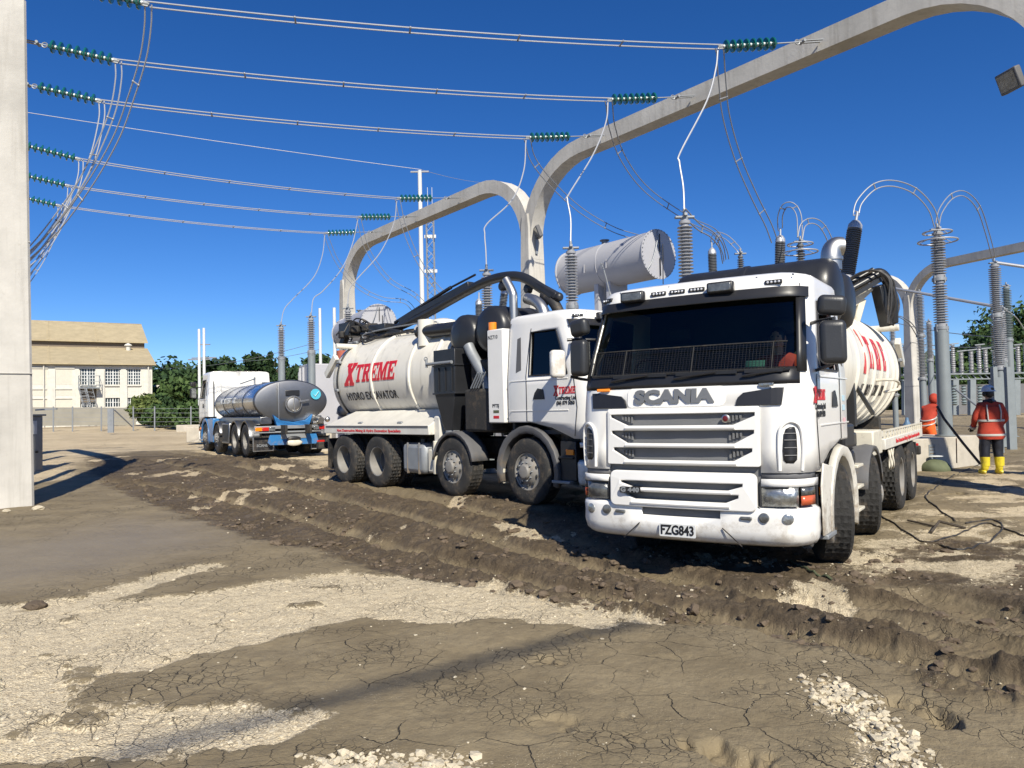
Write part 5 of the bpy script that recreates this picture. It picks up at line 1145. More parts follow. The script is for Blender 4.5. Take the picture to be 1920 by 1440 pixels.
M_['greenish'] = mat('green_grey_porcelain', (.19,.23,.235), .35, var=.06)
PT = [(1283,398),(1070,457),(912,500),(652,573),(583,589),(527,606)]
pl = ['tall grey insulator post rising just behind the near truck cab roof', 'grey insulator post on a pale tube in front of the large grey drum', 'grey insulator post behind the black suction boom', 'grey insulator post in front of the smaller grey drum', 'grey insulator post on a pale tube, second from the left', 'grey insulator post furthest left, above the milk tanker']
PP = []
for p, lb in zip(PT, pl): PP.append(post(p, None, 5.0, lb, .27, 1.12)[1])
# light single droppers and dark twin droppers
def interp_drop(px, Y0, Y1, extra=None):
    n = len(px); pts = []
    L = [0]
    for a, b in zip(px, px[1:]): L.append(L[-1]+math.dist(a, b))
    for p, l_ in zip(px, L): pts.append(at(p[0], p[1], Y0+(Y1-Y0)*l_/L[-1]))
    return smooth_path(pts, 8)
D1 = [[(1346,92),(1342,130),(1325,190),(1276,285),(1274,305),(1281,350),(1283,395)], [(1140,190),(1136,230),(1112,290),(1068,362),(1064,375),(1070,410),(1070,453)], [(986,262),(982,320),(960,375),(913,420),(909,440),(911,470),(912,498)],
      [(744,376),(738,420),(712,475),(668,525),(655,545),(652,572)], [(671,412),(660,460),(640,505),(606,545),(588,560),(584,588)], [(609,440),(604,480),(588,520),(550,560),(533,580),(527,606)]]
for i in range(6):
    pts = interp_drop(D1[i], E1[i].y, PP[i].y); pts[0] = E1[i]; pts[-1] = PP[i]
    cable_run('dropper', pts, 'pale single dropper from the %s overhead line down to its insulator post' % names[i], 'cable', 'droppers to the insulator posts', .017)
D2 = [([(1350,92),(1354,150),(1362,220),(1385,300),(1415,370),(1440,420),(1452,452)], 17.5), ([(1142,192),(1148,240),(1170,300),(1215,358),(1290,410),(1340,435),(1358,470),(1362,488)], 22), ([(989,262),(1000,300),(1035,345),(1090,395),(1150,430),(1200,446)], 22.5),
      ([(746,376),(756,420),(780,480),(812,530),(838,556)], 26), ([(673,412),(690,470),(730,525),(780,555),(812,592)], 29), ([(611,441),(632,490),(668,535),(716,560),(760,566),(783,592)], 32)]
for i in range(6):
    pts = interp_drop(D2[i][0], E1[i].y, D2[i][1]); pts[0] = E1[i]
    cable_run('twin_dropper', pts, 'twin dropper curving from the right end of the %s overhead line to the transformer' % names[i], 'cable', 'twin droppers to the transformers', .013, .15, m=M_['aludark'], spacers=3, up=(0,1,0))
# bundle falling behind the left pillar
D3 = [[(278,12),(277,50),(268,110),(245,185),(216,262),(165,350),(105,430),(42,490),(20,505)], [(222,120),(222,150),(212,205),(185,275),(150,345),(105,410),(60,465),(20,500)], [(191,195),(190,225),(175,290),(150,345),(110,415),(60,478),(20,505)],
      [(152,302),(150,330),(138,368),(110,425),(70,480),(20,520)], [(131,352),(128,380),(115,420),(85,470),(50,515),(20,540)], [(112,389),(110,415),(98,450),(75,495),(45,538),(18,562)]]
for i in range(6):
    pts = interp_drop(D3[i], E2[i].y, max(15.5, E2[i].y-1.0)); pts[0] = E2[i]
    cable_run('twin_dropper', pts, 'twin dropper from the left end of the %s overhead line down behind the pillar' % names[i], 'cable', 'twin droppers behind the left pillar', .014, .12, m=M_['alu'], spacers=2, up=(0,1,0))
    P = pts[-1]; post((0,0), None, 5, '', .27) if False else None
for k, (px, Y) in enumerate(((12, 16.5), (14, 19), (12, 22.5))):
    p_ = at(px, 520, Y); post((px, 520-k*-12), Y, 5, 'grey insulator post hidden behind the left pillar, %s' % ('nearest', 'middle', 'farthest')[k], .27, 1.1)
# unseen tube added behind the viewpoint to cast the soft shadow on the mud
M_['aluloop'] = mat('weathered_conductor', (.36,.37,.39), .5, .4, var=.1)
oh = 13.0; off = Vector((SUN_AZ[0], SUN_AZ[1], 0)).normalized()*oh/math.tan(SUN_EL)
pa, pb = atz(1215,1162,0)+off, atz(560,1330,0)+off; pa.z = pb.z = oh; dv = (pb-pa).normalized()
cable_run('busbar_tube', [pa, pb, pb+dv*.9], 'unseen overhead tube added to cast the soft shadow on the near mud', 'busbar', None, .045, n=12)  # added shadow caster, not one of the yard's busbars
cable_run('added_stay_wire', [pb+dv*.9, pb+dv*15+Vector((0,0,1.5))], 'thin stay wire added at the left end of the unseen overhead tube', 'cable', None, .006, n=5)
cable_run('added_stay_wire', [pa, pa-dv*14+Vector((0,0,1.5))], 'thin stay wire added at the other end of the unseen overhead tube', 'cable', None, .006, n=5)  # invented wires for the added tube, too thin to cast a visible shadow

# ------------------------------------------------------------------ transformers
def transformer(label, cpt, zc, R, L, ang, box, top, rad_side, bush, grp='grey power transformers', nrad=7):
    root = empty('transformer', (cpt[0], cpt[1], 0), ang, label, 'transformer', grp)
    # local x along the drum
    b = MB(); b.lathe([(0,0),(R,0),(R,.02),(R,L),(R,L+.02),(0,L+.02)], (-L/2,0,zc), (1,0,0), 56); dm = b.obj('conservator', M_['greypaint'], root)
    for s in (-1, 1):
        b = MB(); b.lathe([(R+.035,0),(R+.035,.03),(R-.02,.032)], (s*(L/2+.012)+(-.02 if s > 0 else -.01),0,zc), (1,0,0), 56); b.obj('end_flange', M_['greypaint'], dm)
        bl = MB()
        for k in range(36): a = k*2*math.pi/36; bl.cyl((s*(L/2+.03), math.cos(a)*(R+.015), zc+math.sin(a)*(R+.015)), (s*(L/2+.055), math.cos(a)*(R+.015), zc+math.sin(a)*(R+.015)), .012, n=5)
        o = bl.obj('flange_bolts', M_['galv'], dm); o['kind'] = 'stuff'
        b = MB(); b.tube(smooth_path([(s*(L/2+.05), -.05, zc+R), (s*(L/2+.10), -.16, zc+R*.4), (s*(L/2+.10), -R*.55, zc-R*.35), (s*(L/2+.05), -R*.8, zc-R*.75)]), .014, 6); b.obj('sight_pipe', M_['galv'], dm)
        for k, (yy, z0, z1) in enumerate(((.0,.05,.55),(.12,-.2,.25),(.0,-.6,-.1))): b = MB(); b.box(s*(L/2+.06)-.012, s*(L/2+.06)+.012, yy-.012, yy+.012, zc+z0*R/.65, zc+z1*R/.65); b.obj('level_gauge', M_['black'], dm)
    for x in (-.5, -.05, .4): b = MB(); b.torus((x,0,zc), R+.006, .010, (1,0,0), 48, 5) if x == -.05 else b.bar((x,-R-.02,zc+.02),(x,-R-.02,zc-.22),.02,.03); b.obj('drum_strap', M_['greypaint'], dm)
    b = MB(); b.cyl((-.3,0,zc+R),(-.3,0,zc+R+.10),.09); b.cyl((-.3,0,zc+R+.10),(-.3,0,zc+R+.13),.14); b.obj('breather', M_['galv'], dm)
    b = MB(); b.tube(smooth_path([(.2,-R-.02,zc-.05),(.45,-R-.15,zc-.3),(.6,-R-.1,zc-R-.3),(.6,-R,zc-R-.9)]), .018, 6); b.obj('drain_pipe', M_['galv'], dm)
    for x in (-.35, .15): b = MB(); b.box(x-.08, x+.08, -.35, .35, top, zc-R+.12); b.obj('drum_stand', M_['greypaint'], root)
    x0, x1, y0, y1, z0 = box
    b = MB(); b.box(x0, x1, y0, y1, z0, top); tk = b.obj('tank', M_['greypaint'], root, bevel=.03)
    for k in range(int((x1-x0)/.6)): b = MB(); x = x0+.3+.6*k; b.box(x-.03, x+.03, y0-.07, y0, z0+.1, top-.1); b.obj('stiffener', M_['greypaint'], tk)
    for k in range(nrad):
        b = MB(); x = x0-.25-.16*k; b.box(x-.03, x+.03, y0+.1, y1-.1, z0+.4, top-.2); b.obj('radiator_panel', M_['greypaint'], tk, bevel=.01)
    for bx, by, h, dia, tx, ty, mm in bush:
        r2 = MB(); dr = Vector((tx, ty, 1)).normalized(); o_ = Vector((bx, by, top)); prof = [(dia*.7,0),(dia*.7,.25),(dia*.45,.3)]; n_ = int((h-.5)/.045)
        for j in range(n_): a = .32+(h-.55)*j/n_; st = (h-.55)/n_; prof += [(dia*.33,a),(dia*.5,a+st*.2),(dia*.5,a+st*.4),(dia*.33,a+st*.8)]
        r2.lathe(prof+[(dia*.33,h-.2)], o_, dr, 22); bo = r2.obj('bushing', mm, root, sharp=50)
        r2 = MB(); r2.lathe([(dia*.33,h-.22),(dia*.52,h-.20),(dia*.50,h-.08),(dia*.3,h),(dia*.1,h+.03),(dia*.1,h+.2),(0,h+.2)], o_, dr, 20); r2.obj('bushing_cap', M_['alu'], bo)
    return root
angd = math.atan2(2.8, -2.15)
transformer('large grey power transformer with its oil drum above the near truck', (3.0,22.2), 5.70, .65, 3.5, angd+math.pi, (-2.6,2.2,-3.6,-.7,.3), 3.7, 1,
            [])
transformer('smaller grey transformer with oil drum behind the side-on truck', (-5.95,30.7), 4.95, .65, 4.6, math.atan2(4.6,-2.3)+math.pi, (.5,2.0,-2.6,-.5,.3), 3.4, 1,
            [], nrad=4)
def bushing(name, top_px, bot_px, Y, dia, label, m, cap=True, grp='transformer bushings'):
    A, B = at(*top_px, Y), at(*bot_px, Y); root = empty(name, B, 0, label, 'insulator', grp); dr = (A-B); h = dr.length; dr.normalize(); n_ = int(h/.052); prof = [(dia*.45,0)]
    for j in range(n_): a = (h-.12)*j/n_; st = (h-.12)/n_; prof += [(dia*.36,a),(dia*.5,a+st*.2),(dia*.5,a+st*.45),(dia*.36,a+st*.8)]
    b = MB(); b.lathe(prof+[(dia*.36,h-.12)], (0,0,0), dr, 22); b.obj('sheds', m, root, sharp=50)
    b = MB(); b.lathe([(dia*.36,h-.13),(dia*.48,h-.11),(dia*.46,h-.02),(dia*.25,h+.07),(dia*.1,h+.09),(dia*.09,h+.28),(0,h+.28)], (0,0,0), dr, 20); b.obj('cap', M_['alu'], root)
    b = MB(); b.lathe([(dia*.75,-1.5),(dia*.75,-.05),(dia*.9,-.05),(dia*.9,0),(dia*.3,.01)], (0,0,0), dr, 18); b.obj('turret', M_['greypaint'], root)
    return root, A+dr*.25
b3, tb3 = bushing('bushing', (1604,420), (1588,520), 16.9, .32, 'leaning dark ribbed bushing, largest, right of the near truck roof', M_['composite'])
b2, tb2 = bushing('bushing', (1463,447), (1462,520), 21.0, .28, 'dark ribbed bushing with pale cap above the near truck roof', M_['composite'])
b1, tb1 = bushing('bushing', (1335,470), (1337,520), 23.5, .27, 'dark ribbed bushing between the big drum and the cab roof lamps', M_['composite'])
b4, tb4 = bushing('bushing', (946,545), (940,600), 24, .26, 'small dark bushing behind the boom, right of the insulator post', M_['composite'])
b5, tb5 = bushing('bushing', (898,565), (898,600), 24, .24, 'small dark bushing behind the boom, left of the insulator post', M_['composite'])
_, r2 = post((1500,447), 19.5, 5, 'insulator post with two metal rings above the near truck roof', .22, 1.0, rings=True, mS=M_['composite'])
_, r3 = post((1757,424), 18, 5, 'tall double insulator post with two metal rings beside the orange-clad workers', .32, 1.05, base_z=.70, ped_r=.15, rings=True, tiers=2)
_, r1 = post((1388,470), 22.5, 5, 'slim dark arrester post between the two cab-roof bushings', .2, .8, mS=M_['composite'])
def loop(px, Ya, Yb, label, A=None, B=None):
    pts = interp_drop(px, Ya, Yb)
    if A is not None: pts[0] = A
    if B is not None: pts[-1] = B
    cable_run('jumper_loop', pts, label, 'cable', 'jumper loops between the insulators', .014, .13, m=M_['aluloop'], spacers=2, up=(0,1,.2))
loop([(1604,405),(1612,378),(1640,350),(1675,344),(1715,358),(1745,390),(1757,424)], 16.9, 18, 'wide twin loop from the leaning bushing to the tall ringed post', tb3, r3)
loop([(1757,424),(1764,395),(1785,368),(1810,364),(1835,390),(1852,440),(1864,486)], 18, 24, 'twin loop from the tall ringed post down to the right hand post', r3)
loop([(1463,432),(1463,405),(1472,386),(1487,386),(1498,405),(1500,447)], 21, 19.5, 'small twin loop between the capped bushing and the ringed post', tb2, r2)
loop([(1500,447),(1506,422),(1522,414),(1540,422),(1555,448),(1562,480)], 19.5, 20.5, 'small twin loop from the ringed post to the right', r2)
loop([(1283,398),(1310,425),(1335,440),(1352,462),(1358,490)], 13.5, 20, 'twin jumper from the tall post behind the cab to the dark bushing')
loop([(1335,457),(1342,440),(1362,445),(1380,462),(1388,472)], 23.5, 22.5, 'short twin loop beside the dark bushing near the big drum', tb1, r1)

# ------------------------------------------------------------------ right hand yard
_, pA = post((1864,488), 24, 5, 'white ribbed double insulator post right of the ringed one', .36, 1.55, tiers=2, ped_r=.14)
_, pB = post((1886,532), 30, 5, 'greenish ribbed insulator post at the far right', .36, 2.0, ped_r=.15, mS=M_['greenish'])
_, pC = post((1723,545), 33, 5, 'ribbed insulator post standing against the far portal column', .38, 1.75, tiers=2, ped_r=.14)
_, pD = post((1741,600), 38, 5, 'shorter ribbed insulator post right of the far portal column', .36, 1.8, ped_r=.14)
_, pE = post((1879,575), 27, 5, 'thin ribbed insulator post between the white and greenish ones', .22, 1.7, ped_r=.10)
_, pF = post((1672,590), 30, 5, 'small insulator post above the tail of the near truck tank', .24, .9, ped_r=.10)
def tube_bus(a, b, label, r=.05): cable_run('busbar_tube', [a, b], label, 'busbar', 'tubular busbars of the right yard', r, n=10)
tube_bus(at(1560,520,33), at(1880,577,27), 'horizontal aluminium tube passing behind the tall ringed post', .055)
tube_bus(at(1864,492,24), at(2000,512,23), 'aluminium tube leaving the white post to the right', .05)
for a, b, Ya, Yb, lb in (((1660,600),(1870,632),40,30,'thin wire below the horizontal tube at right'), ((1700,640),(1875,650),44,32,'second thin wire low at right'), ((1680,705),(1860,688),50,45,'lowest thin wire at right behind the posts')):
    cable_run('overhead_line', sagged(at(*a,Ya), at(*b,Yb), .15), lb, 'cable', None, .018, n=5, m=M_['aludark'])
cable_run('jumper_loop', smooth_path([at(1880,578,27), at(1905,595,28), at(1925,625,29)], 6), 'thin jumper dropping right of the greenish post', 'cable', None, .02)
cable_run('jumper_loop', smooth_path([at(1672,592,30), at(1690,595,31), at(1708,608,32), at(1722,630,33)], 6), 'dark twin jumper between the small post and the far column', 'cable', None, .02, .12, m=M_['aludark'])
# distant switch rack
rk = empty('switch_rack', at(1850,770,58), 0, 'distant steel rack of small insulators behind the workers', 'switchgear'); ro = rk.location.copy(); rk.location.z = 0
def RK(px, py, Y=58): v = at(px, py, Y); return v-Vector((ro.x, ro.y, 0))
b = MB(); b.bar(RK(1690,703), RK(2050,697), .5, .10); b.bar(RK(1690,713), RK(2050,707), .4, .08)
bm_ = b.obj('rack_beam', M_['galvp'], rk)
for k in range(30): b = MB(); x = 1692+12*k; b.bar(RK(x,703), RK(x+8,712), .05, .06); b.obj('lattice_bar', M_['galv'], bm_)
rs = random.Random(4)
for k in range(22):
    px = 1700+15*k+rs.uniform(-3,3); t_ = 650+rs.uniform(-6,10); a, c = RK(px, 701), RK(px, t_); b = MB(); prof = []
    h = (c-a).z; n_ = 16
    for j in range(n_): z = h*j/n_; prof += [(.09,z),(.17,z+h/n_*.3),(.17,z+h/n_*.5)]
    b.lathe(prof, a, (0,0,1), 10); b.obj('insulator', M_['porcelain'], rk, sharp=60)
    b = MB(); b.bar(RK(px-9,t_), RK(px+9,t_-2), .08, .08); b.obj('switch_blade', M_['galv'], rk)
for px in (1698,1752,1790,1822,1862,1905,1950): b = MB(); a, c = RK(px,712), RK(px,778); b.bar(c, a, .42, .4, (0,1,0)); b.obj('support_leg', M_['galvp'], rk)
for px in (1790, 1808, 1838): b = MB(); a, c = RK(px,716,56), RK(px,760,56); b.lathe([(.10,0),(.2,.1)]*1+[(.10+.1*(j%2), .15+j*.1) for j in range(14)], c, (0,0,1), 10); b.obj('insulator', M_['greenish'], rk, sharp=60)
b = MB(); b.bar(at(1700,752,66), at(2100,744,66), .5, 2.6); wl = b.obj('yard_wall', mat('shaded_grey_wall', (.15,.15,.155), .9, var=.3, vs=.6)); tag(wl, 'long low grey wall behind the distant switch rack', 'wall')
for px, Ya, h0, lb in ((1868,22,.0,'slim grey steel column right of the ringed post'), (1893,23,0,'grey steel channel column beside the second worker')):
    a = at(px, 800, Ya); b = MB(); g = gz(a.x, a.y); top = at(px, 688, Ya).z
    b.bar((a.x,a.y,g),(a.x,a.y,top),.15,.12); b.bar((a.x+.12,a.y,g),(a.x+.12,a.y,top-.3),.03,.15); o = b.obj('steel_column', M_['galvp']); tag(o, lb, 'column')
# concrete plinth with its post, the strut, the lance
pL, pR = atz(1716,884,0), atz(1838,871,0); e = (pR-pL); e.z = 0; Lb = e.length; e.normalize(); ez = math.atan2(e.y, e.x)
b = MB(); b.box(0, Lb, 0, 1.9, -.25, .70); o = b.obj('concrete_plinth', M_['concrete2'], bevel=.02, loc=(pL.x, pL.y, 0), rot=(0,0,ez)); tag(o, 'pale concrete plinth carrying the tall ringed insulator post', 'plinth')
b = MB(); b.box(.55, .80, -.012, 0, .16, .56); s_ = b.obj('sign_plate', M_['galvp'], o)
for k in range(5): b = MB(); b.box(.58,.77,-.016,-.012,.21+.07*k,.235+.07*k); b.obj('printed_line', M_['grey_flap'], s_)
b = MB(); b.cyl(at(1789,728,18.2), at(1838,766,17.3), .022, n=8); o = b.obj('strut', M_['galv']); tag(o, 'thin grey strut slanting from the post towards the second worker', 'strut')
b = MB(); b.tube([at(1757,762,17.3), at(1770,785,17.15), at(1805,830,16.9), at(1838,870,16.6)], .028, 8); o = b.obj('suction_lance', M_['wire']); tag(o, 'dark lance pole slanting across the plinth face to the ground', 'lance')
b = MB(); b.tube([at(1793,822,17.4), at(1794,868,17.3)], .012, 6); o = b.obj('steel_rod', mat('rusty_rod',(.16,.06,.03),.8)); tag(o, 'thin rusty rod standing against the plinth', 'rod')
gp = atz(1742,880,0); b = MB(); b.ball((0,0,0), .33, .24, .21, 22, 14)
me = b.mesh('covered_heap', M_['tarp'])
for v in me.vertices: k = 1+.16*mnoise.noise(v.co*4); v.co *= k
o = link('covered_heap', me, None, (gp.x, gp.y-.3, .04)); tag(o, 'small green covered mound at the foot of the plinth', 'cover')
b = MB(); b.ball((0,0,.27), .16, .12, .02, 12, 6); b.obj('pale_patch', M_['plate'], o)
b = MB(); b.lathe([(0,0),(.055,0),(.06,.02),(.06,.2),(.03,.25),(.022,.30),(0,.30)], (0,0,0), (0,0,1), 16); w_ = pL+e*.18+Vector((-e.y, e.x, 0))*.25; o = b.obj('water_bottle', mat('blue_plastic',(.12,.2,.3),.2), loc=(w_.x, w_.y, .70)); tag(o, 'bluish plastic water bottle standing on the plinth corner', 'bottle'); o.scale = (1.4,1.4,1.6)
# hoses and cables on the ground
def ground_line(name, px, r, label, m, lift=.0):
    pts = []
    for p in smooth_path([Vector((*q, 0)) for q in px], 7): w0 = atz(p.x, p.y, 0); pts.append((w0.x, w0.y, gz(w0.x, w0.y)+r+lift))
    b = MB(); b.tube(pts, r, 7); o = b.obj(name, m); tag(o, label, 'hose')
ground_line('hose', [(1640,945),(1668,965),(1700,985),(1745,1000),(1800,985),(1850,972),(1895,985),(1960,1000)], .010, 'thin dark hose looping over the gravel from the near truck', M_['wire'])
ground_line('hose', [(1760,1003),(1800,1012),(1850,1000),(1880,980),(1860,965),(1810,972)], .010, 'dark hose curled in a loop at the right edge', M_['wire'])
ground_line('hose', [(1838,870),(1800,885),(1760,905),(1735,925),(1760,945),(1790,965)], .011, 'dark hose running from the lance to the puddled gravel', M_['wire'])
ground_line('hose', [(1482,1030),(1500,1046),(1530,1062),(1560,1072)], .012, 'thin green line lying under the near front wheel', M_['tarp'])
b = MB(); a = atz(1745,985,0); b.tube([(a.x,a.y,gz(a.x,a.y)+.02),(a.x+.3,a.y+.35,gz(a.x,a.y)+.10),(a.x+.55,a.y+.2,gz(a.x,a.y)+.03)], .018, 6); b.tube([(a.x+.2,a.y+.3,gz(a.x,a.y)+.05),(a.x+.1,a.y+.75,gz(a.x,a.y)+.06)], .014, 6); o = b.obj('fallen_branch', M_['bark']); tag(o, 'broken dark branch lying on the gravel near the hoses', 'branch')
# stones by the left pillar
for px, py, s, lb in ((72,958,.075,'pale stone right of the left pillar foot'), (12,963,.05,'small pale stone in front of the left pillar'), (66,1138,.07,'brown mud lump on the gravel edge at left')):
    w0 = atz(px, py, 0); bm = bmesh.new(); bmesh.ops.create_icosphere(bm, subdivisions=3, radius=1)
    for v in bm.verts: v.co *= 1+.35*mnoise.noise(v.co*1.7+Vector((px,0,0))); v.co.z *= .6
    me = bpy.data.meshes.new('rock'); bm.to_mesh(me); bm.free(); me.materials.append(M_['stone'] if 'pale' in lb else M_['clod']); o = link('rock', me, None, (w0.x, w0.y, gz(w0.x, w0.y)+s*.3)); o.scale = (s*1.3, s, s); tag(o, lb, 'rock')

# ------------------------------------------------------------------ left background : cabinet, masts, fence, building
ca = at(50, 893, 21.5); g = gz(ca.x, ca.y); b = MB(); b.box(-.35,.27,-.3,.3,0,1.55); cb = b.obj('electrical_cabinet', M_['galv'], bevel=.015, loc=(ca.x, ca.y, g)); tag(cb, 'grey electrical cabinet half hidden by the left pillar', 'cabinet')
b = MB(); b.box(-.42,.34,-.36,.36,1.552,1.60); b.obj('cabinet_roof', M_['galvp'], cb, bevel=.01)
b = MB(); b.box(.272,.29,-.22,.0,1.05,1.42); b.box(.02,.24,-.312,-.302,1.02,1.40); b.obj('warning_sign', M_['plate'], cb)
b = MB()
for x in (-.1,.0,.10): b.cyl((x,0,1.6),(x,0,2.0+.2*(x < 0)),.022,n=8)
o_ = b.obj('cable_ducts', M_['galv'], cb)
b = MB(); b.bar((.25,0,1.72),(.85,0,1.74),.05,.04); b.obj('side_bracket', M_['galv'], cb)
b = MB(); b.box(.272,.31,-.05,.03,.52,.58); b.obj('cabinet_lock', M_['black'], cb)
def mast(px, top, bot, Y, r, label, arms=()):
    A, B = at(px[0], top, Y), at(px[1], bot, Y); x = (A.x+B.x)/2; g = gz(x, Y)
    root = empty('power_pole', (x, Y, g), 0, label, 'pole', 'slim pale poles'); b = MB(); b.cyl((0,0,0),(0,0,A.z-g), r*1.3, r, 12); b.obj('pole', M_['plate'], root)
    for ay, hw in arms: z = at(px[0], ay, Y).z-g; b = MB(); b.bar((-hw,0,z),(hw,0,z),.09,.09); b.obj('crossarm', M_['aludark'], root)
mast((373,374), 617, 700, 62, .10, 'left of the twin pale poles beside the tanker cab', ((674,.9),)); mast((382,383), 615, 700, 62, .10, 'right of the twin pale poles beside the tanker cab', ((646,.5),(671,1.0)))
mast((600,601), 578, 700, 40, .07, 'thin pale pole between the two posts at centre left'); mast((627,628), 577, 700, 40, .08, 'thin pale pole just left of the smaller transformer')
mast((789,790), 320, 600, 46, .12, 'slim grey mast rising above the concrete beam', ((322,.55),))
# lattice mast
A, B = at(806,408,60), at(807,600,60); g = gz(A.x, 60); hm = A.z-g; lm = empty('lattice_mast', (A.x, 60, g), 0, 'grey lattice mast standing behind the side-on truck', 'mast')
for sx, sy in ((-.28,-.28),(.28,-.28),(.28,.28),(-.28,.28)): b = MB(); b.cyl((sx,sy,0),(sx,sy,hm),.045,n=6); b.obj('mast_leg', M_['galv'], lm)
nb = 26
for k in range(nb):
    z0, z1 = hm*k/nb, hm*(k+1)/nb
    for (x0,y0),(x1,y1) in (((-.28,-.28),(.28,-.28)),((.28,-.28),(.28,.28)),((.28,.28),(-.28,.28)),((-.28,.28),(-.28,-.28))):
        if k % 2: x0,y0,x1,y1 = x1,y1,x0,y0
        b = MB(); b.bar((x0,y0,z0),(x1,y1,z1),.035,.035); b.obj('brace', M_['galv'], lm)
for z, r_ in ((hm-1.5,.45),(hm*.74,.5)): b = MB(); b.bar((-r_,0,z),(r_,0,z),.12,.25); b.obj('aerial_bracket', M_['plate'], lm)
for x in (-.15,.2): b = MB(); b.cyl((x,0,hm-.5),(x,0,hm+2.4),.02,n=6); b.obj('aerial', M_['plate'], lm)
for a, c, lb in (((300,690),(600,640),'faint power line behind the twin poles'), ((380,672),(600,655),'lower faint power line behind the twin poles')):
    cable_run('power_line', sagged(at(*a,90), at(*c,60), .6), lb, 'cable', None, .02, n=4, m=M_['aludark'])

# building with two tiered roofs
Pr = at(286,790,75); gB = gz(Pr.x, Pr.y)-.1; ex = Vector((.85,.527,0)).normalized(); ey = Vector((-.527,.85,0)).normalized(); zE = at(286,684,75).z-gB
bl = empty('powerhouse', (Pr.x, Pr.y, gB), math.atan2(ex.y, ex.x), 'cream two-storey industrial building with tiered yellowish roofs', 'building')
LEN = 24.0
# local x: 0 at the right corner, negative to the left; y into the building
def lx_of(px, py=740, dy=0):
    d_ = ray(px, py); o_ = Vector((Pr.x, Pr.y, 0))+ey*dy; det = d_.x*(-ex.y) - d_.y*(-ex.x)
    # EYE + t d = o + s ex
    s = (d_.x*(o_.y-EYE.y) - d_.y*(o_.x-EYE.x))/(-(d_.x*ex.y - d_.y*ex.x)); t = (o_.x+ex.x*s)/d_.x; return s, EYE.z+d_.z*t-gB
wins = [(148,179,692,722),(197,227,692,721),(236,264,692,720)]; lows = [(148,179,747,763),(197,227,746,763),(236,262,745,762)]; blanks = [(54,88,692,722),(105,138,692,722)]
def rect(px0, px1, py0, py1):
    a, z1 = lx_of(px0, py0); c, z2 = lx_of(px1, py0); _, z0 = lx_of((px0+px1)/2, py1); _, z1 = lx_of((px0+px1)/2, py0); return a, c, z0, z1
rects = [rect(*w_) for w_ in wins+lows]
xsr = sorted(set([-LEN, 0]+[v for r_ in rects[:3] for v in r_[:2]])); 
b = MB(); zt = zE-.05
zw0 = sum(r_[2] for r_ in rects[:3])/3; zw1 = sum(r_[3] for r_ in rects[:3])/3; zl0 = sum(r_[2] for r_ in rects[3:])/3; zl1 = sum(r_[3] for r_ in rects[3:])/3
cuts = [-LEN]+[v for r_ in rects[:3] for v in r_[:2]]+[0]
for i in range(len(cuts)-1):
    x0, x1 = cuts[i], cuts[i+1]
    if i % 2 == 0: b.box(x0, x1, 0, .35, -1, zt)
    else:
        b.box(x0, x1, .06, .35, -1, zl0); b.box(x0, x1, .06, .35, zl1, zw0); b.box(x0, x1, .0, .35, zw1, zt)
b.box(-LEN, 0, .352, 6.2, -1, zt-.02); b.obj('wall', M_['bwall'], bl)
for i, r_ in enumerate(rects):
    x0, x1 = r_[0], r_[1]; z0, z1 = (zw0, zw1) if i < 3 else (zl0, zl1)
    b = MB(); b.box(x0, x1, .24, .28, z0, z1); w_ = b.obj('window', M_['pane'], bl)
    b = MB(); b.box(x0-.05, x1+.05, -.08, .06, z0-.16, z0-.02); b.obj('sill', M_['bwall'], w_)
    nx, nz = (6, 5) if i < 3 else (6, 2)
    for k in range(nx+1): b = MB(); x = x0+(x1-x0)*k/nx; t_ = .05 if k in (0, nx, nx//2) else .028; b.box(x-t_, x+t_, .19, .24, z0, z1); b.obj('mullion', M_['plate'], w_)
    for k in range(1, nz): b = MB(); z = z0+(z1-z0)*k/nz; b.box(x0, x1, .185, .215, z-.025, z+.025); b.obj('glazing_bar', M_['plate'], w_)
for bk in blanks+[(0,36,692,722)]:
    x0, x1, z0, z1 = rect(*bk)
    for za, zb in ((zw0, zw1), (zl1+.25, zw0-.45), (zl0-.2, zl1-.05)): b = MB(); b.box(x0, x1, -.012, .0, za, zb); pn = b.obj('recessed_panel', M_['bpanel'], bl); b = MB(); b.box(x0-.08, x1+.08, -.10, .0, zb, zb+.12); b.obj('panel_hood', M_['bwall'], pn)
for px in (43, 96, 143, 188, 231.5, 275):
    x, _ = lx_of(px); b = MB(); b.box(x-.32, x+.32, -.12, .0, -1, zt-.5); b.obj('pilaster', M_['bwall'], bl)
b = MB(); b.box(-LEN-.3, .35, -.35, .0, zt-.08, zt+.06); b.obj('fascia', M_['bfascia'], bl)
zr1 = at(273,653,80.4).z-gB; zr2 = at(264.5,642.6,80.6).z-gB; zr3 = at(249,610,85.5).z-gB
def roof(y0, z0, y1, z1, name, x1=.3):
    b = MB(); b.add([(-LEN-.3,y0,z0),(x1,y0,z0),(x1,y1,z1),(-LEN-.3,y1,z1),(-LEN-.3,y0,z0-.12),(x1,y0,z0-.12),(x1,y1,z1-.12),(-LEN-.3,y1,z1-.12)], [(0,1,2,3),(7,6,5,4),(0,4,5,1),(1,5,6,2),(2,6,7,3),(3,7,4,0)])
    r_ = b.obj(name, M_['broof'], bl)
    for x in (-4.3, -8.6, -12.9, -17.2): q = MB(); q.bar((x,y0+.02,z0+.02),(x,y1,z1+.02),.12,.06,(0,0,1)); q.obj('roof_joint', M_['broof'], r_)
    return r_
roof(-.45, zE+.05, 6.35, zr1, 'lower_roof'); roof(5.9, zr2, 11.5, zr3, 'upper_roof'); 
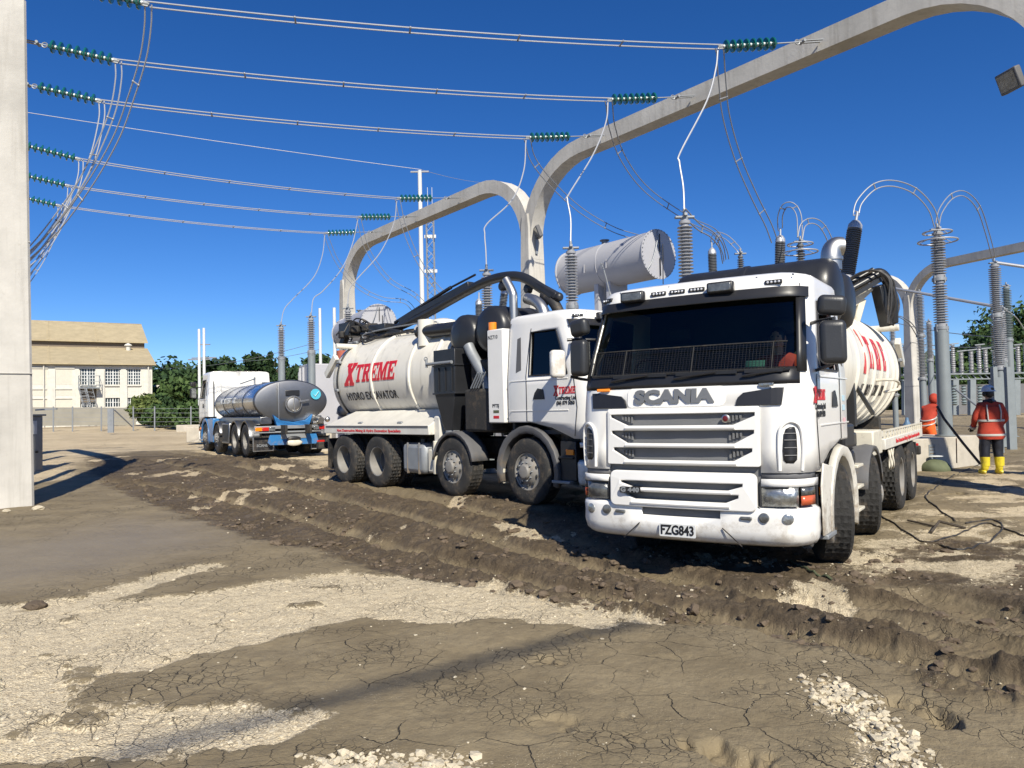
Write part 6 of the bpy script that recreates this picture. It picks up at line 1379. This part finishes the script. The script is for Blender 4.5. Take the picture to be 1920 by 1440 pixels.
b = MB(); b.add([(-LEN-.3,11.5,zr3-.02),(.3,11.5,zr3-.02),(.3,17,zr2),(-LEN-.3,17,zr2)], [(0,1,2,3)]); b.obj('upper_roof', M_['broof'], bl, solid=.1)
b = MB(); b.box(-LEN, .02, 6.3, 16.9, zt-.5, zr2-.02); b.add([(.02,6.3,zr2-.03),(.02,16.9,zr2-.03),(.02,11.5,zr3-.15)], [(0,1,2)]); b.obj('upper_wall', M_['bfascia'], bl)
b = MB(); b.add([(.0,.0,zE-.1),(.0,6.3,zE-.1),(.0,6.3,zr1-.16)], [(0,1,2)]); b.obj('gable', M_['bwall'], bl)
b = MB(); b.lathe([(.22,0),(.22,.5),(.38,.55),(.30,.68),(0,.85)], (-1.6,5.4,zr1-.4), (0,0,1), 16); b.obj('roof_vent', M_['bwall'], bl)
for px in (82, 278): x, _ = lx_of(px); b = MB(); b.cyl((x,-.2,-.6),(x,-.2,zt),.06,n=8); b.obj('drain_pipe', M_['bwall'], bl)
# landing and caged ladder
x0, x1, z0, z1 = rect(147,184,727,742); zl = lx_of(165,727)[1]; b = MB(); b.box(x0, x1+.1, -1.1, -.02, zl-.10, zl); ld = b.obj('landing', M_['galvp'], bl)
for x in (x0, (x0+x1)/2, x1+.08):
    for y in (-1.08, -.1): b = MB(); b.cyl((x,y,zl),(x,y,zl+1.1),.03,n=6); b.obj('handrail_post', M_['galvp'], ld)
for zz in (.55, 1.08): b = MB(); b.tube([(x0,-.1,zl+zz),(x0,-1.08,zl+zz),(x1+.08,-1.08,zl+zz),(x1+.08,-.1,zl+zz)], .025, 6); b.obj('handrail', M_['galvp'], ld)
b = MB(); b.box(x0+.1, x1, .0-.02, .0-.01, zl-1.35, zl-.15); b.obj('dark_opening', M_['bfascia'], ld)
xa, za = lx_of(153,727); xb, zb = lx_of(169,790); top, bot = Vector((xa,-1.2,za)), Vector((xb,-1.5,zb)); dl = (bot-top)
lad = empty('escape_ladder', (0,0,0), 0, 'steel caged ladder leaning down from the building landing', 'ladder'); lad.matrix_world = Matrix.Translation((Pr.x, Pr.y, gB)) @ Matrix.Rotation(math.atan2(ex.y, ex.x), 4, 'Z')
for s in (-.3, .3): b = MB(); b.bar(top+Vector((s,0,0)), bot+Vector((s,0,0)), .07, .10); b.obj('stile', M_['galv'], lad)
for k in range(14): p = top+dl*(k+.5)/14; b = MB(); b.cyl(p-Vector((.3,0,0)), p+Vector((.3,0,0)), .025, n=6); b.obj('rung', M_['galv'], lad)
for k in range(6): p = top+dl*(.06+.125*k); b = MB(); b.tube([p+Vector((-.32,0,0)), p+Vector((-.3,-.45,.1)), p+Vector((.1,-.75,.15)), p+Vector((.75,-.5,.1)), p+Vector((.6,0,0))], .03, 6); b.obj('cage_hoop', M_['galv'], lad)
for s in ((-.3,-.45),(.1,-.75),(.75,-.5)): b = MB(); b.bar(top+dl*.06+Vector((*s,.12)), top+dl*.69+Vector((*s,.12)), .04, .04); b.obj('cage_bar', M_['galv'], lad)
# retaining wall, fence, gate
wa, wb = at(20,781,62), at(255,781,66); b = MB(); b.bar(wa, wb, .3, at(20,765,62).z-at(20,800,62).z); o = b.obj('retaining_wall', M_['fencewall']); tag(o, 'long grey block wall below the cream building', 'wall')
def fence(pxs, Y, y0, y1, label, mesh=True):
    root = empty('wire_fence', (0,0,0), 0, label, 'fence'); T_ = []
    for px in pxs: A_, B_ = at(px, y0, Y), at(px, y1, Y); T_.append((A_, B_)); b = MB(); b.cyl(B_-Vector((0,0,.3)), A_, .05, n=7); b.obj('fence_post', M_['galv'], root)
    for k in range(5): t = k/4.5; b = MB(); b.tube([B_.lerp(A_, .1+t*.9) for A_, B_ in T_], .012, 4); b.obj('fence_wire', M_['aludark'], root)
fence([60,100,136,190,250,290,358,420,480], 56, 762, 803, 'thin wire fence with grey posts in front of the bushes')
A_, B_ = at(203,766,48), at(214,808,48); b = MB(); b.box(A_.x, B_.x, 47.9, 48.0, B_.z-.1, A_.z); o = b.obj('gate_panel', M_['galv']); tag(o, 'narrow grey steel gate panel standing end-on at left', 'gate')
b = MB(); b.bar(at(214,768,48), at(248,800,50), .06, .06); b.obj('gate_brace', M_['galv'], o)
def cblock(x0, x1, y0, y1, Y, dep, label):
    A_, B_ = at(x0, y0, Y), at(x1, y1, Y); b = MB(); b.box(A_.x, B_.x, Y, Y+dep, B_.z-.2, A_.z); o = b.obj('concrete_block', M_['concrete2'], bevel=.03); tag(o, label, 'block', 'precast concrete blocks')
cblock(349,378,801,822,36,1.0,'pale concrete block left of the milk tanker wheels'); cblock(330,480,797,808,52,.4,'long low concrete kerb behind the milk tanker'); cblock(598,622,812,848,27.5,1.2,'pale concrete block between the tanker and the side-on truck')
# small distant things
b = MB(); A_ = at(318,758,85); b.box(-2,2,-1,3,-1.5,1.2); o = b.obj('distant_house', M_['bwall'], loc=A_); tag(o, 'tiny pale house among the trees right of the building', 'house')
b = MB(); b.add([(-2.3,-1.3,1.2),(2.3,-1.3,1.2),(2.3,3.3,1.2),(-2.3,3.3,1.2),(-2.3,1,2.2),(2.3,1,2.2)], [(0,1,5,4),(3,2,5,4),(0,4,3),(1,5,2)]); b.obj('roof', M_['bpanel'], o)

# ------------------------------------------------------------------ trees and bushes
def tree(label, px, top, bot, Y, wpx, m, kind='round', seed=0, name='tree', n=2600, leaf=.30):
    rs = np.random.RandomState(seed); A, B = at(px, top, Y), at(px, bot, Y); g = min(gz(B.x, Y), B.z); h = (A.z-g)*(1.10 if name == 'tree' else 1); R = wpx/FPX*Y/2*(2.3 if name == 'tree' else 1.15)
    root = empty(name, (B.x, Y, g), 0, label, 'tree' if name == 'tree' else 'bush', 'trees and bushes beyond the yard')
    b = MB(); b.tube(smooth_path([(0,0,-.3),(.05*h*.2,0,h*.3),(0,.03*h,h*.62),(.0,0,h*.85)], 4), [max(.03, h*.03*(1-.85*i/12)) for i in range(13)], 8)
    for k in range(6):
        a = rs.rand()*6.28; z = h*(.25+.09*k); r_ = R*.6; b.tube(smooth_path([(0,0,z),(r_*.5*math.cos(a),r_*.5*math.sin(a),z+h*.08),(r_*math.cos(a),r_*math.sin(a),z+h*.16)], 3), [h*.012]*3+[h*.008]*4, 5)
    b.obj('trunk', M_['bark'], root)
    # clumps spread through the crown
    n = int(n*(2.6 if name == 'tree' else 1.5)); leaf = leaf*1.2; R = R*(.62 if kind == 'cone' else 1); nc = 44 if kind != 'cone' else 26; C_ = []
    for k in range(nc):
        if kind == 'cone': t = rs.rand()**.8; z = h*(.12+.86*t); r_ = R*(1-t)*.85+.05*R; a = rs.rand()*6.28; C_.append((r_*math.cos(a)*rs.rand()**.5, r_*math.sin(a)*rs.rand()**.5, z, R*(.16+.26*(1-t))))
        else: u = rs.randn(3); u /= np.linalg.norm(u); q = rs.rand()**.4; C_.append((u[0]*R*.95*q, u[1]*R*.8*q, h*(.56 if kind == 'round' else .50)+u[2]*h*(.36 if kind == 'round' else .44)*q, R*(.24+.20*rs.rand())))
    C_ = np.array(C_); ci = rs.randint(0, nc, n); u = rs.randn(n, 3); u /= np.linalg.norm(u, axis=1)[:, None]; rad = C_[ci, 3:4]*(.45+.65*rs.rand(n, 1)); P = C_[ci, :3]+u*rad*np.array([1, 1, .75])
    nrm = u+rs.randn(n, 3)*.6; nrm /= np.linalg.norm(nrm, axis=1)[:, None]; t1_ = np.cross(nrm, rs.randn(n, 3)); t1_ /= np.linalg.norm(t1_, axis=1)[:, None]; t2_ = np.cross(nrm, t1_); s = leaf*(.5+rs.rand(n, 1))
    V = np.stack([P-t1_*s*.5, P+t2_*s*.28, P+t1_*s*.5, P-t2_*s*.28], 1).reshape(-1, 3); F = np.arange(n*4).reshape(-1, 4)
    me = bpy.data.meshes.new('crown'); me.from_pydata(V.tolist(), [], F.tolist()); me.materials.append(m); link('crown', me, root); return root
tree('yellow-green round bush at the right corner of the cream building', 270, 736, 802, 62, 44, M_['leaf3'], 'round', 1, 'bush', 3000, .34)
tree('low mid-green bush right of the building bush', 305, 756, 800, 60, 60, M_['leaf2'], 'low', 2, 'bush', 2600, .30)
tree('low bush behind the wire fence left of the tanker cab', 345, 760, 800, 58, 60, M_['leaf2'], 'low', 3, 'bush', 2600, .30)
tree('dark tree mass rising behind the building corner', 318, 698, 790, 110, 78, M_['leaf1'], 'low', 4, 'tree', 3600, .7)
tree('mid-green tree between the building and the tanker cab', 360, 722, 795, 80, 62, M_['leaf2'], 'low', 5, 'tree', 3000, .5)
tree('dark tree at the left end of the tree line above the tanker', 402, 684, 780, 90, 40, M_['leaf1'], 'low', 6, 'tree', 2600, .5)
tree('broad tree behind the tanker cab roof', 440, 679, 780, 95, 56, M_['leaf1'], 'low', 7, 'tree', 3200, .5)
tree('dense tree above the front of the steel tank', 480, 676, 780, 92, 46, M_['leaf1'], 'low', 8, 'tree', 3000, .5)
tree('pointed conifer left of the first grey post', 508, 672, 780, 88, 26, M_['leaf1'], 'cone', 9, 'tree', 2200, .45)
tree('pointed conifer right of the first grey post', 536, 676, 780, 88, 26, M_['leaf1'], 'cone', 10, 'tree', 2200, .45)
tree('dark round tree left of the second grey post', 568, 690, 780, 80, 46, M_['leaf1'], 'low', 11, 'tree', 2800, .45)
tree('tall dark tree right of the second grey post', 600, 668, 780, 78, 50, M_['leaf1'], 'low', 12, 'tree', 3000, .45)
tree('dark tree behind the tank of the side-on truck', 650, 680, 780, 85, 70, M_['leaf1'], 'low', 13, 'tree', 2400, .5)
for k, (px, top, wd) in enumerate(((1700,690,60),(1762,672,70),(1815,640,70),(1850,650,60),(1885,632,60),(1925,588,90),(1985,600,90))):
    tree(['dark tree seen between the far column and the ringed post','low dark tree behind the switch rack at left','rounded dark tree behind the switch rack','dark tree right of the rounded one behind the rack','dark tree behind the white post','tallest dark tree at the right edge','tree beyond the right edge'][k], px, top, 775, 95+3*k, wd, M_['leaf1'] if k % 2 == 0 else M_['leaf2'], 'low', 30+k, 'tree', 2800, .6)
for k, (px, tp, wd) in enumerate(((420,690,60),(462,694,60),(548,700,60),(590,694,56),(628,700,60),(335,728,60),(385,712,50))): tree('dark background tree %s' % ('above the tanker cab','above the tanker barrel','between the two conifers and the second post','close to the second grey post','behind the smaller transformer','right of the cream building','left of the tanker cab')[k], px, tp, 780, 100+2*k, wd, M_['leaf1'], 'low', 70+k, 'tree', 2200, .6)
for k, px in enumerate((480,540,600,300)): tree(['low hedge bush under the steel tank nose','low hedge bush behind the tanker end','low hedge bush right of the tanker','low dark shrub by the far fence'][k], px, 740, 792, 66, 70, M_['leaf1'], 'low', 50+k, 'bush', 2000, .4)
tag(bpy.data.objects['bush.006'], None)

# ------------------------------------------------------------------ people
def skin_body(name, joints, edges, mats, parent, region=None, sub=2):
    me = bpy.data.meshes.new(name); me.from_pydata([j[0] for j in joints], edges, []); o = bpy.data.objects.new(name, me); COL.objects.link(o)
    o.modifiers.new('skin', 'SKIN').use_smooth_shade = True
    for v, j in zip(me.skin_vertices[0].data, joints): v.radius = (j[1], j[2] if len(j) > 2 else j[1])
    me.skin_vertices[0].data[0].use_root = True
    sb = o.modifiers.new('sub', 'SUBSURF'); sb.levels = sub; sb.render_levels = sub
    dg = bpy.context.evaluated_depsgraph_get(); dg.update(); m2 = bpy.data.meshes.new_from_object(o.evaluated_get(dg)); bpy.data.objects.remove(o)
    m2.materials.clear(); [m2.materials.append(m) for m in mats]
    if region:
        for p in m2.polygons: p.material_index = region(p.center)
    m2.polygons.foreach_set('use_smooth', [True]*len(m2.polygons)); m2.name = name
    for v in m2.vertices: v.co += Vector((mnoise.noise(v.co*9), mnoise.noise(v.co*9+Vector((5,0,0))), 0))*.010
    return link(name, m2, parent)
def hand(parent, p, d, side, m):
    p, d = Vector(p), Vector(d).normalized(); s = d.cross(Vector((0,0,1))); s = (s.normalized() if s.length > .1 else Vector((1,0,0)))*side; u = s.cross(d); b = MB()
    b.ball(p+d*.045, .042, .042, .05, 10, 8)
    for k, L in enumerate((.065,.075,.07,.055)):
        a = p+d*.07+s*(-.03+.02*k); c = a+d*L*.55-u*.01; e_ = c+d*L*.25-u*L*.45; b.tube([a, c, e_], [.0105,.0098,.008], 6)
    a = p+d*.02-s*.035; b.tube([a, a-s*.03+d*.03, a-s*.03+d*.065-u*.015], [.012,.011,.009], 6)
    return b.obj('hand', m, parent)
def head(root, p, look, hat=None, hood=None, hair=None):
    p = Vector(p); a = math.atan2(look[1], look[0])-math.pi/2; R = Matrix.Rotation(a, 3, 'Z'); b = MB(); b.ball(p, .078, .098, .118, 18, 14, R); b.tube([p+Vector((0,0,-.18)), p+Vector((0,0,-.06))], [.058,.056], 12)
    f = R @ Vector((0,1,0)); s = R @ Vector((1,0,0)); b.tube([p+f*.09+Vector((0,0,.015)), p+f*.118-Vector((0,0,.025)), p+f*.095-Vector((0,0,.035))], [.010,.014,.010], 6)
    for k in (-1, 1): b.ball(p+s*k*.08-f*.005, .012, .022, .032, 8, 6, R)
    hd = b.obj('head', M_['skin'], root)
    for k in (-1, 1): b = MB(); b.ball(p+f*.086+s*k*.030+Vector((0,0,.015)), .012, .010, .008, 8, 6, R); b.obj('eye', M_['blackv'], hd)
    b = MB(); b.tube([p+f*.092-s*.022-Vector((0,0,.058)), p+f*.099-Vector((0,0,.060)), p+f*.092+s*.022-Vector((0,0,.058))], .006, 5); b.obj('mouth', mat('lips', (.30,.12,.09), .6), hd)
    if hair: b = MB(); b.ball(p+Vector((0,0,.012))-f*.012, .086, .104, .118, 18, 12, R); o = b.obj('hair', hair, root)
    if hat:
        b = MB(); c = p+Vector((0,0,.045)); b.lathe([(.150,-.005),(.146,.006),(.122,.014),(.120,.05),(.100,.095),(.06,.125),(0,.135)], c, (0,0,1), 26)
        b.cbox(c+f*.14, .17, .07, .012, R); ho = b.obj('hard_hat', hat, root); b = MB(); b.box(-.012,.012,-.10,.10,.10,.145) ; b.cbox(c+f*.0+Vector((0,0,.12)), .04, .18, .03, R); 
        b = MB(); b.cbox(c-f*.115+Vector((0,0,.05)), .06, .02, .05, R); b.obj('ear_clip', M_['blackv'], ho)
        for k in (-1, 1): b = MB(); b.ball(p+s*k*.10+Vector((0,0,-.01)), .035, .045, .055, 12, 8, R); b.obj('ear_muff', M_['blackv'], ho)
    if hood:
        b = MB(); b.ball(p-f*.015+Vector((0,0,.0)), .112, .128, .142, 18, 12, R); o = b.obj('hood', hood, root)
        for v in o.data.vertices: pass
    return hd
# second worker, back to the camera, standing right of the plinth
wp = atz(1862,887,0); wz = gz(wp.x, wp.y)
w2 = empty('person', (wp.x, wp.y, wz), math.radians(-8), 'worker in an orange hi-vis coat painted in its shaded tone, pale helmet and yellow boots, seen from behind', 'person')
J = [((0,0,.98),.16,.12), ((0,0,1.12),.17,.13), ((0,.01,1.30),.19,.14), ((0,.02,1.44),.17,.11), ((0,.02,1.54),.07,.065),
     ((-.19,.02,1.44),.085), ((-.29,.04,1.18),.072), ((-.26,.22,.99),.052),
     ((.20,.02,1.44),.085), ((.31,.02,1.18),.074), ((.27,.20,1.02),.055),
     ((-.11,0,.90),.135,.13), ((-.14,.02,.52),.112), ((-.15,-.01,.12),.075), ((-.20,.14,.055),.052),
     ((.11,0,.90),.135,.13), ((.12,.02,.52),.112), ((.13,-.01,.12),.075), ((.15,.15,.055),.052)]
E_ = [(0,1),(1,2),(2,3),(3,4),(3,5),(5,6),(6,7),(3,8),(8,9),(9,10),(0,11),(11,12),(12,13),(13,14),(0,15),(15,16),(16,17),(17,18)]
def reg2(c):
    if c.z < .36: return 2
    if c.z < .80: return 1
    return 0
bd = skin_body('body', J, E_, [M_['cloth_or_shade'], M_['navy'], M_['yellow']], w2, reg2)
b = MB(); b.lathe([(.205,.74),(.235,.80),(.225,.92),(.205,1.02),(.215,1.15),(.222,1.28),(.19,1.42)], (0,0.005,0), (0,0,1), 26)
me = b.mesh('coat', M_['cloth_or_shade'])
for v in me.vertices: v.co.y *= .80; v.co.x *= 1.14+.03*mnoise.noise(v.co*8); v.co.y += .012*mnoise.noise(v.co*7)
ct = link('coat', me, w2)
for z, r_ in ((.83,.240),(1.13,.224)): b = MB(); b.lathe([(r_,z-.022),(r_+.006,z),(r_,z+.022)], (0,.005,0), (0,0,1), 26); me = b.mesh('reflective_band', M_['tape']); [setattr(v.co, 'y', v.co.y*.81) or setattr(v.co, 'x', v.co.x*1.155) for v in me.vertices]; link('reflective_band', me, ct)
for s in (-1, 1): b = MB(); b.tube(smooth_path([(s*.12,-.168,1.14),(s*.13,-.168,1.30),(s*.12,-.125,1.46)]), .014, 6); b.obj('reflective_band', M_['tape'], ct)
for s in (-1, 1): b = MB(); p0, p1 = (Vector((-.265,.19,1.015)), Vector((-.262,.21,.995))) if s < 0 else (Vector((.275,.17,1.045)), Vector((.271,.19,1.025))); b.cyl(p0, p1+(p1-p0), .062, n=14); b.obj('cuff_band', M_['tape'], ct)
hand(w2, (-.255,.25,.97), (.1,.8,-.35), 1, M_['glove']); hand(w2, (.265,.23,1.0), (-.1,.8,-.3), -1, M_['glove'])
b = MB(); b.tube([(-.10,.05,1.52),(0,-.07,1.54),(.10,.05,1.52)], .05, 8); b.obj('collar', M_['navy'], w2)
head(w2, (-.015,.03,1.70), (-.35,.95), hat=M_['hat'], hair=M_['navy'])
for s in (-1, 1):
    b = MB(); b.lathe([(.082,.18),(.088,.34),(.092,.36),(.080,.362)], (s*.14,-.002,0), (0,0,1), 18); b.ball((s*.15-.03*(s < 0), .07, .06), .062, .15, .062, 14, 8); b.obj('boot', M_['yellow'], w2)
# first worker, bending behind the plinth
p1 = at(1738, 800, 19.6); z1 = gz(p1.x, p1.y)
w1 = empty('person', (p1.x, p1.y, z1), math.radians(-60), 'stooping worker in bright orange hi-vis suit behind the plinth, hood up', 'person')
J = [((0,0,.92),.16,.13), ((0,.05,1.06),.17,.13), ((0,.14,1.24),.185,.14), ((0,.22,1.38),.16,.11), ((0,.28,1.46),.07,.065),
     ((-.18,.23,1.37),.082), ((-.26,.30,1.12),.070), ((-.16,.50,.98),.052), ((.18,.23,1.37),.082), ((.27,.30,1.12),.070), ((.17,.50,1.00),.052),
     ((-.11,0,.86),.12,.12), ((-.13,.06,.48),.09), ((-.14,-.02,.12),.066), ((-.15,.12,.055),.05), ((.11,0,.86),.12,.12), ((.13,.05,.48),.09), ((.14,-.03,.12),.066), ((.16,.11,.055),.05)]
skin_body('body', J, E_, [M_['cloth_or_shade'], M_['cloth_or'], M_['navy']], w1, lambda c: 2 if c.z < .25 else (1 if c.z < 1.0 else 0))  # upper body in the painted shade tone, lower body in plain orange
for s in (-1, 1): hand(w1, (s*.15,.53,.96), (-s*.2,.9,-.3), -s, M_['glove'])
for z, y in ((1.10,.07),(.98,.02)): b = MB(); b.torus((0,y,z), .185, .018, (0,-.35,1), 26, 6); b.obj('reflective_band', M_['tape'], w1)
head(w1, (0,.36,1.60), (0,1), hood=M_['cloth_or_shade'])
# driver of the near truck
w3 = empty('person', t1.location, t1.rotation_euler.z, 'driver in an orange hi-vis top, part painted in its shaded tone, sitting in the near truck cab', 'person')
J = [((.62,1.42,1.62),.15,.13), ((.62,1.44,1.80),.16,.12), ((.62,1.44,2.0),.17,.12), ((.62,1.42,2.14),.15,.10), ((.62,1.40,2.24),.06,.06),
     ((.44,1.42,2.13),.075), ((.38,1.28,1.92),.06), ((.46,1.02,1.98),.045), ((.80,1.42,2.13),.075), ((.93,1.28,1.94),.062), ((.98,1.02,1.99),.046),
     ((.52,1.36,1.60),.10), ((.50,1.02,1.66),.085), ((.50,.90,1.30),.06), ((.50,.80,1.20),.045), ((.72,1.36,1.60),.10), ((.74,1.02,1.66),.085), ((.74,.90,1.30),.06), ((.74,.80,1.20),.045)]
skin_body('body', J, E_, [M_['cloth_or_shade'], M_['navy'], M_['cloth_or']], w3, lambda c: 1 if (c.z < 1.70 and c.y < 1.3) else (2 if c.z < 1.84 or c.y < 1.15 else 0))  # orange top split into a lit tone and a painted shade tone
hand(w3, (.46,.99,1.98), (.1,-1,0), 1, M_['skin']); hand(w3, (.98,.99,1.99), (-.1,-1,.1), -1, M_['skin'])
head(w3, (.62,1.38,2.38), (0,-1), hair=M_['blackv'])
